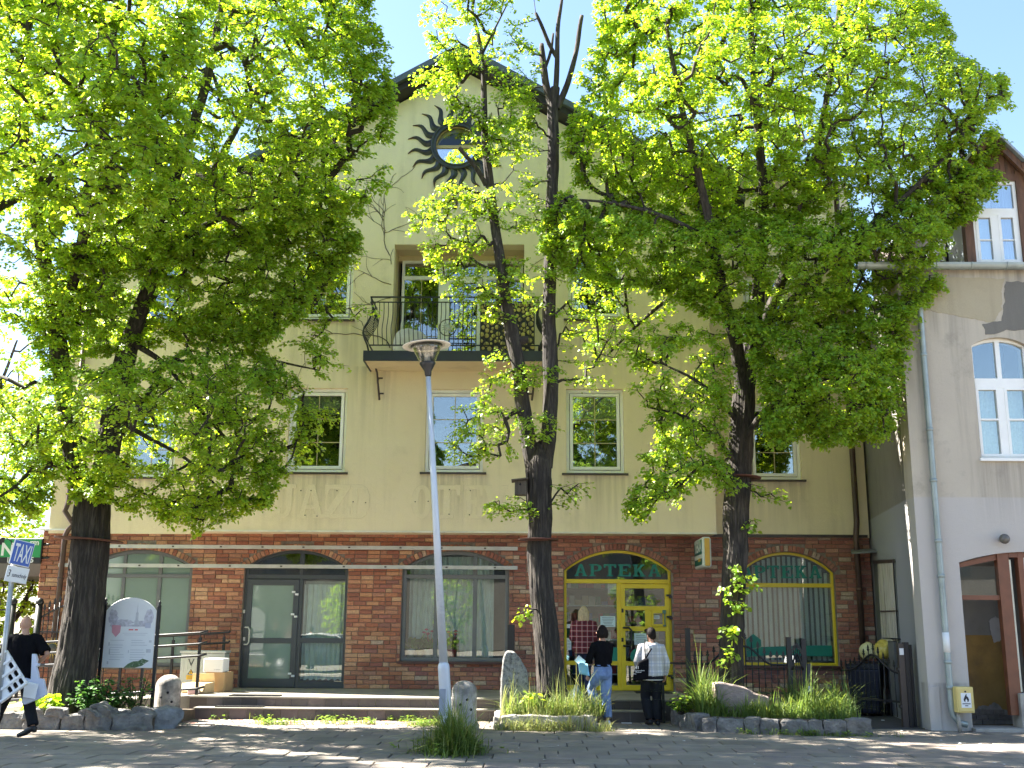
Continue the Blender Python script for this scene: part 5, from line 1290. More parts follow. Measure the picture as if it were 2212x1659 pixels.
def bark_tube(limbs, seed, knots=()):
    """thick stems with furrowed bark relief; returns verts and quads"""
    VV, FF = [], []; base = 0
    for li, pl in enumerate(limbs):
        cs = smooth_pl(pl); k = len(cs); rmax = max(r for _, r in cs); n = int(min(110, max(10, rmax*300)))
        prev = None; vs = np.zeros((k, n, 3)); L = 0
        for i, (c, r) in enumerate(cs):
            t = cs[min(i+1, k-1)][0]-cs[max(i-1, 0)][0]; t = t/np.linalg.norm(t)
            a = np.cross(t, [0, 1, 0]) if prev is None else prev-t*np.dot(prev, t); a /= np.linalg.norm(a); prev = a; b = np.cross(t, a)
            if i: L += np.linalg.norm(c-cs[i-1][0])
            for j in range(n):
                an = 2*PI*j/n; rr = r
                if rmax > .05:
                    q = Vector((math.cos(an)*r*24, math.sin(an)*r*24, L*1.5+seed*7.3+li*3)); f = noise.noise(q); f2 = noise.noise(q*2.3+Vector((5, 1, 2)))
                    ridge = abs(f)*1.5+abs(f2)*.6-.4; rr = .87*r*(1+.06*noise.noise(Vector((math.cos(an)*1.2, math.sin(an)*1.2, L*.8+seed))))+min(.034, r*.13)*(ridge-.25)
                    for (kz, ka, kr, kh) in knots if li == 0 else ():
                        d2 = ((L-kz)/kr)**2+(min(abs(an-ka), 2*PI-abs(an-ka))*r/kr)**2
                        if d2 < 4: rr += kh*(math.exp(-d2*1.2)-1.1*math.exp(-d2*9))
                vs[i, j] = c+(a*math.cos(an)+b*math.sin(an))*rr
        VV.append(vs.reshape(-1, 3))
        i, j = np.meshgrid(np.arange(k-1), np.arange(n), indexing='ij'); i, j = i.ravel(), j.ravel(); j2 = (j+1) % n
        FF.append(base+np.stack([i*n+j, i*n+j2, (i+1)*n+j2, (i+1)*n+j], 1)); base += k*n
        cap = vs[-1].mean(0); VV.append(np.vstack([cap[None]])); jj = np.arange(n); FF.append(np.stack([base-n+jj, base-n+(jj+1) % n, np.full(n, base), np.full(n, base)], 1)); base += 1
    return np.vstack(VV), np.vstack(FF)
def quads_fix(F):
    return F
def build_tree(name, label, base, limbs, crowns, seed, knots=(), group=None, leaf=LEAF, size=.08, per=26, cat='tree', dens=1.0, trunk_name='trunk'):
    r = np.random.default_rng(seed); root = thing(name, label, cat, base, 0, group); B = np.array(base)
    V, F = bark_tube(limbs, seed, knots)
    tri = F[:, 2] == F[:, 3]
    me = bpy.data.meshes.new(trunk_name); me.from_pydata((V-B).tolist(), [], [tuple(f[:3]) if t else tuple(f) for f, t in zip(F.tolist(), tri)]); me.materials.append(BARK)
    me.polygons.foreach_set('use_smooth', np.ones(len(me.polygons), bool)); me.update(); link(trunk_name, me, root)
    # skeleton nodes
    pos_, par, rad, lock = [], [], [], []
    for pl in limbs:
        last = -1
        for p, rr in densify(smooth_pl(pl), .3):
            pos_.append(p); par.append(last); rad.append(rr); lock.append(True); last = len(pos_)-1
    nl = len(pos_); ends = []; dirs = []; sizes = []; pers = []; Ls = []
    tg = []
    for cr in crowns:
        T = crown_targets(cr['poly'], cr['Y'], cr['t'], int(cr['n']*(dens if cr['n'] > 60 else 1.25)), r, cr.get('sep', .09), cr.get('back', 1), cr.get('front', 1), cr.get('clump', .2) if cr['n'] > 60 else 0)
        for q in T: tg.append((q, cr))
    P0 = np.array(pos_)
    tg.sort(key=lambda e: np.min(np.sum((P0-e[0])**2, 1)))
    cap = nl+len(tg)*14+10; arr = np.zeros((cap, 3)); arr[:nl] = P0; cnt = nl
    for q, cr in tg:
        dv = arr[:cnt]-q; d2 = np.sum(dv*dv, 1)+np.where(dv[:, 2] > 0, dv[:, 2]**2*1.0, 0)
        i = int(np.argmin(d2)); p = arr[i].copy(); v = q-p; D = np.linalg.norm(v)
        L = min(cr.get('L', .55)*r.uniform(.75, 1.25), max(.25, D*.9)); 
        out = v/max(D, 1e-6); hz = np.array([out[0], out[1], out[2]*.5+.02])+r.normal(0, .22, 3); hz = hz/np.linalg.norm(hz)
        stop = q-hz*L*.55
        n = max(1, int(np.linalg.norm(stop-p)/.3)); n = min(n, 13); last = i
        mid = (p+stop)/2+np.array([0, 0, .10*np.linalg.norm(stop-p)])+r.normal(0, .06, 3)*np.linalg.norm(stop-p)
        for s in range(1, n+1):
            t = s/n; w = (1-t)**2*p+2*t*(1-t)*mid+t*t*stop
            arr[cnt] = w; par.append(last); rad.append(0); lock.append(False); last = cnt; cnt += 1
        ends.append(last); dirs.append(hz); Ls.append(L); sizes.append(cr.get('size', size)); pers.append(cr.get('per', per))
    A_ = arr[:cnt]; w = np.zeros(cnt)
    for e in ends: w[e] += 1
    for i in range(cnt-1, nl-1, -1):
        if par[i] >= 0: w[par[i]] += w[i]
    R0 = np.array(rad)
    rr = np.where(np.arange(cnt) < nl, R0, np.minimum(.0055*np.sqrt(np.maximum(w, 1))+.0015, .06))
    idx = np.arange(nl, cnt); pi = np.array(par)[nl:]; n = 5
    a, b = A_[pi], A_[idx]; ra, rb = np.minimum(rr[pi], rr[idx]*1.25), rr[idx]
    t = nrm(b-a); ref = np.where(np.abs(t[:, 2:3]) > .9, np.array([[1., 0, 0]]), np.array([[0, 0, 1.]])); u = nrm(np.cross(t, ref)); v = np.cross(t, u)
    # twigs carrying the leaves, as one more tapered piece
    e = A_[np.array(ends)]; dd = np.array(dirs); LL = np.array(Ls)
    tip = e+dd*LL[:, None]; tip[:, 2] -= LL*.13
    a = np.vstack([a, e]); b = np.vstack([b, tip]); ra = np.concatenate([ra, np.full(len(e), .006)]); rb = np.concatenate([rb, np.full(len(e), .002)])
    t2 = nrm(tip-e); ref = np.where(np.abs(t2[:, 2:3]) > .9, np.array([[1., 0, 0]]), np.array([[0, 0, 1.]])); u2 = nrm(np.cross(t2, ref)); u = np.vstack([u, u2]); v = np.vstack([v, np.cross(t2, u2)])
    an = 2*PI*np.arange(n)/n; ring = lambda c, rad_: c[:, None, :]+rad_[:, None, None]*(np.cos(an)[None, :, None]*u[:, None, :]+np.sin(an)[None, :, None]*v[:, None, :])
    VV = np.concatenate([ring(a, ra), ring(b, rb)], 1).reshape(-1, 3); m_ = len(a); bb = np.arange(m_)[:, None, None]*2*n; j = np.arange(n)[None, :]
    FF = np.stack([j, (j+1) % n, n+(j+1) % n, n+j], 2)+bb; FF = FF.reshape(-1, 4)
    link('branches', mesh_np('branches', VV-B, FF, TWIG), root)
    LV, LF, LC, off = [], [], [], 0
    pers = np.array(pers); sizes = np.array(sizes)
    for (pp, ss) in sorted(set(zip(pers.tolist(), sizes.tolist()))):
        k = np.where((pers == pp) & (sizes == ss))[0]
        Vv, Ff, Cc = spray_leaves(e[k], dd[k], LL[k], r, int(pp), ss); LV.append(Vv); LF.append(Ff+off); LC.append(Cc); off += len(Vv)
    link('crown', mesh_np('crown', np.vstack(LV)-B, np.vstack(LF), leaf, np.vstack(LC), True), root)
    return root
def limb(*pts):                                          # (px, py, Y, radius)
    return [(tuple(A(x, y, Y)), rr) for x, y, Y, rr in pts]
TYL, TYM, TYR = 18.4, 18.95, 19.3
SMALLLEAF = .075
# ---- left linden
lb = A(150, 1520, TYL); lbase = (lb.x, TYL, 0.0)
kn = [(.95, 4.3, .16, .07), (.55, 3.4, .12, .06), (2.3, 4.4, .13, .05), (1.6, 5.1, .10, .03)]
limbsL = [
 limb((150, 1575, TYL, .50), (152, 1500, TYL, .42), (170, 1400, TYL, .375), (183, 1300, TYL, .36), (193, 1200, TYL, .36), (198, 1110, TYL, .355), (205, 1050, TYL, .33)),
 limb((205, 1110, TYL, .20), (235, 960, TYL-.1, .235), (252, 860, TYL-.2, .22), (272, 770, TYL-.3, .20), (300, 680, TYL-.5, .16), (330, 590, TYL-.8, .13), (350, 480, TYL-1.1, .11), (395, 330, TYL-1.5, .10), (440, 200, TYL-1.8, .09), (470, 60, TYL-2, .07), (490, -60, TYL-2.1, .05)),
 limb((188, 1110, TYL, .18), (160, 980, TYL-.1, .20), (142, 880, TYL-.2, .18), (128, 760, TYL-.4, .17), (110, 640, TYL-.7, .15), (85, 500, TYL-1.2, .12), (60, 380, TYL-1.8, .10), (50, 180, TYL-2.2, .08), (70, 0, TYL-2.5, .05)),
 limb((262, 800, TYL-.25, .13), (300, 690, TYL+.2, .13), (345, 600, TYL+.5, .12), (375, 520, TYL+.7, .10), (430, 420, TYL+.9, .09), (520, 260, TYL+1, .07), (600, 100, TYL+1, .05)),
 limb((128, 720, TYL-.4, .10), (170, 560, TYL-1.5, .10), (200, 380, TYL-2.4, .09), (235, 180, TYL-3, .07), (250, 0, TYL-3.2, .05)),
 limb((330, 590, TYL-.8, .08), (420, 500, TYL-1.2, .06), (560, 440, TYL-1, .045), (700, 380, TYL-.6, .025)),
 limb((285, 740, TYL-.4, .07), (360, 790, TYL-.3, .045), (420, 870, TYL, .04), (500, 960, TYL+.2, .03), (570, 1030, TYL+.3, .018)),
 limb((245, 900, TYL-.1, .06), (310, 940, TYL-.4, .045), (400, 990, TYL-.5, .03), (480, 1060, TYL-.5, .015)),
 limb((145, 900, TYL-.2, .06), (80, 1000, TYL-.6, .045), (20, 1060, TYL-.8, .03), (-40, 1090, TYL-.9, .02)),
 limb((340, 540, TYL-.9, .06), (480, 600, TYL-.5, .045), (620, 640, TYL-.2, .03), (740, 670, TYL, .014)),
 limb((300, 690, TYL+.2, .05), (420, 720, TYL+.4, .04), (560, 770, TYL+.5, .028), (690, 800, TYL+.5, .012)),
]
crownsL = [
 dict(poly=[(-110,-120),(800,-120),(800,0),(822,70),(842,150),(850,250),(845,330),(830,400),(770,455),(620,500),(420,540),(0,600),(-110,600)], Y=16.6, t=2.7, n=760, clump=.05, L=.7, per=52, size=.072, front=1.3, back=1.5),
 dict(poly=[(-100,-100),(430,-100),(420,300),(330,480),(-100,520)], Y=13.6, t=1.3, n=150, L=.65, per=34, size=.086),
 dict(poly=[(-90,560),(420,500),(760,460),(775,540),(700,600),(640,690),(560,740),(330,760),(90,790),(60,700),(-90,660)], Y=17.6, t=1.6, n=350, clump=.12, L=.75, per=42, size=.066, back=1.6),
 dict(poly=[(-90,830),(90,800),(330,740),(560,750),(650,830),(690,870),(640,960),(600,1040),(590,1090),(480,1120),(420,1150),(250,1090),(120,1060),(40,1130),(-90,1130)], Y=17.9, t=1.4, front=1.9, n=350, clump=.14, L=.72, per=38, size=.066),
 dict(poly=[(640,600),(765,510),(770,560),(700,640),(805,650),(810,675),(700,700),(740,790),(660,790)], Y=18.2, t=.5, n=46, L=.6, per=28, size=.064),
 dict(poly=[(540,720),(690,745),(745,805),(655,835),(700,880),(650,990),(590,1085),(500,1010),(470,860)], Y=18.0, t=.8, n=60, L=.75, per=34, size=.066),
 dict(poly=[(600,470),(760,440),(772,560),(690,640),(560,640)], Y=17.9, t=.7, n=48, L=.7, per=34, size=.066),
 dict(poly=[(1700,330),(1900,300),(2100,330),(2060,440),(1880,480),(1720,440)], Y=18.3, t=1.0, n=58, L=.7, per=40, size=.066) if False else dict(poly=[(400,560),(560,600),(600,720),(420,740)], Y=17.6, t=.8, n=30, L=.7, per=34, size=.066),
 dict(poly=[(640,850),(735,880),(700,990),(620,980)], Y=18.4, t=.4, n=20, L=.55, per=26, size=.064),
]
build_tree('linden_tree', 'big linden with thick knotted trunk at the left, filling the upper left', lbase, limbsL, crownsL, 101, kn, 'lindens along the pavement', dens=3.6)
# ---- right linden
rb = A(1580, 1480, TYR); rbase = (rb.x, TYR, 0.0)
limbsR = [
 limb((1581, 1540, TYR, .30), (1580, 1480, TYR, .245), (1581, 1400, TYR, .235), (1583, 1300, TYR, .235), (1588, 1200, TYR, .25), (1590, 1100, TYR, .26), (1598, 1000, TYR, .25), (1604, 900, TYR, .235), (1612, 800, TYR, .21), (1628, 700, TYR, .16), (1640, 600, TYR-.2, .13), (1650, 450, TYR-.4, .11), (1640, 300, TYR-.6, .09), (1625, 120, TYR-.8, .07), (1620, -60, TYR-.9, .05)),
 limb((1606, 860, TYR, .14), (1590, 740, TYR-.3, .14), (1562, 640, TYR-.6, .12), (1540, 520, TYR-.9, .10), (1510, 380, TYR-1.2, .08), (1470, 220, TYR-1.5, .06), (1440, 60, TYR-1.6, .04)),
 limb((1614, 800, TYR, .13), (1650, 700, TYR+.2, .13), (1690, 600, TYR+.2, .11), (1730, 460, TYR+.1, .10), (1770, 300, TYR, .08), (1800, 120, TYR, .06), (1820, -60, TYR, .04)),
 limb((1640, 720, TYR+.1, .09), (1740, 620, TYR-.6, .08), (1850, 520, TYR-1, .065), (1960, 420, TYR-1.2, .05), (2060, 320, TYR-1.2, .03)),
 limb((1600, 960, TYR, .07), (1660, 880, TYR-.5, .055), (1750, 830, TYR-.8, .04), (1850, 800, TYR-.9, .025)),
 limb((1596, 1010, TYR, .06), (1540, 940, TYR-.5, .045), (1480, 900, TYR-.7, .03), (1400, 880, TYR-.7, .015)),
 limb((1600, 920, TYR, .05), (1550, 860, TYR-.4, .04), (1500, 820, TYR-.5, .028), (1440, 790, TYR-.5, .014)),
 limb((1595, 1040, TYR, .05), (1560, 1000, TYR-.7, .035), (1510, 1010, TYR-.9, .025), (1440, 1080, TYR-1, .012)),
 limb((1560, 640, TYR-.6, .05), (1460, 640, TYR-.3, .04), (1380, 700, TYR, .03), (1300, 780, TYR+.2, .014)),
 limb((1655, 690, TYR+.2, .06), (1720, 690, TYR-.2, .05), (1820, 720, TYR-.5, .035), (1920, 740, TYR-.6, .018)),
 limb((1540, 520, TYR-.9, .05), (1440, 470, TYR-1.2, .04), (1330, 440, TYR-1.2, .028), (1230, 430, TYR-1.1, .014)),
]
crownsR = [
 dict(poly=[(1292,-120),(2030,-120),(2036,20),(2060,105),(2120,150),(2168,152),(2186,235),(2175,315),(2120,390),(1900,440),(1700,460),(1480,470),(1270,420),(1212,330),(1218,280),(1245,180),(1285,90)], Y=18.6, t=2.3, n=760, clump=.05, L=.68, per=52, size=.066, front=1.2),
 dict(poly=[(1225,400),(1480,470),(1700,460),(1900,430),(2120,330),(2165,390),(2105,450),(2075,500),(2092,560),(2020,630),(1900,680),(1720,720),(1560,690),(1400,620),(1240,600),(1150,520),(1190,440)], Y=18.4, t=1.7, n=470, clump=.08, L=.7, per=44, size=.066),
 dict(poly=[(1580,690),(1760,720),(1900,670),(2010,630),(1960,740),(1945,800),(1935,900),(1890,970),(1790,975),(1740,930),(1660,960),(1640,820)], Y=18.3, t=1.1, back=1.7, n=225, clump=.10, L=.65, per=38, size=.066),
 dict(poly=[(1350,720),(1440,690),(1560,720),(1590,850),(1560,960),(1600,1040),(1530,1080),(1470,1130),(1360,1120),(1350,1085),(1400,1000),(1370,960),(1420,880),(1360,850),(1360,760)], Y=18.5, t=.8, back=2.0, n=115, clump=.10, L=.6, per=32, size=.068),
 dict(poly=[(1680,330),(1900,290),(2100,330),(2060,440),(1880,480),(1720,440)], Y=18.1, t=1.2, n=60, L=.7, per=44, size=.066),
 dict(poly=[(1450,150),(1900,100),(1950,300),(1600,400),(1420,330)], Y=17.6, t=1.0, n=60, L=.7, per=44, size=.066),
 dict(poly=[(1240,590),(1480,620),(1430,700),(1340,700),(1340,770),(1250,760)], Y=19.2, t=.7, n=46, L=.6, per=26, size=.064),
 dict(poly=[(1620,1040),(1740,1060),(1720,1085),(1630,1090)], Y=18.8, t=.3, n=7, L=.4, per=15, size=.076),
 dict(poly=[(1556,1240),(1622,1210),(1632,1290),(1600,1325),(1556,1322)], Y=18.98, t=.12, n=12, L=.22, per=11, size=.085, sep=.08),
 dict(poly=[(1556,1345),(1590,1350),(1600,1375),(1562,1380)], Y=18.98, t=.1, n=5, L=.18, per=10, size=.085, sep=.07),
 dict(poly=[(1552,1400),(1585,1395),(1590,1420),(1556,1430)], Y=18.98, t=.1, n=4, L=.18, per=10, size=.085, sep=.07),
 dict(poly=[(1600,1110),(1630,1105),(1640,1150),(1605,1150)], Y=19.05, t=.1, n=4, L=.2, per=8, size=.08, sep=.07),
]
build_tree('linden_tree', 'bright green linden with a straight grey trunk between the pharmacy door and its window', rbase, limbsR, crownsR, 202, [(1.3, 4.5, .10, .04), (2.2, 4.2, .1, .035), (2.9, 5.4, .12, .05)], 'lindens along the pavement', dens=3.4)
# ---- middle linden, with a dead cut stem
mb_ = A(1190, 1500, TYM); mbase = (mb_.x, TYM, 0.0)
limbsM = [
 limb((1198, 1560, TYM, .33), (1194, 1500, TYM, .30), (1184, 1400, TYM, .255), (1172, 1300, TYM, .235), (1166, 1200, TYM, .23), (1166, 1120, TYM, .235), (1165, 1040, TYM, .26), (1164, 1000, TYM, .25), (1164, 975, TYM, .17), (1164, 955, TYM, .06)),
 limb((1150, 1010, TYM, .15), (1140, 940, TYM, .155), (1128, 860, TYM-.05, .15), (1120, 790, TYM-.1, .14), (1106, 720, TYM-.1, .15), (1092, 640, TYM-.1, .115), (1080, 560, TYM-.1, .115), (1068, 480, TYM, .10), (1058, 400, TYM, .095), (1050, 330, TYM, .085), (1046, 250, TYM, .075), (1045, 170, TYM, .06), (1040, 110, TYM, .045), (1020, 20, TYM, .03)),
 limb((1178, 1010, TYM, .15), (1186, 930, TYM, .15), (1190, 850, TYM, .16), (1189, 780, TYM, .165), (1186, 680, TYM, .14), (1188, 580, TYM, .135), (1190, 480, TYM, .125), (1194, 380, TYM, .12), (1196, 300, TYM, .125), (1194, 240, TYM, .12), (1200, 190, TYM, .10)),
 limb((1196, 240, TYM, .08), (1180, 185, TYM, .085), (1172, 120, TYM, .07), (1170, 95, TYM, .05)),
 limb((1198, 225, TYM, .07), (1203, 150, TYM, .06), (1205, 60, TYM, .05), (1213, 5, TYM, .035), (1216, -25, TYM, .03)),
 limb((1203, 235, TYM, .075), (1226, 180, TYM, .065), (1245, 110, TYM, .055), (1252, 60, TYM, .05), (1257, 34, TYM, .045)),
 limb((1203, 125, TYM, .04), (1186, 95, TYM-.1, .04), (1170, 55, TYM-.15, .035), (1157, 28, TYM-.2, .03)),
 limb((1177, 150, TYM, .03), (1190, 110, TYM, .03), (1195, 72, TYM, .02)),
 limb((1050, 400, TYM, .06), (1030, 365, TYM-.15, .05), (1005, 335, TYM-.25, .045), (992, 319, TYM-.3, .05)),
 limb((1108, 740, TYM-.1, .09), (1130, 735, TYM-.1, .09), (1142, 733, TYM-.1, .07)),
 limb((1040, 120, TYM, .03), (1070, 60, TYM, .02), (1100, 0, TYM, .012)),
]
crownsM = [
 dict(poly=[(898,-110),(1170,-110),(1150,60),(1165,130),(1150,180),(1080,175),(960,140),(915,85),(920,40)], Y=18.6, t=1.2, n=185, L=.60, per=37, size=.065),
 dict(poly=[(890,160),(960,140),(1030,170),(1150,180),(1165,260),(1090,310),(1000,270),(920,240)], Y=18.8, t=.8, n=95, L=.58, per=33, size=.064),
 dict(poly=[(1000,290),(1060,250),(1160,240),(1165,330),(1180,420),(1040,470),(920,410),(985,390),(1040,380)], Y=18.8, t=.7, n=95, L=.55, per=30, size=.064),
 dict(poly=[(880,440),(940,420),(1000,450),(1090,470),(1170,430),(1180,480),(1060,520),(1000,580),(890,555)], Y=18.8, t=.7, n=78, L=.58, per=28, size=.064),
 dict(poly=[(920,560),(1010,560),(1075,590),(1060,640),(960,650)], Y=18.7, t=.6, n=30, L=.55, per=27, size=.063),
 dict(poly=[(1090,560),(1180,560),(1250,620),(1240,680),(1110,690),(1000,690),(1010,660)], Y=18.7, t=.7, n=50, L=.55, per=27, size=.063),
 dict(poly=[(1060,750),(1120,780),(1180,790),(1240,800),(1120,850),(1040,870),(1030,840)], Y=18.6, t=.5, n=30, L=.52, per=28, size=.064),
 dict(poly=[(985,880),(1060,860),(1150,880),(1210,900),(1200,950),(1120,960),(1060,1010),(960,990),(975,930)], Y=18.5, t=.6, n=55, L=.52, per=28, size=.064),
 dict(poly=[(1220,640),(1350,640),(1360,760),(1300,830),(1220,850),(1210,760)], Y=19.0, t=.7, n=36, L=.52, per=24, size=.063),
 dict(poly=[(1040,1085),(1100,1070),(1150,1085),(1150,1110),(1060,1110)], Y=18.5, t=.25, n=13, L=.38, per=25, size=.065, sep=.1),
 dict(poly=[(1195,1045),(1275,1035),(1262,1075),(1210,1100)], Y=18.8, t=.25, n=9, L=.50, per=13, size=.064, sep=.12),
 dict(poly=[(1120,1308),(1146,1308),(1146,1330),(1120,1330)], Y=18.6, t=.05, n=4, L=.16, per=7, size=.085, sep=.05),
]
build_tree('linden_tree', 'slender linden forking into a leafy stem and a dead sawn-off stem in the middle', mbase, limbsM, crownsM, 303, [(1.05, 4.6, .12, .05), (2.75, 4.3, .1, .045), (3.35, 4.9, .1, .04), (.35, 5, .1, .04), (.6, 5.3, .09, .035), (4.3, .2, .13, .06)], 'lindens along the pavement', dens=1.1)
# ---- trees beyond the building's left side, and one standing behind the camera (seen in the panes)
gr = np.random.default_rng(9)
def free_tree(label, x, y, h, w, seed, n, group, leaf=.12, per=24):
    def wl(*p): return [((x+a, y+b, c), r_) for a, b, c, r_ in p]
    limbs = [wl((0, 0, -.05, .28), (.05, 0, h*.2, .22), (0, .1, h*.45, .16), (.1, 0, h*.7, .1), (0, 0, h*.9, .05)), wl((0, .05, h*.3, .12), (-w*.35, -.3, h*.5, .08), (-w*.5, -.3, h*.65, .04)), wl((.02, .05, h*.35, .12), (w*.35, .3, h*.55, .08), (w*.5, .2, h*.7, .04))]
    r = np.random.default_rng(seed); ph = r.uniform(0, 6, 4)
    poly = []
    for i in range(26):
        a = 2*PI*i/26; k = 1+.13*math.sin(3*a+ph[0])+.09*math.sin(5*a+ph[1]); poly.append((x+w*k*math.cos(a), h*.58+h*.44*k*math.sin(a)))
    px_ = poly
    class Q: pass
    global crown_targets
    old = crown_targets
    def ct(_p, Y, thick, n, r, *a): 
        pts = []
        while len(pts) < n:
            q = np.stack([r.uniform(x-w*1.3, x+w*1.3, n), r.uniform(0, h*1.2, n)], 1); q = q[in_poly(q, poly)]
            ed = edge_dist(q, poly); T = w*.9*np.minimum(1, np.sqrt(ed/(w*.8))); u = r.uniform(-1, 1, len(q)); pts += [np.array([a_, y+np.sign(b_)*abs(b_)**.7*t_, c_]) for (a_, c_), b_, t_ in zip(q, u, T)]
        return np.array(pts[:n])
    crown_targets = ct
    o = build_tree('background_tree', label, (x, y, 0), limbs, [dict(poly=None, Y=y, t=w, n=n, L=.7, per=per, size=leaf)], seed, (), group)
    crown_targets = old; return o
gq = A(20, 1000, 30)
bt1 = free_tree('sunlit yellow-green tree behind the green sign left of the building', gq.x-1.2, 30, 8.2, 2.6, 41, 330, 'trees beyond the building', .13)
bt2 = free_tree('tall pale green tree farther back at the far left edge', gq.x-6.5, 37, 16.5, 5.5, 42, 520, 'trees beyond the building', .17)
bt3 = free_tree('low leafy hedge tree behind the iron fence at the far left', A(30, 1300, 25.5).x-.6, 25.5, 3.3, 1.7, 43, 230, 'trees beyond the building', .09)
# ================================================================== STREET FURNITURE
# ---- street lamp, leaning to the left
YLP = 15.74
pb, pt = Vector((-1.155, YLP, -.05)), A(925, 812, YLP); ax = (pt-pb).normalized()
lamp = thing('street_lamp', 'pale blue-grey leaning street lamp with a wide pinkish shade', 'street lamp', (pb.x, YLP, 0))
at_ = lambda L: pb+ax*L
Lm = (A(953, 1445, YLP)-pb).length; Lt = (pt-pb).length
m = MB(); m.tube([at_(0), at_(.1), at_(Lm-.02), at_(Lm), at_(Lm+.05), at_(Lm+.09)], [.088, .083, .082, .084, .079, .060], 20)
m.tube([at_(Lm+.08), at_(Lt*.62), at_(Lt)], [.062, .050, .038], 20); m.build('pole', POLEPAINT, lamp)
m = MB()
for y in (1160, 1195, 1225): L = (A(940, y, YLP)-pb).length; m.tube([at_(L-.012), at_(L+.012)], [.0535-.006*(L-1)/4]*2, 16)
m.build('rusty_band', RUST, lamp)
m = MB(); c = at_(.62)+Vector((0, -.082, 0)); m.obox(c+Vector((-.04, .0, 0)), (.09, .012, .36)); m.build('inspection_door', M('pole_hatch', (.30, .33, .40), .5), lamp)
zt = pt
def LZ(y): return (A(925, y, YLP)-pt).length*(1 if y < 812 else -1)
q = Matrix.Rotation(0, 3, 'X'); rotL = ax.to_track_quat('Z', 'Y').to_matrix()
m = MB(); m.lathe([(.036, -.02), (.05, .02), (.055, .07), (.10, .15), (.122, .19), (.118, .205)], pt, 24, rot=rotL); m.build('lamp_holder', LAMPBLK, lamp)
m = MB(); m.lathe([(.113, .203), (.15, .29), (.20, .40), (.232, .47), (.228, .47), (.195, .398), (.145, .288), (.108, .206)], pt, 32, rot=rotL); m.build('glass_bowl', LAMPGLASS, lamp)
m = MB(); m.lathe([(.232, .465), (.245, .47), (.245, .49), (.226, .49)], pt, 32, rot=rotL); m.build('bowl_rim', LAMPBLK, lamp)
m = MB(); m.lathe([(.02, .475), (.225, .476), (.36, .462), (.366, .470)], pt, 40, rot=rotL); sh = m.build('lamp_shade', LAMPHAT, lamp)
m = MB(); m.lathe([(.366, .4705), (.30, .50), (.16, .53), (.05, .545), (.001, .548)], pt, 40, rot=rotL); m.build('shade_top', LAMPBLK, lamp)
m = MB(); m.lathe([(.05, .2), (.055, .23), (.045, .25), (.04, .34), (.02, .36), (.001, .361)], pt, 16, rot=rotL)
for a in (-.075, .075): m.obox(pt+rotL @ Vector((a, 0, .24)), (.05, .05, .10), rotL)
m.build('bulb_socket', M('lamp_fitting', (.36, .35, .34), .4, metal=.2), lamp)

# ---- taxi sign on its post
YT = 15.7; xt = -7.512
taxi = thing('taxi_sign', 'blue TAXI sign over a white plate on a grey steel post', 'sign', (xt, YT, 0))
m = MB(); m.tube([(xt, YT, 0), (xt, YT, 2.55)], .036, 14); m.build('post', GALV, taxi)
def plate(tl, tr, br, bl, name, mat, rim, th=.03):
    P4 = [A(*tl, YT-.16), A(*tr, YT+.08), A(*br, YT+.08), A(*bl, YT-.16)]
    c = sum(P4, Vector())/4; xd = ((P4[1]-P4[0])+(P4[2]-P4[3])).normalized(); yd = ((P4[0]-P4[3])+(P4[1]-P4[2])); yd = (yd-xd*yd.dot(xd)).normalized(); n = xd.cross(yd)
    w = ((P4[1]-P4[0]).length+(P4[2]-P4[3]).length)/2; h = ((P4[0]-P4[3]).length+(P4[1]-P4[2]).length)/2
    rot = Matrix((xd, yd, n)).transposed()
    c = Vector((c.x, c.y-.0, c.z))
    m = MB(); m.obox(c-n*.012, (w, h, .022), rot); o = m.build(name, rim, taxi); bevel(o, .006, 2)
    m = MB(); m.obox(c+n*.0005, (w*.93, h*.94, .004), rot); m.build('sign_face', mat, o)
    return o, c, xd, yd, n, w, h
o, c, xd, yd, n, w, h = plate((30.2, 1163), (72.4, 1174), (66.7, 1227), (22.4, 1218), 'sign_panel', TAXIBLUE, PAPER)
vf = text2d('TAXI', 1, .003, bold=.012); xs = [v[0] for v in vf[0]]; ys = [v[1] for v in vf[0]]; k = (w*.80)/(max(xs)-min(xs)); kh = (h*.72)/(max(ys)-min(ys)); ym = (max(ys)+min(ys))/2; xm = (max(xs)+min(xs))/2
m = MB(); m.add(*place_flat(([((x-xm)*k, (y-ym)*kh, z) for x, y, z in vf[0]], vf[1]), c+n*.0045, xd, yd)); m.build('lettering', PAPER, o)
o, c, xd, yd, n, w, h = plate((16.7, 1220), (63.6, 1229), (57.3, 1262.5), (9.9, 1255), 'lower_plate', PAPER, PAPER)
m = MB(); vf = text2d('3', .15, .003, sx=.6, shear=.15); m.add(*place_flat(vf, c+n*.0045-xd*w*.38, xd, yd)); m.build('number', INK, o); m = MB(); vf = text2d('samochody', .088, .003, sx=.52, shear=.1); m.add(*place_flat(vf, c+n*.0045+xd*w*.09-yd*.01, xd, yd)); m.build('lettering', INK, o)

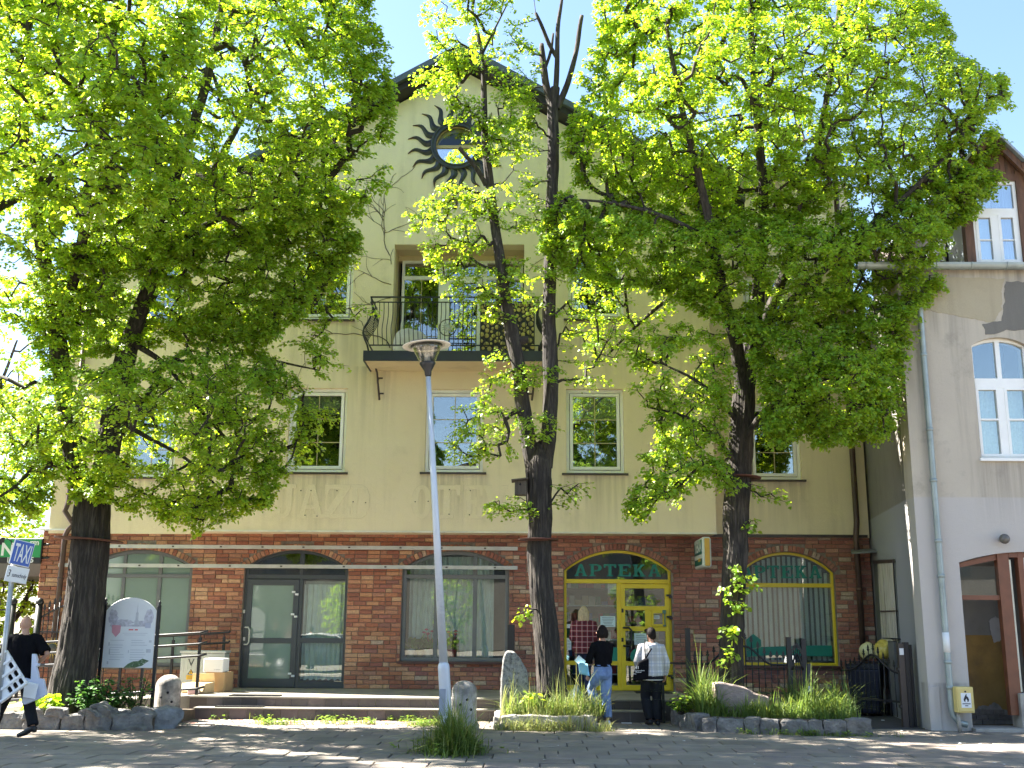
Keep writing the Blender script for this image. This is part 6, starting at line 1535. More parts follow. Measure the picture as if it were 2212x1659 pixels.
# ---- town information board
YI = 18.75
def ib(x, y): return AX(x, y, YI), AZ(x, y, YI)
info = thing('information_board', 'white arched information board with a faded print between two black posts', 'information board', (AX(287, 1440, YI), YI, 0))
(xa, zb), (xb, _) = ib(219, 1442), ib(328, 1441); zs_ = ib(287, 1319)[1]; za_ = ib(287, 1291)[1]
xa, xb = ib(226, 1380)[0], ib(334.5, 1380)[0]
out, _ = arch(xa, xb, zb, zs_, za_, 18)
m = MB(); m.prism(out, YI-.03, YI-.005); bo = m.build('board', M('board_white', (.74, .75, .80), .45, .03, 3), info); bevel(bo, .004, 1)
for (x, yt_) in ((xa-.035, 1291), (xb+.035, 1296)):
    zt_ = AZ(300, yt_, YI); m = MB(); m.box(x-.026, x+.026, YI-.02, YI+.032, 0, zt_-.12); m.lathe([(.03, 0), (.036, .02), (.018, .05), (.03, .07), (.001, .12)], (x, YI+.006, zt_-.12), 8); m.build('post', BLACKIRON, info)
W_ = xb-xa; H_ = za_-zb; yq = YI-.0345
def prt(u0, u1, v0, v1, mat, name, d=0.0): m = MB(); m.box(xa+u0*W_, xa+u1*W_, yq-d, YI-.03, zb+v0*H_, zb+v1*H_); return m.build(name, mat, bo)
FADE = M('faded_print_violet', (.52, .51, .60), .5, .25, 22, col2=(.33, .31, .39), c2scale=18, c2lo=.5, c2hi=.7); FADE2 = M('faded_print_sky', (.72, .73, .79), .5, .03, 6); FADE3 = M('faded_print_grey', (.52, .53, .60), .5, .1, 14)
ck = lambda u: zs_-.02 if False else None
ri, _ = arch(xa+.06*W_, xb-.06*W_, zb+.63*H_, zs_-.05, za_-.06, 14)
m = MB(); m.prism(ri, yq, YI-.03); m.build('printed_sky', FADE2, bo)
random.seed(2)
def blobprint(u, v, su, sv, n, mat, d):
    m = MB(); pts = [(xa+(u+su*math.cos(a*2*PI/n)*random.uniform(.75, 1.1))*W_, zb+(v+sv*math.sin(a*2*PI/n)*random.uniform(.75, 1.1))*H_) for a in range(n)]; m.prism(pts, yq-d, YI-.031); m.build('printed_tree', mat, bo)
prt(.10, .90, .585, .612, FADE, 'printed_street', .0004); blobprint(.15, .71, .10, .13, 22, FADE, .0006); blobprint(.865, .72, .09, .115, 22, FADE, .0006); blobprint(.36, .645, .22, .042, 26, FADE, .0009); blobprint(.76, .64, .14, .035, 20, FADE, .0009); prt(.80, .91, .565, .64, M('faded_bus', (.45, .46, .58), .5, .1, 8), 'printed_bus', .0013)
m = MB(); tx = xa+.625*W_
m.prism([(tx-.045*W_, zb+.61*H_), (tx+.045*W_, zb+.61*H_), (tx+.045*W_, zb+.67*H_), (tx+.028*W_, zb+.675*H_), (tx+.028*W_, zb+.78*H_), (tx+.012*W_, zb+.79*H_), (tx, zb+.94*H_), (tx-.012*W_, zb+.79*H_), (tx-.028*W_, zb+.78*H_), (tx-.028*W_, zb+.675*H_), (tx-.045*W_, zb+.67*H_)], yq-.0012, YI-.031); m.build('printed_tower', FADE3, bo)
PINKP = M('faded_pink_print', (.62, .30, .38), .5, .06, 10); REDP = M('red_print', (.66, .12, .14), .5, .05, 8)
m = MB(); u0 = .14; m.prism([(xa+(u0+.09)*W_, zb+.435*H_), (xa+(u0+.17)*W_, zb+.50*H_), (xa+(u0+.18)*W_, zb+.60*H_), (xa+u0*W_, zb+.605*H_), (xa+(u0+.01)*W_, zb+.50*H_)], yq-.0016, YI-.031); m.build('printed_shield', PINKP, bo)
prt(.48, .57, .53, .548, REDP, 'printed_heading', .0014); prt(.60, .66, .53, .548, REDP, 'printed_heading', .0014)
LINEP = M('faded_text', (.50, .51, .58), .5, .05, 40)
prt(.36, .86, .487, .492, LINEP, 'text_line', .0006); prt(.40, .82, .462, .467, LINEP, 'text_line', .0006)
for i in range(9):
    v = .385-i*.034
    for u0_, u1_ in ((.12, .44), (.54, .88)):
        if random.random() < .9: prt(u0_+random.uniform(0, .03), u1_-random.uniform(0, .12), v, v+.007, LINEP, 'text_line', .0006)
for u, v, su, sv in ((.10, .31, .03, .05), (.12, .19, .03, .08), (.50, .21, .015, .04), (.86, .215, .09, .05), (.10, .05, .03, .04), (.9, .36, .05, .03)): prt(u, u+su, v, v+sv, FADE3, 'printed_picture', .0011)
random.seed(6); pk = [(.44, 0), (.66, .0), (.80, .03), (.93, .10), (.86, .115), (.80, .13), (.72, .095), (.62, .09), (.52, .055)]
m = MB(); m.prism([(xa+u*W_, zb+v*H_+.002) for u, v in pk], yq-.0016, YI-.031); m.build('peeled_patch', M('peeled_green_patch', (.10, .16, .08), .7, .4, 20, col2=(.55, .56, .52), c2scale=14, c2lo=.55, c2hi=.6), bo)

# ---- electricity cabinet and the boxes before it
YC = 21.75
def cx(x, y=1440): return AX(x, y, YC)
def cz(y): return AZ(440, y, YC)
cab = thing('electricity_cabinet', 'pale grey plastic electricity cabinet with a warning triangle against the brick wall', 'cabinet', (cx(440), YC, ZL))
x0, x1, zt_ = cx(389), cx(484), cz(1411)
m = MB(); m.box(x0, x1, YC, YC+.36, ZL, zt_); bevel(m.build('body', CABGREY, cab), .02, 3)
m = MB(); m.box(x0-.02, x1+.02, YC-.025, YC+.38, zt_+.001, zt_+.05); bevel(m.build('lid', CABGREY, cab), .015, 2)
for i in range(11):
    xx = x0+.06+(x1-x0-.12)*i/10; m = MB(); m.box(xx-.012, xx+.012, YC-.008, YC-.0005, ZL+.06, zt_-.06); m.build('rib', CABGREY, cab)
m = MB()
for tx, px, py, sz in (('V', 413.5, 1432, .20), ('0', 432, 1421, .12), ('S 650', 444, 1433, .12)):
    vf = text2d(tx, sz, .003, align='CENTER' if len(tx) == 1 else 'LEFT'); m.add(*place_flat(vf, (AX(px, py, YC), YC-.011, AZ(px, py, YC))))
m.build('lettering', INK, cab)
sx0, sx1 = cx(404, 1460), cx(420, 1460); m = MB(); m.box(sx0, sx1, YC-.012, YC-.009, cz(1457), cz(1444)); st = m.build('warning_label', CABGREY, cab)
m = MB(); xm_ = (sx0+sx1)/2; m.prism([(sx0+.01, cz(1456.5)), (sx1-.01, cz(1456.5)), (xm_, cz(1445))], YC-.014, YC-.0122); m.build('warning_triangle', INK, st)
m = MB(); m.prism([(sx0+.035, cz(1455.6)), (sx1-.035, cz(1455.6)), (xm_, cz(1447))], YC-.016, YC-.0142); m.build('warning_triangle_face', WARN, st)
m = MB(); m.prism([(xm_-.008, cz(1450)), (xm_+.01, cz(1450)), (xm_+.002, cz(1452)), (xm_+.012, cz(1452.2)), (xm_-.006, cz(1455)), (xm_-.0, cz(1452.8)), (xm_-.012, cz(1452.6))], YC-.018, YC-.0162); m.build('lightning_bolt', INK, st)
m = MB(); m.box(sx0-.01, sx1+.01, YC-.013, YC-.009, cz(1468), cz(1458.5)); wl = m.build('warning_plate', WARN, cab)
m = MB()
for i in range(3): m.box(sx0+.01, sx1-.01, YC-.0145, YC-.0132, cz(1466-i*2.6), cz(1465.2-i*2.6))
m.build('label_line', INK, wl)
YX = 20.95
def bx(x, y=1480): return AX(x, y, YX)
def bz(y): return AZ(450, y, YX)
def carton(name, label, x0, x1, y0, y1, z0, z1, mat, rz_=0, cat='box'):
    m = MB(); cx_0, cy_0 = (x0+x1)/2, (y0+y1)/2
    o = thing(name, label, cat, (cx_0, cy_0, z0), 0); hw, hd = (x1-x0)/2, (y1-y0)/2
    rot = Matrix.Rotation(rz_, 3, 'Z'); m.obox((cx_0, cy_0, (z0+z1)/2), (2*hw, 2*hd, z1-z0), rot); bevel(m.build('body', mat, o), .008, 1); return o, rot, Vector((cx_0, cy_0, 0)), hw, hd
zb0 = ZL+.001
o, rot, c0, hw, hd = carton('cardboard_box', 'brown cardboard box standing against the cabinet under the white box', bx(445), bx(488), YX-.0, YX+.42, zb0, bz(1452), CARDB, -.12)
o, rot, c0, hw, hd = carton('cardboard_box', 'pale open cardboard box with raised flaps beside the handrail post', bx(413), bx(464), YX-.50, YX-.06, zb0, bz(1466)-.06, CARDBL, -.10)
for sy, tilt in ((-1, .5), (1, -.15)):
    m = MB(); p = c0+rot @ Vector((0, sy*hd, 0)); p.z = bz(1466)-.06
    a, b = rot @ Vector((-hw, 0, 0)), rot @ Vector((hw, 0, 0)); up = rot @ Vector((0, sy*math.sin(tilt)*.19, math.cos(tilt)*.16))
    if sy == -1: up = rot @ Vector((0, -.10, -.14))
    m.add([p+a, p+b, p+b*.95+up, p+a*.95+up], [(0, 1, 2, 3)]); f_ = m.build('flap', CARDBL, o); s_ = f_.modifiers.new('t', 'SOLIDIFY'); s_.thickness = .006
z_w = bz(1452)+.002
o, rot, c0, hw, hd = carton('white_box', 'long white box lying on top of the brown cardboard box', bx(438), bx(482), YX-.02, YX+.30, z_w, z_w+.25, PAPER, -.10)
m = MB(); vf = text2d('Siemens' if False else '- ------', .05, .002); m.add(*place_flat(vf, c0+rot @ Vector((hw*.45, -hd-.002, 0))+Vector((0, 0, z_w+.05)), rot @ Vector((1, 0, 0)), (0, 0, 1))); m.build('small_print', INK, o)
o, rot, c0, hw, hd = carton('pink_box', 'small pinkish box lying low before the open cardboard box', bx(428), bx(451), YX-.62, YX-.515, zb0, zb0+.11, PINKCARD, -.05)
m = MB(); m.box(bx(446), bx(452.5), YX-.628, YX-.6205, zb0+.03, zb0+.105); m.build('pale_label', PAPER, o)

# ---- wrought iron helpers
def spear(m, x, y, z0, z1, w=.016, head=.12, d=(1, 0)):
    m.tube([(x, y, z0), (x, y, z1-head)], w*.5+.002, 6)
    a = Vector((d[0], d[1], 0)); s = head
    for (r0, za, r1, zb) in ((.010, 0, .034, .30), (.034, .30, .012, .42), (.012, .42, .024, .50), (.024, .50, .001, 1.0)):
        p = [(x+a.x*r0, y+a.y*r0, z1-s+za*s), (x-a.x*r0, y-a.y*r0, z1-s+za*s), (x-a.x*r1, y-a.y*r1, z1-s+zb*s), (x+a.x*r1, y+a.y*r1, z1-s+zb*s)]
        n_ = Vector((-a.y, a.x, 0))*.007
        m.add([Vector(q)+n_ for q in p]+[Vector(q)-n_ for q in p], [(0,1,2,3),(7,6,5,4),(0,4,5,1),(1,5,6,2),(2,6,7,3),(3,7,4,0)])
# fence in the right planter
YFN = 19.75
def fx(x, y=1440): return AX(x, y, YFN)
def fz(y): return AZ(1600, y, YFN)
fence = thing('iron_fence', 'black wrought iron fence with spear tops behind the right linden', 'fence', (fx(1486), YFN, .1))
xp1, xp2, xp3 = fx(1486.5, 1412), fx(1705, 1430), fx(1737, 1430)
for x, yt_ in ((xp1, 1359), (xp2, 1377), (xp3, 1380)):
    m = MB(); m.box(x-.04, x+.04, YFN-.04, YFN+.04, .05, fz(yt_)); m.box(x-.045, x+.045, YFN-.045, YFN+.045, fz(yt_), fz(yt_)+.012); m.build('post', BLACKIRON, fence)
xc_ = fx(1594); hwid = (xp2-xp1)/2; xmid = (xp1+xp2)/2
zr0 = fz(1435); zr1 = fz(1396)
def rail_z(x):
    t = abs(x-xmid)/hwid; t = min(1, max(0, (t-.12)/.55)); return zr1+(zr0-zr1)*(3*t*t-2*t*t*t)
m = MB(); m.tube([(xp1+(xp2-xp1)*i/40, YFN, rail_z(xp1+(xp2-xp1)*i/40)) for i in range(41)], .02, 6); m.build('top_rail', BLACKIRON, fence)
m = MB(); m.bar((xp1, YFN, fz(1497)), (xp2, YFN, fz(1497)), .025, .03); m.build('bottom_rail', BLACKIRON, fence)
nbar = 15
for i in range(nbar):
    x = xp1+.12+(xp2-xp1-.22)*i/(nbar-1); m = MB(); spear(m, x, YFN, .2, rail_z(x)+.24); m.build('spear_bar', BLACKIRON, fence)
# small wicket panel between the two posts
m = MB(); m.tube([(xp2+.03+(xp3-xp2-.06)*i/12, YFN-.03, fz(1446)+.27*math.sin(PI*i/12)) for i in range(13)], .018, 6); m.build('arched_rail', BLACKIRON, fence)
for i in range(6):
    x = xp2+.045+(xp3-xp2-.09)*i/5; m = MB(); spear(m, x, YFN-.03, .15, fz(1400)+.10*math.sin(PI*i/5), .012, .09); m.build('spear_bar', BLACKIRON, fence)
m = MB(); m.obox((xp3+.07, YFN-.055, fz(1487)), (.07, .006, .10)); m.build('white_tag', PAPER, fence)
m = MB(); m.box(xp3+.045, xp3+.11, YFN-.05, YFN+.05, .05, fz(1432)); m.build('gate_stop', M('dark_grey_steel', (.03, .032, .04), .5), fence)
# courtyard gate leaf, standing ajar
Pl, Pr = A(1822, 1519, 21.2), A(1973, 1548, 19.35); Pl.z = Pr.z = .16
gate = thing('iron_gate', 'black iron gate leaf with spear tops standing ajar before the dark bin', 'gate', (Pr.x, Pr.y, 0))
gd = (Pr-Pl); gl = gd.length; gd.normalize(); nb = 15
zL0 = A(1816, 1449, Pl.y).z; zpk = A(1875, 1414, (Pl.y*.6+Pr.y*.4)).z; zR0 = A(1960, 1455, Pr.y+.2).z
def grail(t): return .5*(zL0+zR0)+(zpk-.5*(zL0+zR0))*math.exp(-((t-.48)/.2)**2)
m = MB(); m.tube([Vector((*(Pl+gd*gl*i/30).xy, grail(i/30))) for i in range(31)], .02, 6); m.build('top_rail', BLACKIRON, gate)
zb_ = A(1826, 1504, Pl.y).z
m = MB(); m.bar((Pl.x, Pl.y, zb_), (Pr.x, Pr.y, zb_), .03, .035); m.build('bottom_rail', BLACKIRON, gate)
for i in range(nb):
    t = i/(nb-1); p = Pl+gd*gl*t; m = MB(); spear(m, p.x, p.y, .12, grail(t)+.20, .016, .12, (gd.x, gd.y)); m.build('spear_bar', BLACKIRON, gate)
# gate posts by the grey house
gp = G(1996, 1577); m = MB(); gx_, gy_ = XG-.20, 18.98
post = thing('gate_post', 'brown and black steel gate post at the corner of the grey house', 'post', (gx_, gy_, 0))
zt_ = AZ(1980, 1390, gy_)
m = MB(); m.box(gx_-.10, gx_-.005, gy_-.05, gy_+.05, 0, zt_); m.build('brown_tube', M('brown_steel', (.06, .045, .04), .5), post)
m = MB(); m.box(gx_, gx_+.075, gy_-.06, gy_+.06, 0, zt_+.02); m.box(gx_+.085, gx_+.13, gy_-.05, gy_+.05, 0, zt_-.02); m.build('black_tube', BLACKIRON, post)
m = MB(); m.box(gx_-.085, gx_-.015, gy_-.06, gy_-.052, zt_-.19, zt_-.08); m.build('white_sticker', PAPER, post)
for zz in (.35, .95): m = MB(); m.obox((gx_-.10, gy_, zz), (.06, .09, .05)); m.build('hinge', BLACKIRON, post)
# metal cabinet on the side wall
yc_ = 20.3; mc = thing('meter_cabinet', 'grey sheet metal meter cabinet with a yellow warning label beside the gate post', 'cabinet', (XG-.1, yc_, .5))
a_ = A(1933, 1450, yc_).x; b_ = A(1968, 1450, yc_).x; zt_ = AZ(1950, 1385, yc_)
m = MB(); m.box(a_, b_+.1, yc_, yc_+.3, .35, zt_); bevel(m.build('body', CABDARK, mc), .012)
m = MB(); m.obox(((a_+b_)/2+.03, yc_+.12, zt_+.03), (b_-a_+.2, .5, .02), Matrix.Rotation(.08, 3, 'Y')); m.build('lid', BLACKIRON, mc)
lx = A(1951.5, 1410, yc_).x; l0, l1 = AZ(1951, 1427, yc_), AZ(1951, 1400, yc_)
m = MB(); m.box(lx-.032, lx+.032, yc_-.006, yc_-.001, l0, l1); lb_ = m.build('label', PAPER, mc)
m = MB(); m.prism([(lx-.024, l0+.12), (lx+.024, l0+.12), (lx, l1-.02)], yc_-.009, yc_-.0062); m.box(lx-.024, lx+.024, yc_-.009, yc_-.0062, l0+.015, l0+.10); m.build('warning_mark', WARN, lb_)
# wheelie bin with bags
bp = G(1905, 1546); binr = thing('wheelie_bin', 'navy blue wheelie bin with white paper strips behind the gate', 'bin', (6.42, 21.55, .012), R_(-24))
bw, bd_, bh = .30, .37, .98
m = MB(); v = []
for z_, s_ in ((.05, .84), (.5, .92), (.86, 1.0)): v += [(-bw*s_, -bd_*s_, z_), (bw*s_, -bd_*s_, z_), (bw*s_, bd_*s_, z_), (-bw*s_, bd_*s_, z_)]
m.add(v, [(3,2,1,0)]+[(k*4+i, k*4+(i+1) % 4, k*4+4+(i+1) % 4, k*4+4+i) for k in (0, 1) for i in range(4)]+[(8, 9, 10, 11)]); bevel(m.build('body', NAVY, binr, local=True), .03, 3)
m = MB(); m.box(-bw-.02, bw+.02, -bd_-.02, bd_+.02, .861, .90); v = [(-bw-.03, -bd_-.04, .901), (bw+.03, -bd_-.04, .901), (bw+.03, bd_+.03, .93), (-bw-.03, bd_+.03, .93), (-bw+.02, -bd_+.04, .955), (bw-.02, -bd_+.04, .955), (bw-.02, bd_, .99), (-bw+.02, bd_, .99)]; m.add(v, [(3,2,1,0),(4,5,6,7),(0,1,5,4),(1,2,6,5),(2,3,7,6),(3,0,4,7)]); bevel(m.build('lid', NAVY, binr, local=True), .012, 2)
m = MB(); m.tube([(-.2, bd_+.09, .88), (.2, bd_+.09, .88)], .016, 8); m.bar((-.2, bd_, .88), (-.2, bd_+.09, .88), .03); m.bar((.2, bd_, .88), (.2, bd_+.09, .88), .03); m.build('handle', NAVY, binr, local=True)
for sx_ in (-1, 1): m = MB(); m.tube([(sx_*(bw-.02), bd_*.82, .10), (sx_*(bw+.04), bd_*.82, .10)], .10, 16); m.build('wheel', BLACKRUB, binr, local=True)
for y0_ in (-.22, .02):
    m = MB(); v = [(-bw*.985-.012, y0_, .78), (-bw*.985-.012, y0_+.13, .78), (-bw*.90-.012, y0_+.13, .30), (-bw*.90-.012, y0_, .30)]; m.add(v+[(x+.01, y, z) for x, y, z in v], [(0,1,2,3),(7,6,5,4),(0,4,5,1),(1,5,6,2),(2,6,7,3),(3,7,4,0)]); pst = m.build('paper_strip', PAPER, binr, local=True)
    m = MB()
    for q in range(3): m.box(-bw*.95-.018, -bw*.95-.012, y0_+.05, y0_+.09, .66-q*.13, .71-q*.13)
    m.build('strip_print', INK, pst, local=True)
def bag(label, x, y, z, sx_, sy_, sz_, seed, mat, name='rubbish_bag', cat='bag'):
    b = bmesh.new(); bmesh.ops.create_icosphere(b, subdivisions=4, radius=1)
    for v in b.verts:
        q = v.co.copy(); f = 1+.16*noise.noise(q*1.8+Vector((seed, 0, 0)))+.07*abs(noise.noise(q*5+Vector((seed, 4, 0))))
        v.co = Vector((q.x*sx_*f, q.y*sy_*f, max(q.z, -.75)*sz_*f))
    me = bpy.data.meshes.new(name); b.to_mesh(me); b.free(); me.materials.append(mat); me.polygons.foreach_set('use_smooth', np.ones(len(me.polygons), bool)); o = link(name, me); o.location = (x, y, z); return tag(o, label, cat, 'yellow bags on the bin' if 'yellow' in label else None)
p1, p2 = A(1877, 1418, 21.45), A(1911, 1411, 21.35)
bag('pale striped yellow rubbish bag on the left of the bin lid', p1.x, 21.45, 1.19, .17, .17, .17, 1, M('pale_yellow_bag', (.60, .54, .24), .4, .2, 10, .6, 22, bdist=.03, col2=(.66, .64, .46), c2scale=5)); bag('bright yellow crumpled rubbish bag on the right of the bin lid', p2.x, 21.35, 1.22, .19, .18, .20, 6, BAGYEL)
# gas box
gb = thing('gas_box', 'yellow gas meter box with a black flame sign on the grey house', 'gas box', (AX(2082, 1510, YG-.2), YG-.2, .4))
x0, x1 = AX(2067, 1510, YG-.3), AX(2104, 1510, YG-.3); z0, z1 = AZ(2085, 1540, YG-.3), AZ(2085, 1484, YG-.3)
m = MB(); m.box(x0, x1, YG-.3, YG-.03, z0, z1); bevel(m.build('body', GASBOX, gb), .01, 2)
m = MB(); m.box(x0+.02, x1-.015, YG-.312, YG-.301, z0+.02, z1-.02); dd_ = m.build('door', GASBOX, gb); bevel(dd_, .006, 1)
xm_ = (x0+x1)/2
m = MB(); m.tube([(xm_, YG-.325, z1-.07), (xm_, YG-.31, z1-.07)], .014, 10); m.build('lock', SILL, dd_)
m = MB(); m.box(xm_-.075, xm_+.085, YG-.316, YG-.3125, z0+.08, z0+.31); lb_ = m.build('label', PAPER, dd_)
fl = [(0, -.06), (.035, -.05), (.045, -.015), (.03, .02), (.012, .035), (.01, .075), (-.012, .045), (-.03, .01), (-.042, -.02), (-.03, -.05)]
m = MB(); m.prism([(xm_+.005+x, z0+.225+z) for x, z in fl], YG-.3185, YG-.3162); m.build('flame', INK, dd_)
m = MB(); m.prism([(xm_+.005+x*.42, z0+.192+z*.42) for x, z in fl], YG-.3205, YG-.3187); m.build('flame_core', PAPER, dd_)
m = MB(); vf = text2d('GAZ', .05, .002); m.box(xm_-.06, xm_+.07, YG-.3178, YG-.3162, z0+.135, z0+.148); m.box(xm_-.02, xm_+.03, YG-.3178, YG-.3162, z0+.105, z0+.118); m.build('label_line', INK, dd_)
m = MB(); xl = AX(2073, 1560, YG-.2); m.tube([(xl, YG-.18, z0), (xl, YG-.18, .0)], .032, 10); m.build('leg', CONC, gb)
# ---- pharmacy blade sign
xs_, ys0, ys1 = 3.33, 22.40, 21.30
z0, z1 = AZ(1522, 1226, 21.4), AZ(1522, 1160, 21.4)
ph = thing('pharmacy_sign', 'green, white and yellow pharmacy box sign projecting from the brick wall', 'sign', (xs_, YW, z0))
m = MB(); m.box(xs_, xs_+.18, ys1+.02, ys0, z0, z1); bevel(m.build('body', PHWHITE, ph), .05, 3)
m = MB(); m.box(xs_-.004, xs_+.02, ys1+.07, ys0-.06, z0+(z1-z0)*.45, z1-.05); m.build('green_panel', PHGREEN, ph); m = MB(); m.box(xs_-.004, xs_+.02, ys1+.07, ys0-.06, z0+.06, z0+(z1-z0)*.30); gp_ = m.build('green_panel', PHGREEN, ph)
m = MB(); m.box(xs_+.045, xs_+.145, ys1-.012, ys1+.03, z0+.03, z1-.03); bevel(m.build('yellow_edge', PHYELL, ph), .015, 2)
m = MB(); vf = text2d('TEKA', .30, .004, sx=1.15, bold=.01); m.add(*place_flat(vf, (xs_-.006, (ys0+ys1)/2, z0+(z1-z0)*.70), (0, -1, 0), (0, 0, 1))); m.build('lettering', PHWHITE, ph)
m = MB(); vf = text2d('leki', .10, .004, bold=.004); m.box(xs_-.0065, xs_-.0042, ys1+.25, ys1+.55, z0+.13, z0+.19); m.build('small_print', PHYELL, gp_)
for zz in (z0+.12, z1-.12): m = MB(); m.bar((xs_+.09, ys0-.01, zz), (xs_+.09, YW+.01, zz), .04); m.build('bracket', SILL, ph)
# APTEKA letters on the panes
def apteka(o, y, xs, z0, h, wl, word):
    for ch, x in zip(word, xs): slab_letter(ch, x, z0, wl, h, y, .006, PHLET, pD if o is opD else pE, 'letter')
xl = [AX(x, 1233, YF) for x in (1241, 1273, 1304, 1335, 1367, 1400)]; apteka(opD, YF+.004, xl, AZ(1336, 1245, YF), AZ(1336, 1219, YF)-AZ(1336, 1245, YF), .26, 'APTEKA')
xl = [AX(x, 1236, YF) for x in (1600, 1628, 1657, 1687, 1717, 1748)]; apteka(opE, YF+.004, xl, AZ(1706, 1249, YF), AZ(1706, 1222, YF)-AZ(1706, 1249, YF), .25, 'APTEKA')
m = MB(); x0, x1 = opE.x0+.10, opE.x1-.10; zz = opE.z0; m.prism([(x0, zz+.28), (x0+.3, zz+.36), (x1-.3, zz+.40), (x1, zz+.40), (x1, zz+.18), (x0+.5, zz+.20), (x0, zz+.16)], YF+.001, YF+.006); m.prism([(x0, zz+.5), (x0+.15, zz+.62), (x0+.3, zz+.5), (x0+.3, zz+.37), (x0, zz+.29)], YF+.001, YF+.006); m.build('green_film', PHLET, pE)
m = MB(); z_a = AZ(1360, 1415, YF); cc = [(AX(1345, 1420, YF)+.21*math.cos(a*PI/8), z_a+.17*math.sin(a*PI/8)-.02) for a in range(16)]; m.prism([(x+.36, z) for x, z in cc], YF-.033, YF-.028); m.build('green_film', PHLET, dD)
m = MB(); m.prism([(x-.14, z) for x, z in cc], YF+.001, YF+.006); m.build('green_film', PHLET, pD)
# notices on the pharmacy door
def notice(label, x0, x1, y0, y1, y, lines, mat=PAPERBLUE):
    a, b, c, d = AX(x0, (y0+y1)/2, y), AX(x1, (y0+y1)/2, y), AZ((x0+x1)/2, y1, y), AZ((x0+x1)/2, y0, y)
    m = MB(); m.box(a, b, y-.004, y-.001, c, d); o = tag(m.build('notice', mat), label, 'notice'); m = MB()
    for i in range(lines):
        zz = d-(d-c)*(i+1)/(lines+1); f = random.uniform(.55, .85); mid = (a+b)/2; m.box(mid-(b-a)*f/2, mid+(b-a)*f/2, y-.0052, y-.0041, zz-.006, zz+.004)
    if lines: m.build('text_line', M('notice_ink', (.18, .22, .24), .6), o)
notice('pale blue printed notice stuck inside the left pharmacy pane', 1297, 1329, 1331, 1354, YF, 6); notice('pale blue notice inside the pharmacy door pane above the boy', 1370, 1398, 1368, 1393, YF-.03, 5); notice('small white note in the yellow serving hatch', 1412, 1424.5, 1329.5, 1337, YF-.04, 3, PAPER)
notice('white paper low in the left pharmacy pane beside the plaid shirt', 1224, 1234, 1378, 1404, YF, 3, PAPER); notice('white paper above the lower one in the left pharmacy pane', 1224, 1236, 1348, 1357, YF, 0, PAPER)
notice('red and white poster at the top of the left pharmacy pane', 1313, 1331, 1261, 1283, YF+.03, 2, M('poster_white', (.55, .52, .52), .5))
# shelves of medicine inside the pharmacy
sh = thing('medicine_shelf', 'shelves of medicine packets inside the pharmacy behind the glass', 'shelf', ((opD.x0+opD.x1)/2, YW+1.6, ZL)); random.seed(12)
for q in range(6):
    zz = ZL+.25+q*.36; m = MB(); m.box(opD.x0, opD.x1, YW+1.5, YW+1.9, zz, zz+.025); m.build('shelf_board', INNERW if q % 2 else PAPER, sh)
    x = opD.x0+.05
    while x < opD.x1-.1:
        w_ = random.uniform(.06, .18); h_ = random.uniform(.10, .26); m = MB(); m.box(x, x+w_-.01, YW+1.52, YW+1.75, zz+.026, zz+h_); m.build('packet', M('packet_%d' % (q*3+int(w_*50)) if False else 'packet_'+random.choice(('white', 'red', 'green', 'blue', 'beige')), {'w': (.6, .6, .58), 'r': (.4, .06, .06), 'g': (.08, .25, .14), 'b': (.10, .18, .36)}.get('w'), .6), sh); x += w_
for nm, c_ in (('packet_red', (.4, .05, .06)), ('packet_green', (.05, .22, .13)), ('packet_blue', (.08, .15, .36)), ('packet_beige', (.45, .36, .25))):
    if nm in MATS:
        for nd in MATS[nm].node_tree.nodes:
            if nd.type == 'MIX': nd.inputs[6].default_value = (*c_, 1); nd.inputs[7].default_value = (*[x*1.2 for x in c_], 1)
# curtains, blinds, flower pots
m = sheet(xsB[0][1]+.0, opB.x1-.07, opB.z0+.16, zB0-.10, YF+.14, .030, 7, 90, 8, hem=.015); tag(m.build('curtain', CURTAIN), 'long grey-green curtain behind the side light of the dark door', 'curtain')
m = MB(); m.box(xsB[0][1], opB.x1-.06, YF+.25, YF+.40, zB0-.11, zB0-.03); tag(m.build('curtain_rail', M('pale_pelmet', (.45, .50, .42), .6)), 'pale pelmet rail over the curtain of the dark door side light', 'curtain rail')
xcA = xsC[0][0]-.10
m = sheet(xsC[0][0]+.05, opC.x1-.32, opC.z0+.08, opC.za-.1, YF+.30, .035, 9, 120, 8); tag(m.build('curtain', CURTAIN), 'long net curtain behind the middle of the grey shop window', 'curtain')
m = sheet(opC.x0+.1, xsC[0][0]+.0, opC.z0+.08, opC.za-.1, YF+.40, .03, 5, 60, 8); tag(m.build('curtain', CURTAIN), 'net curtain behind the flower pots at the left of the grey shop window', 'curtain')
bl = thing('vertical_blind', 'grey-green vertical blind with turned slats behind the yellow pharmacy window', 'blind', (opE.x0, YF+.3, opE.z0)); ns = 17; random.seed(8)
for i in range(ns):
    x = opE.x0+.12+(opE.x1-opE.x0-.24)*i/(ns-1); zt_ = lun_z(opE, x, .08); m = MB(); m.obox((x, YF+.13, (opE.z0+.10+zt_)/2), (.075, .004, zt_-opE.z0-.10), Matrix.Rotation(.45+random.uniform(-.15, .15), 3, 'Z')); m.build('slat', BLINDS, bl)
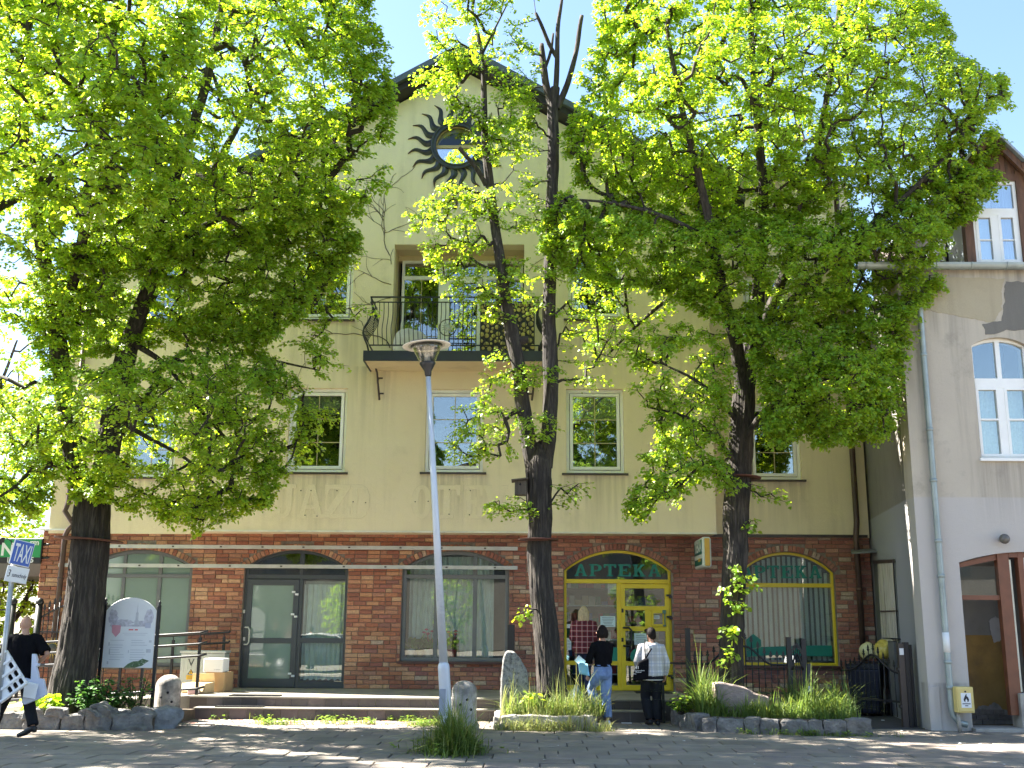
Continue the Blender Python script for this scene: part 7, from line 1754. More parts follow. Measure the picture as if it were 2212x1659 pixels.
def pot(label, x, w_, mat, flowers, fc, group):
    t = thing('flower_pot', label, 'flower pot', (x, YF+.2, opC.z0+.075), 0, group); z0 = opC.z0+.076
    m = MB(); m.lathe([(w_*.72, 0), (w_, .13), (w_*1.08, .135), (w_*1.08, .155), (w_*.9, .155)], (x, YF+.2, z0), 16); m.build('pot', mat, t)
    r = np.random.default_rng(int(abs(x)*100)); n = 26; d = nrm(np.stack([r.normal(0, .5, n), r.normal(0, .3, n), r.uniform(.5, 1.2, n)], 1))
    V, F, Cc = leaves(np.array([x, YF+.2, z0+.14])+d*r.uniform(.02, .16, (n, 1)), d+np.array([0, 0, -.2]), r.normal(0, 1, (n, 3)), r.uniform(.10, .2, n), leaf_cols(n, r)); link('foliage', mesh_np('foliage', V-np.array(ORG[t.name]), F, LEAF2, Cc, True), t)
    if flowers:
        m = MB()
        for q in range(flowers): p = Vector((x+random.uniform(-.14, .14), YF+.2+random.uniform(-.08, .05), z0+random.uniform(.42, .56))); m.tube([Vector((x, YF+.2, z0+.14)), p], .004, 4, tint=None); m.lathe([(.001, -.02), (.045, 0), (.03, .02), (.001, .03)], p, 7)
        m.build('flower', fc, t)
PINKFL = M('pink_flower', (.65, .08, .18), .6); 
pot('leafy plant in a white pot at the far left of the grey window', AX(884, 1420, YF), .10, PAPER, 0, None, None); pot('small plant in a terracotta pot second on the grey window sill', AX(905, 1420, YF), .085, M('pale_terracotta', (.42, .34, .20), .8), 0, None, None)
pot('pink orchid in a white pot left of the lamp in the grey window', AX(925, 1420, YF), .10, PAPER, 7, PINKFL, None); pot('low red flowering plant right of the lamp in the grey window', AX(975, 1420, YF), .10, M('red_pot', (.36, .05, .06), .5), 4, PINKFL, None)
# ---- rusty tree collars and the bird house
def collar(label, c, r, tilt, w_):
    m = MB(); rot = Matrix.Rotation(tilt, 3, 'Y')
    m.lathe([(r, -.012), (r+w_, -.012), (r+w_, .012), (r, .012), (r, -.012)], c, 20, rot=rot); return tag(m.build('tree_collar', RUST), label, 'collar', 'rusty steel collars round the linden trunks')
collar('rusty steel collar round the middle linden trunk', A(1163, 1166, TYM), .25, .0, .10); p = A(1148, 1167, TYM-.1)
m = MB(); m.bar(A(1118, 1167, TYM-.25), A(1184, 1166.5, TYM-.25), .06, .018); tag(m.build('collar_plate', RUST), 'flat rusty plate sticking out left of the middle linden collar', 'plate')
collar('rusty collar high on the right linden trunk', A(1600, 1031, TYR), .26, .05, .10); collar('broad rusty collar near the top of the left linden trunk', A(192, 1166, TYL), .36, .06, .20)
bh = thing('bird_house', 'weathered wooden bird house fixed to the middle linden trunk', 'bird house', tuple(A(1124, 1050, TYM-.1)))
a, b, z0, z1 = AX(1112, 1050, TYM-.2), AX(1136, 1050, TYM-.2), AZ(1124, 1069, TYM-.2), AZ(1124, 1038, TYM-.2)
m = MB(); m.box(a, b, TYM-.22, TYM-.02, z0, z1)
for i in range(4): xx = a+(b-a)*i/4; m.box(xx+.004, xx+(b-a)/4-.004, TYM-.232, TYM-.221, z0+.005, z1-.005)
m.build('box', GREYWD, bh); m = MB(); m.obox(((a+b)/2-.01, TYM-.14, z1+.015), (b-a+.10, .34, .022), Matrix.Rotation(-.12, 3, 'Y')); m.build('roof', GREYWD, bh)
m = MB(); m.box(b+.002, b+.028, TYM-.16, TYM-.1, z0-.12, z1+.16); m.build('mounting_batten', GREYWD, bh)
m = MB(); xm_ = (a+b)/2; m.tube([(xm_, TYM-.236, z1-.07), (xm_, TYM-.231, z1-.07)], .02, 10); m.build('entrance_hole', INNER, bh)
m = MB(); x0, x1, z0, z1 = AX(1096, 1400, 20.9), AX(1111, 1400, 20.9), ZL, AZ(1103, 1350, 20.9); m.box(x0, x1, 20.9, 21.3, z0, z1); bevel(tag(m.build('letter_box', BLACKIRON), 'tall narrow black box on the landing behind the standing stone', 'box'), .006)
# ---- left corner: green sign, shed roof, iron gate
gs = thing('shop_sign', 'green and black shop sign with white letters behind the TAXI sign', 'sign', (AX(60, 1190, 22.4), 22.4, 2.8))
ygs = 22.45; x1 = AX(90, 1190, ygs); x0 = x1-1.55; z1, z0, zk = AZ(60, 1163, ygs), AZ(60, 1217, ygs), AZ(60, 1204, ygs)
m = MB(); m.box(x0, x1, ygs, ygs+.10, z0, z1); bevel(m.build('box', BLACKIRON, gs), .01, 1)
m = MB(); m.box(x0+.02, x1-.02, ygs-.006, ygs-.0005, zk, z1-.015); gpn = m.build('green_panel', SIGNGREEN, gs)
m = MB(); vf = text2d('No', .36, .004, align='LEFT', bold=.01); m.add(*place_flat(vf, (AX(2, 1187, ygs), ygs-.009, AZ(12, 1188, ygs)))); m.build('lettering', PAPER, gs); m = MB(); vf = text2d('rm', .17, .004, bold=.004); m.add(*place_flat(vf, (AX(75, 1172, ygs), ygs-.009, AZ(75, 1172, ygs)))); m.build('lettering', PAPER, gs)
m = MB(); vf = text2d('5', .16, .004, bold=.004); m.add(*place_flat(vf, (AX(69, 1210, ygs), ygs-.004, AZ(69, 1210, ygs)))); m.build('lettering', PAPER, gs); m = MB(); vf = text2d('1', .16, .004); m.add(*place_flat(vf, (AX(17, 1210, ygs), ygs-.004, AZ(17, 1210, ygs)))); m.build('lettering', PAPER, gs)
m = MB(); c_ = A(12, 1177, ygs); m.prism([(c_.x-.22, c_.z), (c_.x-.04, c_.z), (c_.x-.02, c_.z+.14), (c_.x-.09, c_.z+.16)], ygs-.009, ygs-.0065); m.tube([(c_.x-.08+.22*math.cos(a), ygs-.008, c_.z+.15*math.sin(a)) for a in [PI*i/8 for i in range(9)]], .010, 4); m.build('house_mark', BLACKIRON, gpn)
for zz in (z1-.12, z0+.12): m = MB(); m.tube([(x1, ygs+.05, zz), (x1+.22, ygs+.09, zz)], .03, 8); m.build('bracket', BLACKIRON, gs)
shed = thing('carport', 'dark grey flat roof edge of a low shed behind the TAXI sign', 'shed', (-12, 24, 0))
x1 = AX(88, 1250, 24); z0, z1 = AZ(60, 1264, 24), AZ(60, 1231, 24)
m = MB(); m.add([(x1-3.2, 24, z0+.0), (x1+.6, 24, z0+.25), (x1+.6, 24, z1+.25), (x1-3.2, 24, z1-.0), (x1-3.2, 27, z0), (x1+.6, 27, z0+.25), (x1+.6, 27, z1+.25), (x1-3.2, 27, z1)], [(0,1,2,3),(7,6,5,4),(0,4,5,1),(1,5,6,2),(2,6,7,3),(3,7,4,0)]); m.build('roof', M('shed_roof_grey', (.10, .105, .10), .6, .1, 4), shed)
for xx in (x1-3, x1+.3): m = MB(); m.box(xx, xx+.12, 24.4, 24.52, 0, z0+.1); m.build('post', BLACKIRON, shed)
lg = thing('iron_gate', 'tall black iron gate with a yellow sun emblem behind the left linden', 'gate', (AX(84, 1400, 21.9), 21.9, 0)); yl = 21.9
def lx(x, y=1400): return AX(x, y, yl)
def lz(y): return AZ(100, y, yl)
for x, yt_ in ((83, 1292), (26, 1292)):
    xx = AX(x, 1330, yl); m = MB(); m.tube([(xx, yl, 0), (xx, yl, lz(yt_)-.12)], .065, 12); m.lathe([(.065, 0), (.078, .02), (.078, .05), (.05, .11), (.001, .13)], (xx, yl, lz(yt_)-.12), 12); m.build('post', BLACKIRON, lg)
xa_, xb_ = AX(83, 1330, yl)+.05, AX(240, 1330, yl)
m = MB(); m.tube([(xa_+(xb_-xa_)*i/20, yl, lz(1334)+.28*math.sin(PI*i/20)) for i in range(21)], .018, 6); m.bar((xa_, yl, lz(1440)), (xb_, yl, lz(1440)), .03); m.bar((xa_, yl, lz(1365)), (xb_, yl, lz(1365)), .03); m.bar((xa_, yl, .12), (xb_, yl, .12), .03); m.build('rail', BLACKIRON, lg)
for i in range(14): x = xa_+.06+(xb_-xa_-.12)*i/13; m = MB(); spear(m, x, yl, .1, lz(1334)+.28*math.sin(PI*(x-xa_)/(xb_-xa_))+.24, .016, .13); m.build('spear_bar', BLACKIRON, lg)
for i in range(5): m = MB(); zz = .2+.12*i; m.bar((xa_, yl+.015, zz), (xb_, yl+.015, zz), .012); m.build('grille_bar', BLACKIRON, lg)
c_ = Vector((AX(113, 1400, yl-.05), yl-.05, AZ(113, 1400, yl-.05))); m = MB(); m.lathe([(.001, -.02), (.09, -.02), (.09, .02), (.001, .02)], c_, 16, rot=Matrix.Rotation(PI/2, 3, 'X')); em = m.build('sun_emblem', M('emblem_dark', (.06, .06, .05), .5), lg)
m = MB()
for q in range(18): a = 2*PI*q/18; m.add([c_+Vector((.09*math.cos(a+.1), -.01, .09*math.sin(a+.1))), c_+Vector((.21*math.cos(a), -.01, .21*math.sin(a))), c_+Vector((.09*math.cos(a-.1), -.01, .09*math.sin(a-.1))), c_+Vector((.09*math.cos(a+.1), .01, .09*math.sin(a+.1))), c_+Vector((.21*math.cos(a), .01, .21*math.sin(a))), c_+Vector((.09*math.cos(a-.1), .01, .09*math.sin(a-.1)))], [(0,1,2),(5,4,3),(0,3,4,1),(1,4,5,2),(2,5,3,0)])
m.build('emblem_ray', M('emblem_yellow', (.50, .38, .08), .5, metal=.2), em)
lf = thing('iron_fence', 'black iron fence with spear tops at the far left edge', 'fence', (AX(0, 1400, yl), yl, 0)); xb_ = AX(26, 1330, yl)-.05; xa_ = xb_-2.4
m = MB(); m.bar((xa_, yl, lz(1318)), (xb_, yl, lz(1318)), .03); m.bar((xa_, yl, lz(1440)), (xb_, yl, lz(1440)), .03); m.build('rail', BLACKIRON, lf)
for i in range(16): x = xa_+(xb_-xa_)*(i+.5)/16; m = MB(); spear(m, x, yl, .1, lz(1296), .016, .13); m.build('spear_bar', BLACKIRON, lf)
# ================================================================== PEOPLE
def fuse(name, mb, mat, parent, voxel=.012, smooth=4, fac=.5):
    me = mb.mesh('fuse'); b = bmesh.new(); b.from_mesh(me); bmesh.ops.recalc_face_normals(b, faces=b.faces); b.to_mesh(me); b.free()
    o = bpy.data.objects.new('fuse', me); C.objects.link(o)
    r = o.modifiers.new('r', 'REMESH'); r.mode = 'VOXEL'; r.voxel_size = voxel
    s = o.modifiers.new('s', 'SMOOTH'); s.iterations = smooth; s.factor = fac
    dg = bpy.context.evaluated_depsgraph_get(); out = bpy.data.meshes.new_from_object(o.evaluated_get(dg)); out.name = name
    bpy.data.objects.remove(o); bpy.data.meshes.remove(me)
    if name in ('top', 'trousers'):
        nr = [v.normal.copy() for v in out.vertices]
        for v, q in zip(out.vertices, nr):
            k = Vector((v.co.x*11, v.co.y*11, v.co.z*(7 if name == 'top' else 5)+v.co.x*6)); v.co += q*(.011*noise.noise(k)+.006*abs(noise.noise(k*2.3))-.002)
    out.materials.clear(); out.materials.append(mat); out.polygons.foreach_set('use_smooth', np.ones(len(out.polygons), bool))
    return link(name, out, parent)
def rings(m, rs, n=20):
    vs = []
    for (x, y, z, rx, ry) in rs:
        for j in range(n):
            a = 2*PI*j/n; c, s = math.cos(a), math.sin(a); vs.append((x+rx*math.copysign(abs(c)**.85, c), y+ry*math.copysign(abs(s)**.85, s), z))
    k = len(rs); fs = [(i*n+j, i*n+(j+1) % n, (i+1)*n+(j+1) % n, (i+1)*n+j) for i in range(k-1) for j in range(n)]
    fs += [tuple(reversed(range(n))), tuple((k-1)*n+j for j in range(n))]; m.add(vs, fs)
def ellipsoid(m, c, r, n=14):
    c = Vector(c); vs = []; k = 9
    for i in range(1, k):
        t = PI*i/k
        for j in range(n): a = 2*PI*j/n; vs.append(c+Vector((r[0]*math.sin(t)*math.cos(a), r[1]*math.sin(t)*math.sin(a), -r[2]*math.cos(t))))
    b = len(vs); vs += [c+Vector((0, 0, -r[2])), c+Vector((0, 0, r[2]))]
    fs = [(i*n+j, i*n+(j+1) % n, (i+1)*n+(j+1) % n, (i+1)*n+j) for i in range(k-2) for j in range(n)]+[(b, (j+1) % n, j) for j in range(n)]+[(b+1, (k-2)*n+j, (k-2)*n+(j+1) % n) for j in range(n)]
    m.add(vs, fs)
def person(label, loc, rz, H, J, top, trou, shoe, hair, female=True, sleeves='long', top_hem=.86, neck_z=1.44, loose=.0, hairfn=None, group=None, bare_ankle=False, leg_loose=.012, headyaw=0.0):
    """J: joints in metres for a 1.70 m body facing +Y; s scales to H"""
    s = H/1.70; t = thing('person', label, 'person', loc, rz, group)
    S = lambda p: Vector((p[0]*s, p[1]*s, p[2]*s))
    def tube(m, pts, rr): m.tube([S(p) for p in pts], [r*s for r in rr], 14)
    lean = J.get('lean', (0, 0)); tw = lambda z: (lean[0]*max(0, z-.9), lean[1]*max(0, z-.9))
    wx = 1.0 if female else 1.12
    tor = [(.80, .11, .085), (.86, .158, .108), (.92, .168 if female else .16, .115), (1.02, .138 if female else .155, .098), (1.13, .142 if female else .165, .10), (1.25, .162, .112), (1.34, .168, .10), (1.39, .150, .085), (1.43, .09, .065)]
    def torso(m, add, z0, z1):
        rs = []
        for z, rx, ry in tor:
            if z0-.001 <= z <= z1+.001: dx, dy = tw(z); rs.append(((J['hip'][0]+dx)*s, (J['hip'][1]+dy-.005)*s, z*s, (rx*wx+add)*s, (ry*(1.0 if female else 1.12)+add)*s))
        rings(m, rs)
    dx, dy = tw(1.40); hx, hy = J['hip'][0]+dx, J['hip'][1]+dy; dz_ = J.get('dz', 0)
    head = Vector((hx+J['head'][0], hy+J['head'][1], 1.585)); cy, sy = math.cos(headyaw), math.sin(headyaw)
    HD = lambda x, y, z: (head.x+x*cy-y*sy, head.y+x*sy+y*cy, head.z+z)
    # body
    m = MB(); torso(m, 0, .80, 1.43); tube(m, [(hx, hy-.012, 1.40), (hx, hy, 1.46), HD(0, -.005, -.06)], [.062, .05, .052])
    ellipsoid(m, S(head), (.074*s, .092*s, .115*s)); ellipsoid(m, S(HD(0, .03, -.055)), (.055*s, .062*s, .06*s))
    ellipsoid(m, S(HD(0, .098, -.012)), (.012*s, .022*s, .02*s))
    for e in (-1, 1): ellipsoid(m, S(HD(e*.076, -.005, -.012)), (.009*s, .022*s, .032*s))
    for e, k in ((-1, 'L'), (1, 'R')):
        sh, el, wr = J['sh'+k], J['el'+k], J['wr'+k]
        tube(m, [(hx+e*.10, hy, 1.375), sh, tuple((Vector(sh)*.5+Vector(el)*.5)), el, tuple((Vector(wr)*.45+Vector(el)*.55)), wr], [.05, .052, .045, .038, .036, .025])
        hp, kn, an = J['hp'+k], J['kn'+k], J['an'+k]
        tube(m, [(hp[0], hp[1], hp[2]+.03), hp, tuple(Vector(hp)*.5+Vector(kn)*.5), kn, tuple(Vector(kn)*.6+Vector(an)*.4+Vector((0, -.012, 0))), an], [.085, .088, .074, .056, .056, .036])
        to = Vector(J['to'+k]); tube(m, [tuple(Vector(an)+Vector((0, 0, -.0))), tuple(Vector(an)*.6+to*.4+Vector((0, 0, -.02))), tuple(to)], [.036, .036, .026])
        d = (Vector(wr)-Vector(el)).normalized(); bend = Vector(J.get('palm'+k, (e*-1, 0, 0))).normalized(); lat = d.cross(bend).normalized()
        w = Vector(wr); pal = w+d*.05
        for q in (-1, 0, 1): tube(m, [tuple(w+lat*q*.008), tuple(w+d*.09+lat*q*.024)], [.018, .0155])
        for q, L in ((-1.5, .055), (-.5, .068), (.5, .072), (1.5, .06)):
            b0 = w+d*.085+lat*q*.0175; b1 = b0+d*L*.45+bend*L*.2; b2 = b1+d*L*.25+bend*L*.4; tube(m, [tuple(b0), tuple(b1), tuple(b2)], [.0098, .009, .0075])
        b0 = w+d*.03+lat*.024; tube(m, [tuple(b0), tuple(b0+d*.03+lat*.026+bend*.01), tuple(b0+d*.06+lat*.03+bend*.03)], [.0115, .0105, .008])
    fuse('body', m, SKIN, t, .0085*s, 3)
    m = MB()
    for e in (-1, 1): ellipsoid(m, S(HD(e*.03, .084, .008)), (.011*s, .007*s, .007*s), 8)
    m.build('eye', INK, t, local=True); m = MB(); ellipsoid(m, S(HD(0, .086, -.055)), (.024*s, .008*s, .006*s), 8); m.build('mouth', M('lip', (.36, .13, .11), .5), t, local=True)
    # top
    m = MB(); rs = []
    for z, rx, ry in tor:
        if z >= top_hem-.09:
            dx_, dy_ = tw(z); f = loose*max(0, (1.30-z)/.4); rs.append(((J['hip'][0]+dx_)*s, (J['hip'][1]+dy_-.005)*s, max(z, top_hem)*s, (rx*wx+.014+f+(loose*.4))*s, (ry*(1 if female else 1.12)+.014+f+(loose*.4))*s))
    rings(m, rs)
    for e, k in ((-1, 'L'), (1, 'R')):
        sh, el, wr = Vector(J['sh'+k]), Vector(J['el'+k]), Vector(J['wr'+k]); a = .016+loose*.35
        if sleeves == 'long': tube(m, [(hx+e*.09, hy, 1.375), tuple(sh), tuple(sh*.5+el*.5), tuple(el), tuple(wr*.5+el*.5), tuple(wr*.93+el*.07)], [.055+a, .055+a, .047+a, .042+a, .038+a, .033+a*.7])
        else: tube(m, [(hx+e*.09, hy, 1.375), tuple(sh), tuple(sh*.5+el*.5), tuple(el*.86+sh*.14)], [.055+a, .058+a, .056+a, .058+a])
    if J.get('hood'): ellipsoid(m, S((hx, hy-.085, 1.36)), (.12*s, .06*s, .075*s)); tube(m, [(hx-.09, hy+.02, 1.44), (hx-.07, hy-.06, 1.41), (hx, hy-.085, 1.39), (hx+.07, hy-.06, 1.41), (hx+.09, hy+.02, 1.44)], [.03, .04, .045, .04, .03])
    else: tube(m, [(hx, hy, neck_z-.045), (hx, hy, neck_z)], [.085, .058])
    fuse('top', m, top, t, .010*s, 3)
    # trousers
    m = MB(); rs = []
    zt = J.get('waist', 1.0)
    for z, rx, ry in [(.78, .10, .085), (.84, .155, .112), (.92, .17, .122), (zt, .148 if female else .16, .108)]: rs.append((J['hip'][0]*s, (J['hip'][1]-.008)*s, z*s, (rx*wx+.014)*s, (ry+.014)*s))
    rings(m, rs)
    for k in 'LR':
        hp, kn, an = Vector(J['hp'+k]), Vector(J['kn'+k]), Vector(J['an'+k]); a = leg_loose
        end = an*.88+kn*.12 if bare_ankle else an*.99+kn*.01
        tube(m, [tuple(hp+Vector((0, 0, .03))), tuple(hp), tuple(hp*.5+kn*.5), tuple(kn), tuple(kn*.5+an*.5), tuple(end)], [.096+a*.4, .097+a*.5, .082+a, .064+a, .058+a*1.4, .046+a*1.5])
    fuse('trousers', m, trou, t, .010*s, 2)
    # shoes
    for k in 'LR':
        m = MB(); an = Vector(J['an'+k]); to = Vector(J['to'+k]); f = (to-an); heel = Vector((an.x, an.y, an.z)); 
        fh = Vector((f.x, f.y, 0)); fh = fh.normalized() if fh.length > 1e-3 else Vector((0, 1, 0)); dn = J.get('dn'+k, Vector((0, 0, -1)))
        tube(m, [tuple(heel-fh*.055+Vector(dn)*.055), tuple(heel+fh*.03+Vector(dn)*.045), tuple(to*.55+heel*.45+Vector(dn)*.018), tuple(to+fh*.03)], [.036, .044, .044, .028]); tube(m, [tuple(heel+Vector((0, 0, .0))), tuple(heel+Vector(dn)*.05)], [.046, .046])
        so = fuse('shoe', m, shoe, t, .009*s, 2)
    # hair
    if hairfn:
        m = MB(); hairfn(m, HD, S, s, tube); fuse('hair', m, hair, t, .009*s, 2)
    return t, s, S
ZL2 = ZL
def base_pose():
    return dict(hip=(0, 0), head=(0, .02), shL=(-.185, 0, 1.36), shR=(.185, 0, 1.36), elL=(-.235, -.03, 1.09), elR=(.235, -.03, 1.09), wrL=(-.22, .06, .86), wrR=(.22, .06, .86), hpL=(-.09, 0, .86), hpR=(.09, 0, .86), knL=(-.095, .02, .47), knR=(.095, .02, .47), anL=(-.10, -.02, .085), anR=(.10, -.02, .085), toL=(-.12, .15, .03), toR=(.12, .15, .03))
# woman in the plaid shirt on the landing
def hair_long(m, HD, S, s, tube):
    ellipsoid(m, S(HD(0, -.014, .014)), (.088*s, .098*s, .118*s)); 
    for x, w in ((-.06, .036), (-.025, .045), (.02, .045), (.06, .036)): tube(m, [HD(x, -.05, .05), HD(x*1.15, -.075, -.06), HD(x*1.3, -.075, -.16), HD(x*1.35, -.07, -.20)], [w, w*1.05, w*.9, w*.55])
    for x in (-.078, .078): tube(m, [HD(x, .01, .03), HD(x*1.08, .0, -.08), HD(x*1.1, -.01, -.17)], [.03, .03, .02])
J = base_pose(); J.update(elL=(-.225, .0, 1.09), wrL=(-.13, .17, 1.0), elR=(.235, -.02, 1.10), wrR=(.20, .10, .90), palmL=(1, 0, 0), palmR=(-1, .3, 0), knL=(-.08, .03, .47), knR=(.07, .01, .47), anL=(-.085, 0, .085), anR=(.06, -.02, .085), toL=(-.11, .17, .03), toR=(.07, .15, .03))
person('blond person in a dark red plaid shirt facing the pharmacy pane on the landing', (.985, 20.85, ZL), R_(-6), 1.62, J, PLAIDRED, DARKJEANS, SHOEB, HAIRBL, top_hem=.74, loose=.035, hairfn=hair_long, leg_loose=.006)
# person in light jeans, one foot on the step
def hair_bob(m, HD, S, s, tube):
    ellipsoid(m, S(HD(0, -.012, .018)), (.088*s, .100*s, .115*s))
    for x, y in ((-.07, -.02), (-.05, -.06), (0, -.075), (.05, -.06), (.07, -.02)): tube(m, [HD(x, y, .04), HD(x*1.12, y*1.1, -.04), HD(x*1.05, y*1.0, -.10)], [.036, .040, .026])
    for x in (-.076, .076): tube(m, [HD(x, .035, .03), HD(x, .03, -.06), HD(x*.95, .03, -.11)], [.024, .024, .014])
J = base_pose(); J.update(lean=(-.02, -.03), elL=(-.25, .10, 1.10), wrL=(-.05, .25, 1.07), elR=(.22, .06, 1.09), wrR=(.02, .27, 1.05), palmL=(0, -1, -.2), palmR=(0, -1, -.2),
    hpL=(-.085, .01, .86), knL=(-.06, .24, .62), anL=(-.03, .13, .275), toL=(-.05, .31, .225), hpR=(.085, 0, .86), knR=(.075, .0, .47), anR=(.06, -.05, .085), toR=(.085, .12, .03), waist=1.03)
girl, sg_, SG = person('person in a black top and light blue jeans with one foot on the lower step', (1.21, 18.95, 0.0), R_(38), 1.635, J, BLACKCL, JEANS, SHOEW, HAIRDK, top_hem=1.0, loose=.004, hairfn=hair_bob, bare_ankle=True, leg_loose=.022, headyaw=R_(18))
gm = girl.matrix_basis.copy(); gm = Matrix.Translation(girl.location) @ Matrix.Rotation(girl.rotation_euler.z, 4, 'Z')
wL = gm @ SG((-.03, .30, 1.03))
m = MB(); n_, k_ = 6, 5; vs = []
for i in range(k_+1):
    for j in range(n_+1): u, v = j/n_-.5, i/k_; vs.append((wL.x-.13+u*.17+.03*v, wL.y-.10+.03*math.sin(u*5+v*3), wL.z+.02-v*.20-.03*u))
m.add(vs, [(i*(n_+1)+j, i*(n_+1)+j+1, (i+1)*(n_+1)+j+1, (i+1)*(n_+1)+j) for i in range(k_) for j in range(n_)], smooth=True)
o = tag(m.build('face_mask', MASK), 'pale blue face mask hanging from the hands of the person in jeans', 'mask'); o.modifiers.new('t', 'SOLIDIFY').thickness = .004
m = MB(); c = wL+Vector((-.17, -.04, .05)); m.obox(c, (.16, .004, .12), Matrix.Rotation(.7, 3, 'Y')); tag(m.build('paper_sheet', PAPER), 'white paper held by the person in light jeans', 'paper')
# boy in the checked hoodie
def hair_short(m, HD, S, s, tube):
    ellipsoid(m, S(HD(0, -.012, .030)), (.090*s, .104*s, .112*s)); ellipsoid(m, S(HD(0, -.055, -.02)), (.072*s, .05*s, .07*s)); ellipsoid(m, S(HD(-.01, .075, .075)), (.07*s, .05*s, .04*s))
    for x in (-.05, -.02, .02, .05): tube(m, [HD(x, .05, .10), HD(x*1.1, .105, .07), HD(x*1.1, .118, .04)], [.02, .016, .008])
J = base_pose(); J.update(hood=True, elL=(-.27, .02, 1.12), wrL=(-.20, .16, .95), elR=(.27, -.04, 1.10), wrR=(.265, .06, .86), palmL=(1, 0, 0), palmR=(-1, 0, 0), knL=(-.11, .06, .47), knR=(.085, .01, .47), anL=(-.06, -.05, .10), anR=(.085, -.03, .085), toL=(-.09, .10, .03), toR=(.10, .14, .03), waist=.98)
boy, sb, SBb = person('dark-haired person in a pale checked hoodie and black trousers before the yellow door', (2.06, 19.12, 0), R_(8), 1.595, J, PLAIDGREY, BLACKTR, SHOEB, HAIRDK, female=False, top_hem=.84, loose=.022, hairfn=hair_short, leg_loose=.024, headyaw=R_(22))
m = MB(); rs = []
for z in (.80, .82, .86): rs.append((0, -.005*sb, z*sb, .215*sb, .165*sb))
rings(m, rs, 24); m.build('hem_band', BLACKTR, boy, local=True); m = MB(); rings(m, [(0, -.005*sb, .785*sb, .205*sb, .155*sb), (0, -.005*sb, .798*sb, .205*sb, .155*sb)], 24); m.build('shirt_edge', PAPER, boy, local=True)
# his tote bag
bc = A(1377, 1452, 18.98)
tb = thing('tote_bag', 'black cotton tote bag with white print on the shoulder of the person in the hoodie', 'bag', tuple(bc))
def TB(x, y): return (1209.7+.1823*x, 1287.5+.1823*y)
ol = [TB(*p) for p in ((1005, 740), (1052, 735), (1045, 985), (940, 1000), (862, 1008), (875, 900), (925, 780))]
m = MB(); oo = [(A(x, y, 18.95).x, A(x, y, 18.95).z) for x, y in ol]; oo = oo[::-1]
m.prism(oo, 18.90, 19.0); o = m.build('bag_body', BLACKCL, tb); bevel(o, .035, 3, 60)
m = MB()
for (x, y, tx, sz) in ((915, 850, '41', .07), (930, 885, 'Miedzynarodowy', .030), (930, 903, 'Festiwal', .030), (885, 923, 'Filmu', .026)):
    p = A(*TB(x, y), 18.89); vf = text2d(tx, sz, .002, shear=.0); m.add(*place_flat(vf, p, (1, 0, .06), (0, 0, 1)))
m.build('white_print', PAPER, tb)
m = MB(); P_ = lambda x, y, Y: A(*TB(x, y), Y)
m.tube([P_(1012, 740, 18.95), P_(1005, 640, 18.93), P_(1003, 560, 18.96), P_(1008, 520, 19.05)], .010, 6); m.tube([P_(1012, 745, 18.94), P_(1055, 670, 18.91), P_(1085, 622, 18.92)], .013, 6); m.build('strap', BLACKCL, tb)
# bald man walking off with white plastic panels
J = base_pose(); J.update(lean=(.02, .05), head=(-.02, .05), elR=(.36, -.10, 1.16), wrR=(.20, .02, 1.0), elL=(-.27, .06, 1.12), wrL=(-.22, .22, .92), palmR=(-.3, .8, 0), palmL=(1, 0, 0), hpR=(.09, -.02, .86), knR=(.15, .02, .49), anR=(.26, -.10, .17), toR=(.08, -.04, .03), hpL=(-.09, .02, .86), knL=(-.22, .14, .50), anL=(-.34, .10, .085), toL=(-.48, .20, .03))
man, smn, SM = person('bald person in a black T-shirt carrying white plastic panels past the TAXI sign', (-7.42, 16.08, 0), R_(14), 1.71, J, BLACKCL, BLACKTR, SHOEB, None, female=False, sleeves='short', top_hem=.82, loose=.03, leg_loose=.02, headyaw=R_(20))
YPN = 15.72
def pp_(u, v): return A(.1875*u, 1296.2+.1875*v, YPN)
a, b, c, d = pp_(80, 575), pp_(325, 965), pp_(90, 1430), pp_(-160, 1040)
ex, ey = (b-a), (c-b); wP, hP = ex.length, ey.length; ex.normalize(); ey = (ey-ex*ey.dot(ex)).normalized()
sp = [[(0, 0), (wP, 0), (wP, hP), (0, hP)]]
for i in range(4):
    for j in range(6):
        x0_, x1_ = wP*(.06+i*.235), wP*(.06+i*.235+.17); y0_, y1_ = hP*(.05+j*.155), hP*(.05+j*.155+.11)
        if (i*7+j*3) % 5 == 0: continue
        q = min(x1_-x0_, y1_-y0_)*.28; sp.append([(x0_+q, y0_), (x1_-q, y0_), (x1_, y0_+q), (x1_, y1_-q), (x1_-q, y1_), (x0_+q, y1_), (x0_, y1_-q), (x0_, y0_+q)])
vf = shape2d(sp, .035); m = MB(); vs, fs = place_flat(vf, a, ex, ey); m.add(vs, fs)
for i in range(5): x_ = wP*(.02+i*.235+.0); m.bar(a+ex*x_+Vector((0, -.03, 0)), a+ex*x_+ey*hP+Vector((0, -.03, 0)), .035, .03)
tag(m.build('lattice_panel', WHITEPL), 'white plastic lattice panel with square openings carried by the bald person', 'panel')
ol = [(372, 620), (412, 622), (430, 690), (422, 725), (452, 732), (448, 760), (418, 770), (436, 830), (446, 905), (500, 908), (537, 1090), (470, 1130), (290, 1205), (255, 1190), (275, 1060), (290, 895), (358, 915)]
m = MB(); m.prism([(A(.1875*x, 1296.2+.1875*y, 15.95).x, A(.1875*x, 1296.2+.1875*y, 15.95).z) for x, y in ol][::-1], 15.93, 16.0); o = m.build('folded_panel', BLUEPL); tag(bevel(o, .008, 2), 'pale blue-white folded plastic panel under the arm of the bald person', 'panel')
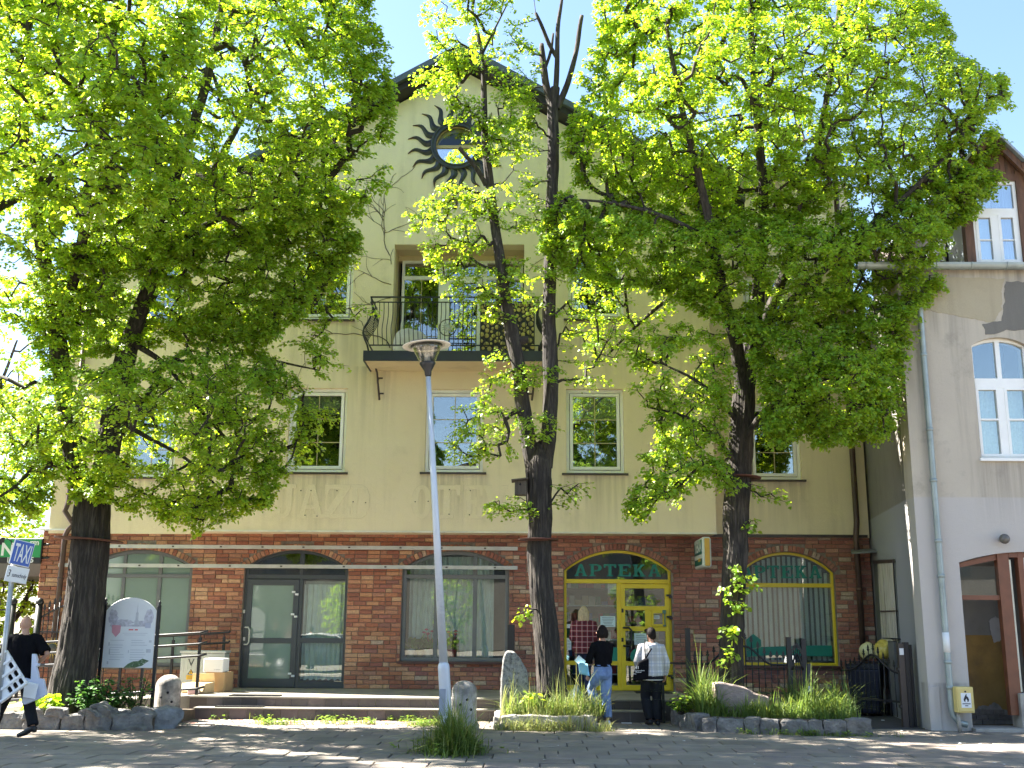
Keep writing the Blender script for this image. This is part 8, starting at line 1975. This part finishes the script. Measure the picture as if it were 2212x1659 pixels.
m = MB(); ol = [(285, 930), (420, 965), (440, 960), (400, 1145), (265, 1120)]; m.prism([(A(.1875*x, 1296.2+.1875*y, 15.87).x, A(.1875*x, 1296.2+.1875*y, 15.87).z) for x, y in ol][::-1], 15.86, 15.90); tag(bevel(m.build('plastic_tray', WHITEPL), .01), 'white tilted plastic tray between the two carried panels', 'tray')
# white bag on the steps
bq = A(1249, 1512, 19.45)
bgt = thing('carrier_bag', 'white carrier bag with tied handles standing on the step left of the person in jeans', 'bag', (bq.x, 19.55, Z1))
b = bmesh.new(); bmesh.ops.create_icosphere(b, subdivisions=4, radius=1)
for v in b.verts:
    q = v.co.copy(); f = 1+.10*noise.noise(q*2.2)+.06*noise.noise(q*6); up = (q.z+1)/2; ta = (1-up**1.3)*.80+.20
    v.co = Vector((q.x*.19*ta*f-.04*up, q.y*.12*ta*f, (max(q.z, -.86)+.86)*.24*f))
me = bpy.data.meshes.new('bag_body'); b.to_mesh(me); b.free(); me.materials.append(BAGWHITE); me.polygons.foreach_set('use_smooth', np.ones(len(me.polygons), bool)); o = link('bag_body', me, bgt)
m = MB(); m.tube([(-.04, 0, .42), (-.09, -.02, .52), (-.13, .0, .60), (-.12, .02, .66)], .012, 6); m.tube([(-.04, 0, .42), (-.06, .02, .55), (-.15, .01, .68), (-.19, 0, .70), (-.19, 0, .62)], .008, 6); m.build('handle', BLACKCL, bgt, local=True)

# ================================================================== GRASS, WEEDS, SHRUBS
def grass(name, label, pts, h, r, w=.008, mat=GRASSM, bend=.5, cat=None, hmul=None):
    n = len(pts); P = np.array(pts); cx_ = np.array([noise.noise(Vector((p[0]*3, p[1]*3, 7.7))) for p in pts]); hh = h*(1+.9*cx_)*r.beta(2, 2.2, n)*1.9+.02; hh = hh*(hmul if hmul is not None else 1); an = r.uniform(0, 2*PI, n)*.6+cx_*9; ln = np.abs(r.normal(0, bend*2.0, n)); d = np.stack([np.cos(an), np.sin(an), np.zeros(n)], 1)
    lat = np.stack([-np.sin(an), np.cos(an), np.zeros(n)], 1); ww = w*r.uniform(.6, 1.4, n)
    segs = []
    for t, wk in ((0, 1), (.4, .9), (.75, .6), (1, .06)):
        c = P+d*(ln*t*t*hh*.8)[:, None]; c[:, 2] += hh*(t-.28*ln*t*t); segs.append((c-lat*(ww*wk)[:, None], c+lat*(ww*wk)[:, None]))
    V = np.stack([q for s_ in segs for q in s_], 1); b_ = np.arange(n)[:, None]*8
    F = np.concatenate([b_+np.array([[2*i, 2*i+1, 2*i+3, 2*i+2]]) for i in range(3)], 1).reshape(-1, 4)
    o = link(name, mesh_np(name, V.reshape(-1, 3), F, mat, np.repeat(leaf_cols(n, r, .35), 3, axis=0)))
    return tag(o, label, cat, kind='stuff')
r = np.random.default_rng(77)
def area(poly, n, zf, dens=None):
    xs, ys = [p[0] for p in poly], [p[1] for p in poly]; out = []
    while len(out) < n:
        q = np.stack([r.uniform(min(xs), max(xs), n), r.uniform(min(ys), max(ys), n)], 1); q = q[in_poly(q, poly)]
        if dens: q = q[np.array([r.random() < dens(x, y) for x, y in q], bool)] if len(q) else q
        out += [(x, y, zf) for x, y in q]
    return out[:n]
# weeds at the foot of the steps and on the pavers
def weeds(label, pts, size, per, name='weeds'):
    P, AX_, NM, SZ = [], [], [], []
    for (x, y, z) in pts:
        k = int(r.integers(per//2, per+1)); a = r.uniform(0, 2*PI, k); e = r.uniform(.1, .9, k); h_ = size*1.6*r.random(k)
        for i in range(k): P.append((x+math.cos(a[i])*.02, y+math.sin(a[i])*.02, z+h_[i])); AX_.append((math.cos(a[i]), math.sin(a[i]), e[i]*.8-.1)); NM.append((-.3*math.cos(a[i]), -.3*math.sin(a[i]), 1)); SZ.append(size*r.uniform(.5, 1.2))
    n = len(P); V, F, Cc = leaves(np.array(P), np.array(AX_, float), np.array(NM, float), np.array(SZ), leaf_cols(n, r, .4)); return tag(link(name, mesh_np(name, V, F, LEAF2, Cc, True)), label, None, kind='stuff')
cl = lambda x, y: .15+.85*max(0, min(1, .5+1.6*noise.noise(Vector((x*1.7, y*1.7, 3.3)))))
grass('grass', 'tall green grass round the middle linden and the standing stone', area([(-.42, 18.15), (-.42, 19.3), (1.1, 19.3), (1.3, 18.8), (1.0, 18.1)], 1700, .19, cl), .27, r, .007)
grass('pale_grass', 'pale seeding grass before the middle planter', area([(-.6, 17.82), (-.5, 18.15), (1.2, 18.1), (1.4, 17.9), (1.1, 17.75)], 900, 0.0, cl), .22, r, .006, DRYGRASS, .7)
grass('pale_grass', 'pale seeding stalks on the rim of the middle planter', area([(-.5, 18.1), (-.5, 18.6), (.6, 18.5), (1.2, 18.5), (1.0, 18.05)], 420, .2, cl), .40, r, .005, DRYGRASS, .55)
grass('grass', 'tall lush grass in the left part of the right planter', area([(2.72, 18.3), (2.8, 19.4), (3.2, 19.4), (3.15, 18.2)], 1300, .2, cl), .46, r, .008)
grass('grass', 'low grass along the front of the right planter', area([(2.85, 18.15), (2.9, 18.8), (5.1, 18.6), (5.15, 17.68), (3.9, 17.85)], 2400, .2), .20, r, .007)
grass('grass', 'tall grass round the gate posts of the right planter', area([(4.35, 18.3), (4.4, 19.5), (5.15, 19.2), (5.15, 17.8)], 1500, .2, cl), .40, r, .007)
LB = G(925, 1630)
qa, qr = r.uniform(0, 2*PI, 1900), np.abs(r.normal(0, .24, 1900))
grass('grass', 'tuft of long grass round the foot of the street lamp', [(-1.04+.95*math.cos(a)*q, 14.75+math.sin(a)*q*1.1, -.01) for a, q in zip(qa, qr)], .36, r, .0062, GRASSM, .62, hmul=np.exp(-(qr/.42)**2)*.85+.25)
qa, qr = r.uniform(0, 2*PI, 130), np.abs(r.normal(0, .26, 130))
grass('pale_grass', 'pale seeding stalks rising from the grass at the foot of the street lamp', [(-1.04+math.cos(a)*q, 14.75+math.sin(a)*q, -.01) for a, q in zip(qa, qr)], .52, r, .0045, DRYGRASS, .5)
weeds('broad weed leaves in the grass at the foot of the street lamp', [(-1.04+r.normal(0, .25), 14.75+r.normal(0, .22), .04) for _ in range(26)], .075, 7)
wp = [(x, 19.44+r.normal(0, .02), 0) for x in r.uniform(-5.7, -1.3, 22)]+[(x, y, 0) for x, y in zip(r.normal(-3.0, .5, 34), r.normal(18.85, .15, 34))]+[(x, y, 0) for x, y in zip(r.normal(-4.2, .18, 22), r.normal(18.6, .1, 22))]+[(x, y, 0) for x, y in zip(r.normal(-1.75, .15, 34), r.normal(18.7, .25, 34))]
weeds('small bright weeds growing along the steps and between the small pavers', wp, .055, 9)
grass('low_grass', 'short grass sprouting between the small pavers', [(x+r.normal(0, .08), y+r.normal(0, .06), 0) for x, y, z in wp for _ in range(5)], .07, r, .005)
weeds('small weeds at the foot of the right planter', [(x, 17.50-(x-3)*.16+r.normal(0, .08)-.05+.25, 0) for x in r.uniform(3.2, 5.2, 50)], .05, 8)
grass('low_grass', 'thin grass tufts on the pavement by the right planter', [(x, 17.72-(x-2.8)*.12-r.random()*.12, 0) for x in r.normal(4.4, .5, 260)], .07, r, .005)
def shrub(name, label, c, rad, h, n, size, seed, mat=LEAF2, stems=14, cat='shrub', flat=.35):
    rr = np.random.default_rng(seed); t = thing(name, label, cat, c); m = MB(); Ps, Ax, Nm, Sz = [], [], [], []
    for i in range(stems):
        a = rr.uniform(0, 2*PI); q = rr.random()**.6; tip = Vector((c[0]+rad[0]*q*math.cos(a), c[1]+rad[1]*q*math.sin(a), c[2]+h*rr.uniform(.55, 1.05)*(1-.35*q*q))); b0 = Vector((c[0]+rad[0]*.25*q*math.cos(a), c[1]+rad[1]*.25*q*math.sin(a), c[2])); md = b0.lerp(tip, .5)+Vector((0, 0, .08*h))
        pts = [b0, b0.lerp(md, .6), md.lerp(tip, .4), tip]; m.tube(pts, [.008, .006, .005, .003], 4)
        for j in range(n//stems):
            u = rr.uniform(.25, 1.0); p = (b0*(1-u)**2+md*2*u*(1-u)+tip*u*u); an = rr.uniform(0, 2*PI); Ps.append((p.x, p.y, p.z)); Ax.append((math.cos(an), math.sin(an), rr.uniform(-.5, .25))); Nm.append((rr.normal(0, flat), rr.normal(0, flat)-.15, 1)); Sz.append(size*rr.uniform(.6, 1.25))
    m.build('stems', TWIG, t); P = np.array(Ps); ax = np.array(Ax, float); V, F, Cc = leaves(P+nrm(ax)*.03, ax, np.array(Nm, float), np.array(Sz), leaf_cols(len(P), rr, .25)); link('foliage', mesh_np('foliage', V-np.array(c), F, mat, Cc, True), t); return t
g = A(95, 1530, 17.75); shrub('shrub', 'low shrub with big pale maple leaves at the foot of the left linden', (g.x, 17.7, .12), (.50, .25), .42, 150, .135, 5, LEAF, 16, flat=.5)
NET = leaf_mat('dark_nettle_leaf', (.035, .085, .022), (.05, .12, .015))
g = A(215, 1530, 18.0); shrub('shrub', 'bushy dark green plant in front of the information board', (g.x, 18.05, .12), (.62, .4), .72, 900, .075, 6, NET, 34)
g = A(265, 1535, 18.2); shrub('shrub', 'thin feathery plant under the right side of the information board', (g.x+.2, 18.25, .12), (.40, .25), .78, 220, .06, 16, NET, 20)
grass('grass', 'mixed low grass and weeds on the left planter', area([(pL0.x, 17.75), (pL0.x, 18.8), (pL1.x, 18.6), (pL1.x, 17.8)], 900, .12, cl), .16, r, .006)
g = A(1148, 1520, 18.45); shrub('shrub', 'linden sprouts with round fresh leaves at the foot of the middle trunk', (g.x, 18.4, .2), (.24, .16), .42, 120, .095, 8, LEAF, 12, flat=.45)
g = A(1475, 1500, 18.6); shrub('shrub', 'leafy weeds in the left corner of the right planter', (g.x, 18.8, .2), (.28, .3), .38, 160, .08, 18, LEAF2, 14)
# litter
m = MB(); r2 = random.Random(4)
for q in range(46):
    x, y = r2.uniform(-7, 7.5), r2.uniform(13.5, 18.6); an = r2.uniform(0, PI); s_ = r2.uniform(.012, .035); ca, sa = math.cos(an)*s_, math.sin(an)*s_
    m.add([(x+ca, y+sa, .012), (x-sa*.6, y+ca*.6, .014), (x-ca, y-sa, .013), (x+sa*.6, y-ca*.6, .016)], [(0, 1, 2, 3)])
tag(m.build('litter', PAPER), 'scraps of pale litter and petals on the pavement', None, kind='stuff')
m = MB(); p = G(1348, 1559); m.box(p.x-.08, p.x+.09, 19.25, 19.3, .012, .022); tag(m.build('litter_scrap', PAPER), 'flat white scrap lying before the pharmacy steps', 'litter')
for i, (x, y) in enumerate(((1876, 1544), (1907, 1556))):
    p = G(x, y, .02); m = MB(); m.obox((p.x, p.y, .022), (.09-.03*i, .05, .012), Matrix.Rotation(.4+i, 3, 'Z')); tag(m.build('litter_scrap', PAPER), ('flat white scrap on the dark yard left of the bin', 'small white scrap on the dark yard nearer the kerb')[i], 'litter')
# ================================================================== ACROSS THE STREET (seen mirrored in the panes)
trees = [o for o in bpy.data.objects if o.name.startswith('linden_tree')]
for k, (src, x, y, rz, lab) in enumerate(((1, -8.8, -13, 2.9, 'left-hand'), (1, 6.0, -14, 3.3, 'right-hand'))):
    c = copy_tree(trees[src]); c.location = (x, y, 0); c.rotation_euler = (0, 0, rz); c['group'] = 'lindens across the street'
    c['label'] = lab+' linden across the street, seen only mirrored in the panes'; c.scale = (1.2, 1.2, 1.2)
c = copy_tree(trees[0]); c.location = (lbase[0]-9.3, 17.2, 0); c['group'] = 'lindens along the pavement'; c['label'] = 'linden just outside the left edge of the photo, shading the pavement'
hb = thing('apartment_building', 'low dark-walled building across the street, seen only mirrored in the panes', 'building', (0, -34, 0))
m = MB(); m.box(-30, 30, -44, -34, 0, 7.5); m.build('wall', M('darkened_far_wall', (.13, .12, .105), .9, .1, 1), hb)  # wall darkened so that its reflection in the panes stays weak
m = MB(); m.box(-31, 31, -45, -33.4, 7.5, 7.9); m.build('roof', ROOFM, hb)
for q in range(14):
    for zz in (5.0,): m = MB(); m.box(-28+q*4.2, -26.2+q*4.2, -34.02, -33.98, zz, zz+1.7); m.build('window', M('far_window_dark', (.05, .06, .07), .2), hb)
def car(label, x, y, rz, paint):
    t = thing('parked_car', label, 'car', (x, y, -.15), rz)
    pr = [(-2.2, .35), (2.15, .35), (2.22, .55), (2.15, .75), (1.35, .92), (-1.85, .95), (-2.2, .85), (-2.25, .6)]
    m = MB(); m.prism(pr, -.88, .88); bevel(m.build('body', paint, t, local=True), .07, 3)
    cb = [(-1.75, .93), (1.25, .90), (.55, 1.38), (-.2, 1.46), (-.95, 1.40)]
    m = MB(); v = [(a, -.80 if z < 1 else -.62, z) for a, z in cb]+[(a, .80 if z < 1 else .62, z) for a, z in cb]; n = len(cb); m.add(v, [tuple(range(n)), tuple(reversed(range(n, 2*n)))]+[(i, i+n, (i+1) % n+n, (i+1) % n) for i in range(n)]); bevel(m.build('cabin_glass', M('car_glass', (.02, .025, .03), .08, 0), t, local=True), .04, 2)
    m = MB(); m.add([(.52, -.61, 1.40), (-.2, -.61, 1.475), (-.95, -.61, 1.42), (.52, .61, 1.40), (-.2, .61, 1.475), (-.95, .61, 1.42)], [(0, 3, 4, 1), (1, 4, 5, 2)]); rf = m.build('roof', paint, t, local=True); rf.modifiers.new('t', 'SOLIDIFY').thickness = .03
    for sy in (-1, 1):
        m = MB(); m.tube([(1.3, sy*.80, .93), (.55, sy*.635, 1.40), (-.2, sy*.635, 1.475), (-.95, sy*.635, 1.42), (-1.78, sy*.80, .96)], .03, 6); m.build('window_trim', RAILAL, t, local=True)
        for wx_ in (-1.35, 1.4):
            m = MB(); m.tube([(wx_, sy*.70, .33), (wx_, sy*.90, .33)], .33, 24); w = m.build('wheel', BLACKRUB, t, local=True)
            m = MB(); m.tube([(wx_, sy*.89, .33), (wx_, sy*.915, .33)], .21, 20); m.build('rim', GALV, w, local=True)
    return t
car('dark blue car parked by the kerb, seen only mirrored in the panes', -7.6, 4.6, .0, M('dark_blue_car', (.02, .025, .035), .2)); car('dark car parked by the kerb, seen only mirrored in the panes', 6.2, 4.6, PI, M('dark_car_paint', (.03, .035, .05), .2)); car('white car parked farther right, seen only mirrored in the panes', 11.6, 4.6, PI, CARWHITE)

for k, (x, sc_, rz_) in enumerate(((-10.5, .5, 1.3), (-4.2, .55, 2.2), (.8, .45, 3.0), (5.6, .55, 3.9))):  # bushes added as screens against the flat wall mirrored in the panes
    c = copy_tree(bt1); c.location = (x, -15.5, 0); c.scale = (sc_, sc_, sc_); c.rotation_euler = (0, 0, rz_); c['group'] = 'added bushes across the street'
    c['label'] = ('leftmost', 'second', 'third', 'rightmost')[k]+' leafy bush added across the street, screening the wall mirrored in the panes'; c['category'] = 'bush'

for src, x, y, rz, lab in ((boy, -8.3, 3.6, 2.4, 'person in a checked top across from the dark door, seen only mirrored in it'), (bpy.data.objects['person'], -9.0, 3.9, .5, 'person in a red plaid shirt standing with others, seen only mirrored in the frosted door'), (man, -9.7, 3.5, 3.6, 'bald person in black standing with others, seen only mirrored in the frosted door')):
    c = copy_tree(src); c.location = (x, y, 0); c.rotation_euler = (0, 0, rz); c['label'] = lab; c['group'] = 'people across from the dark door'
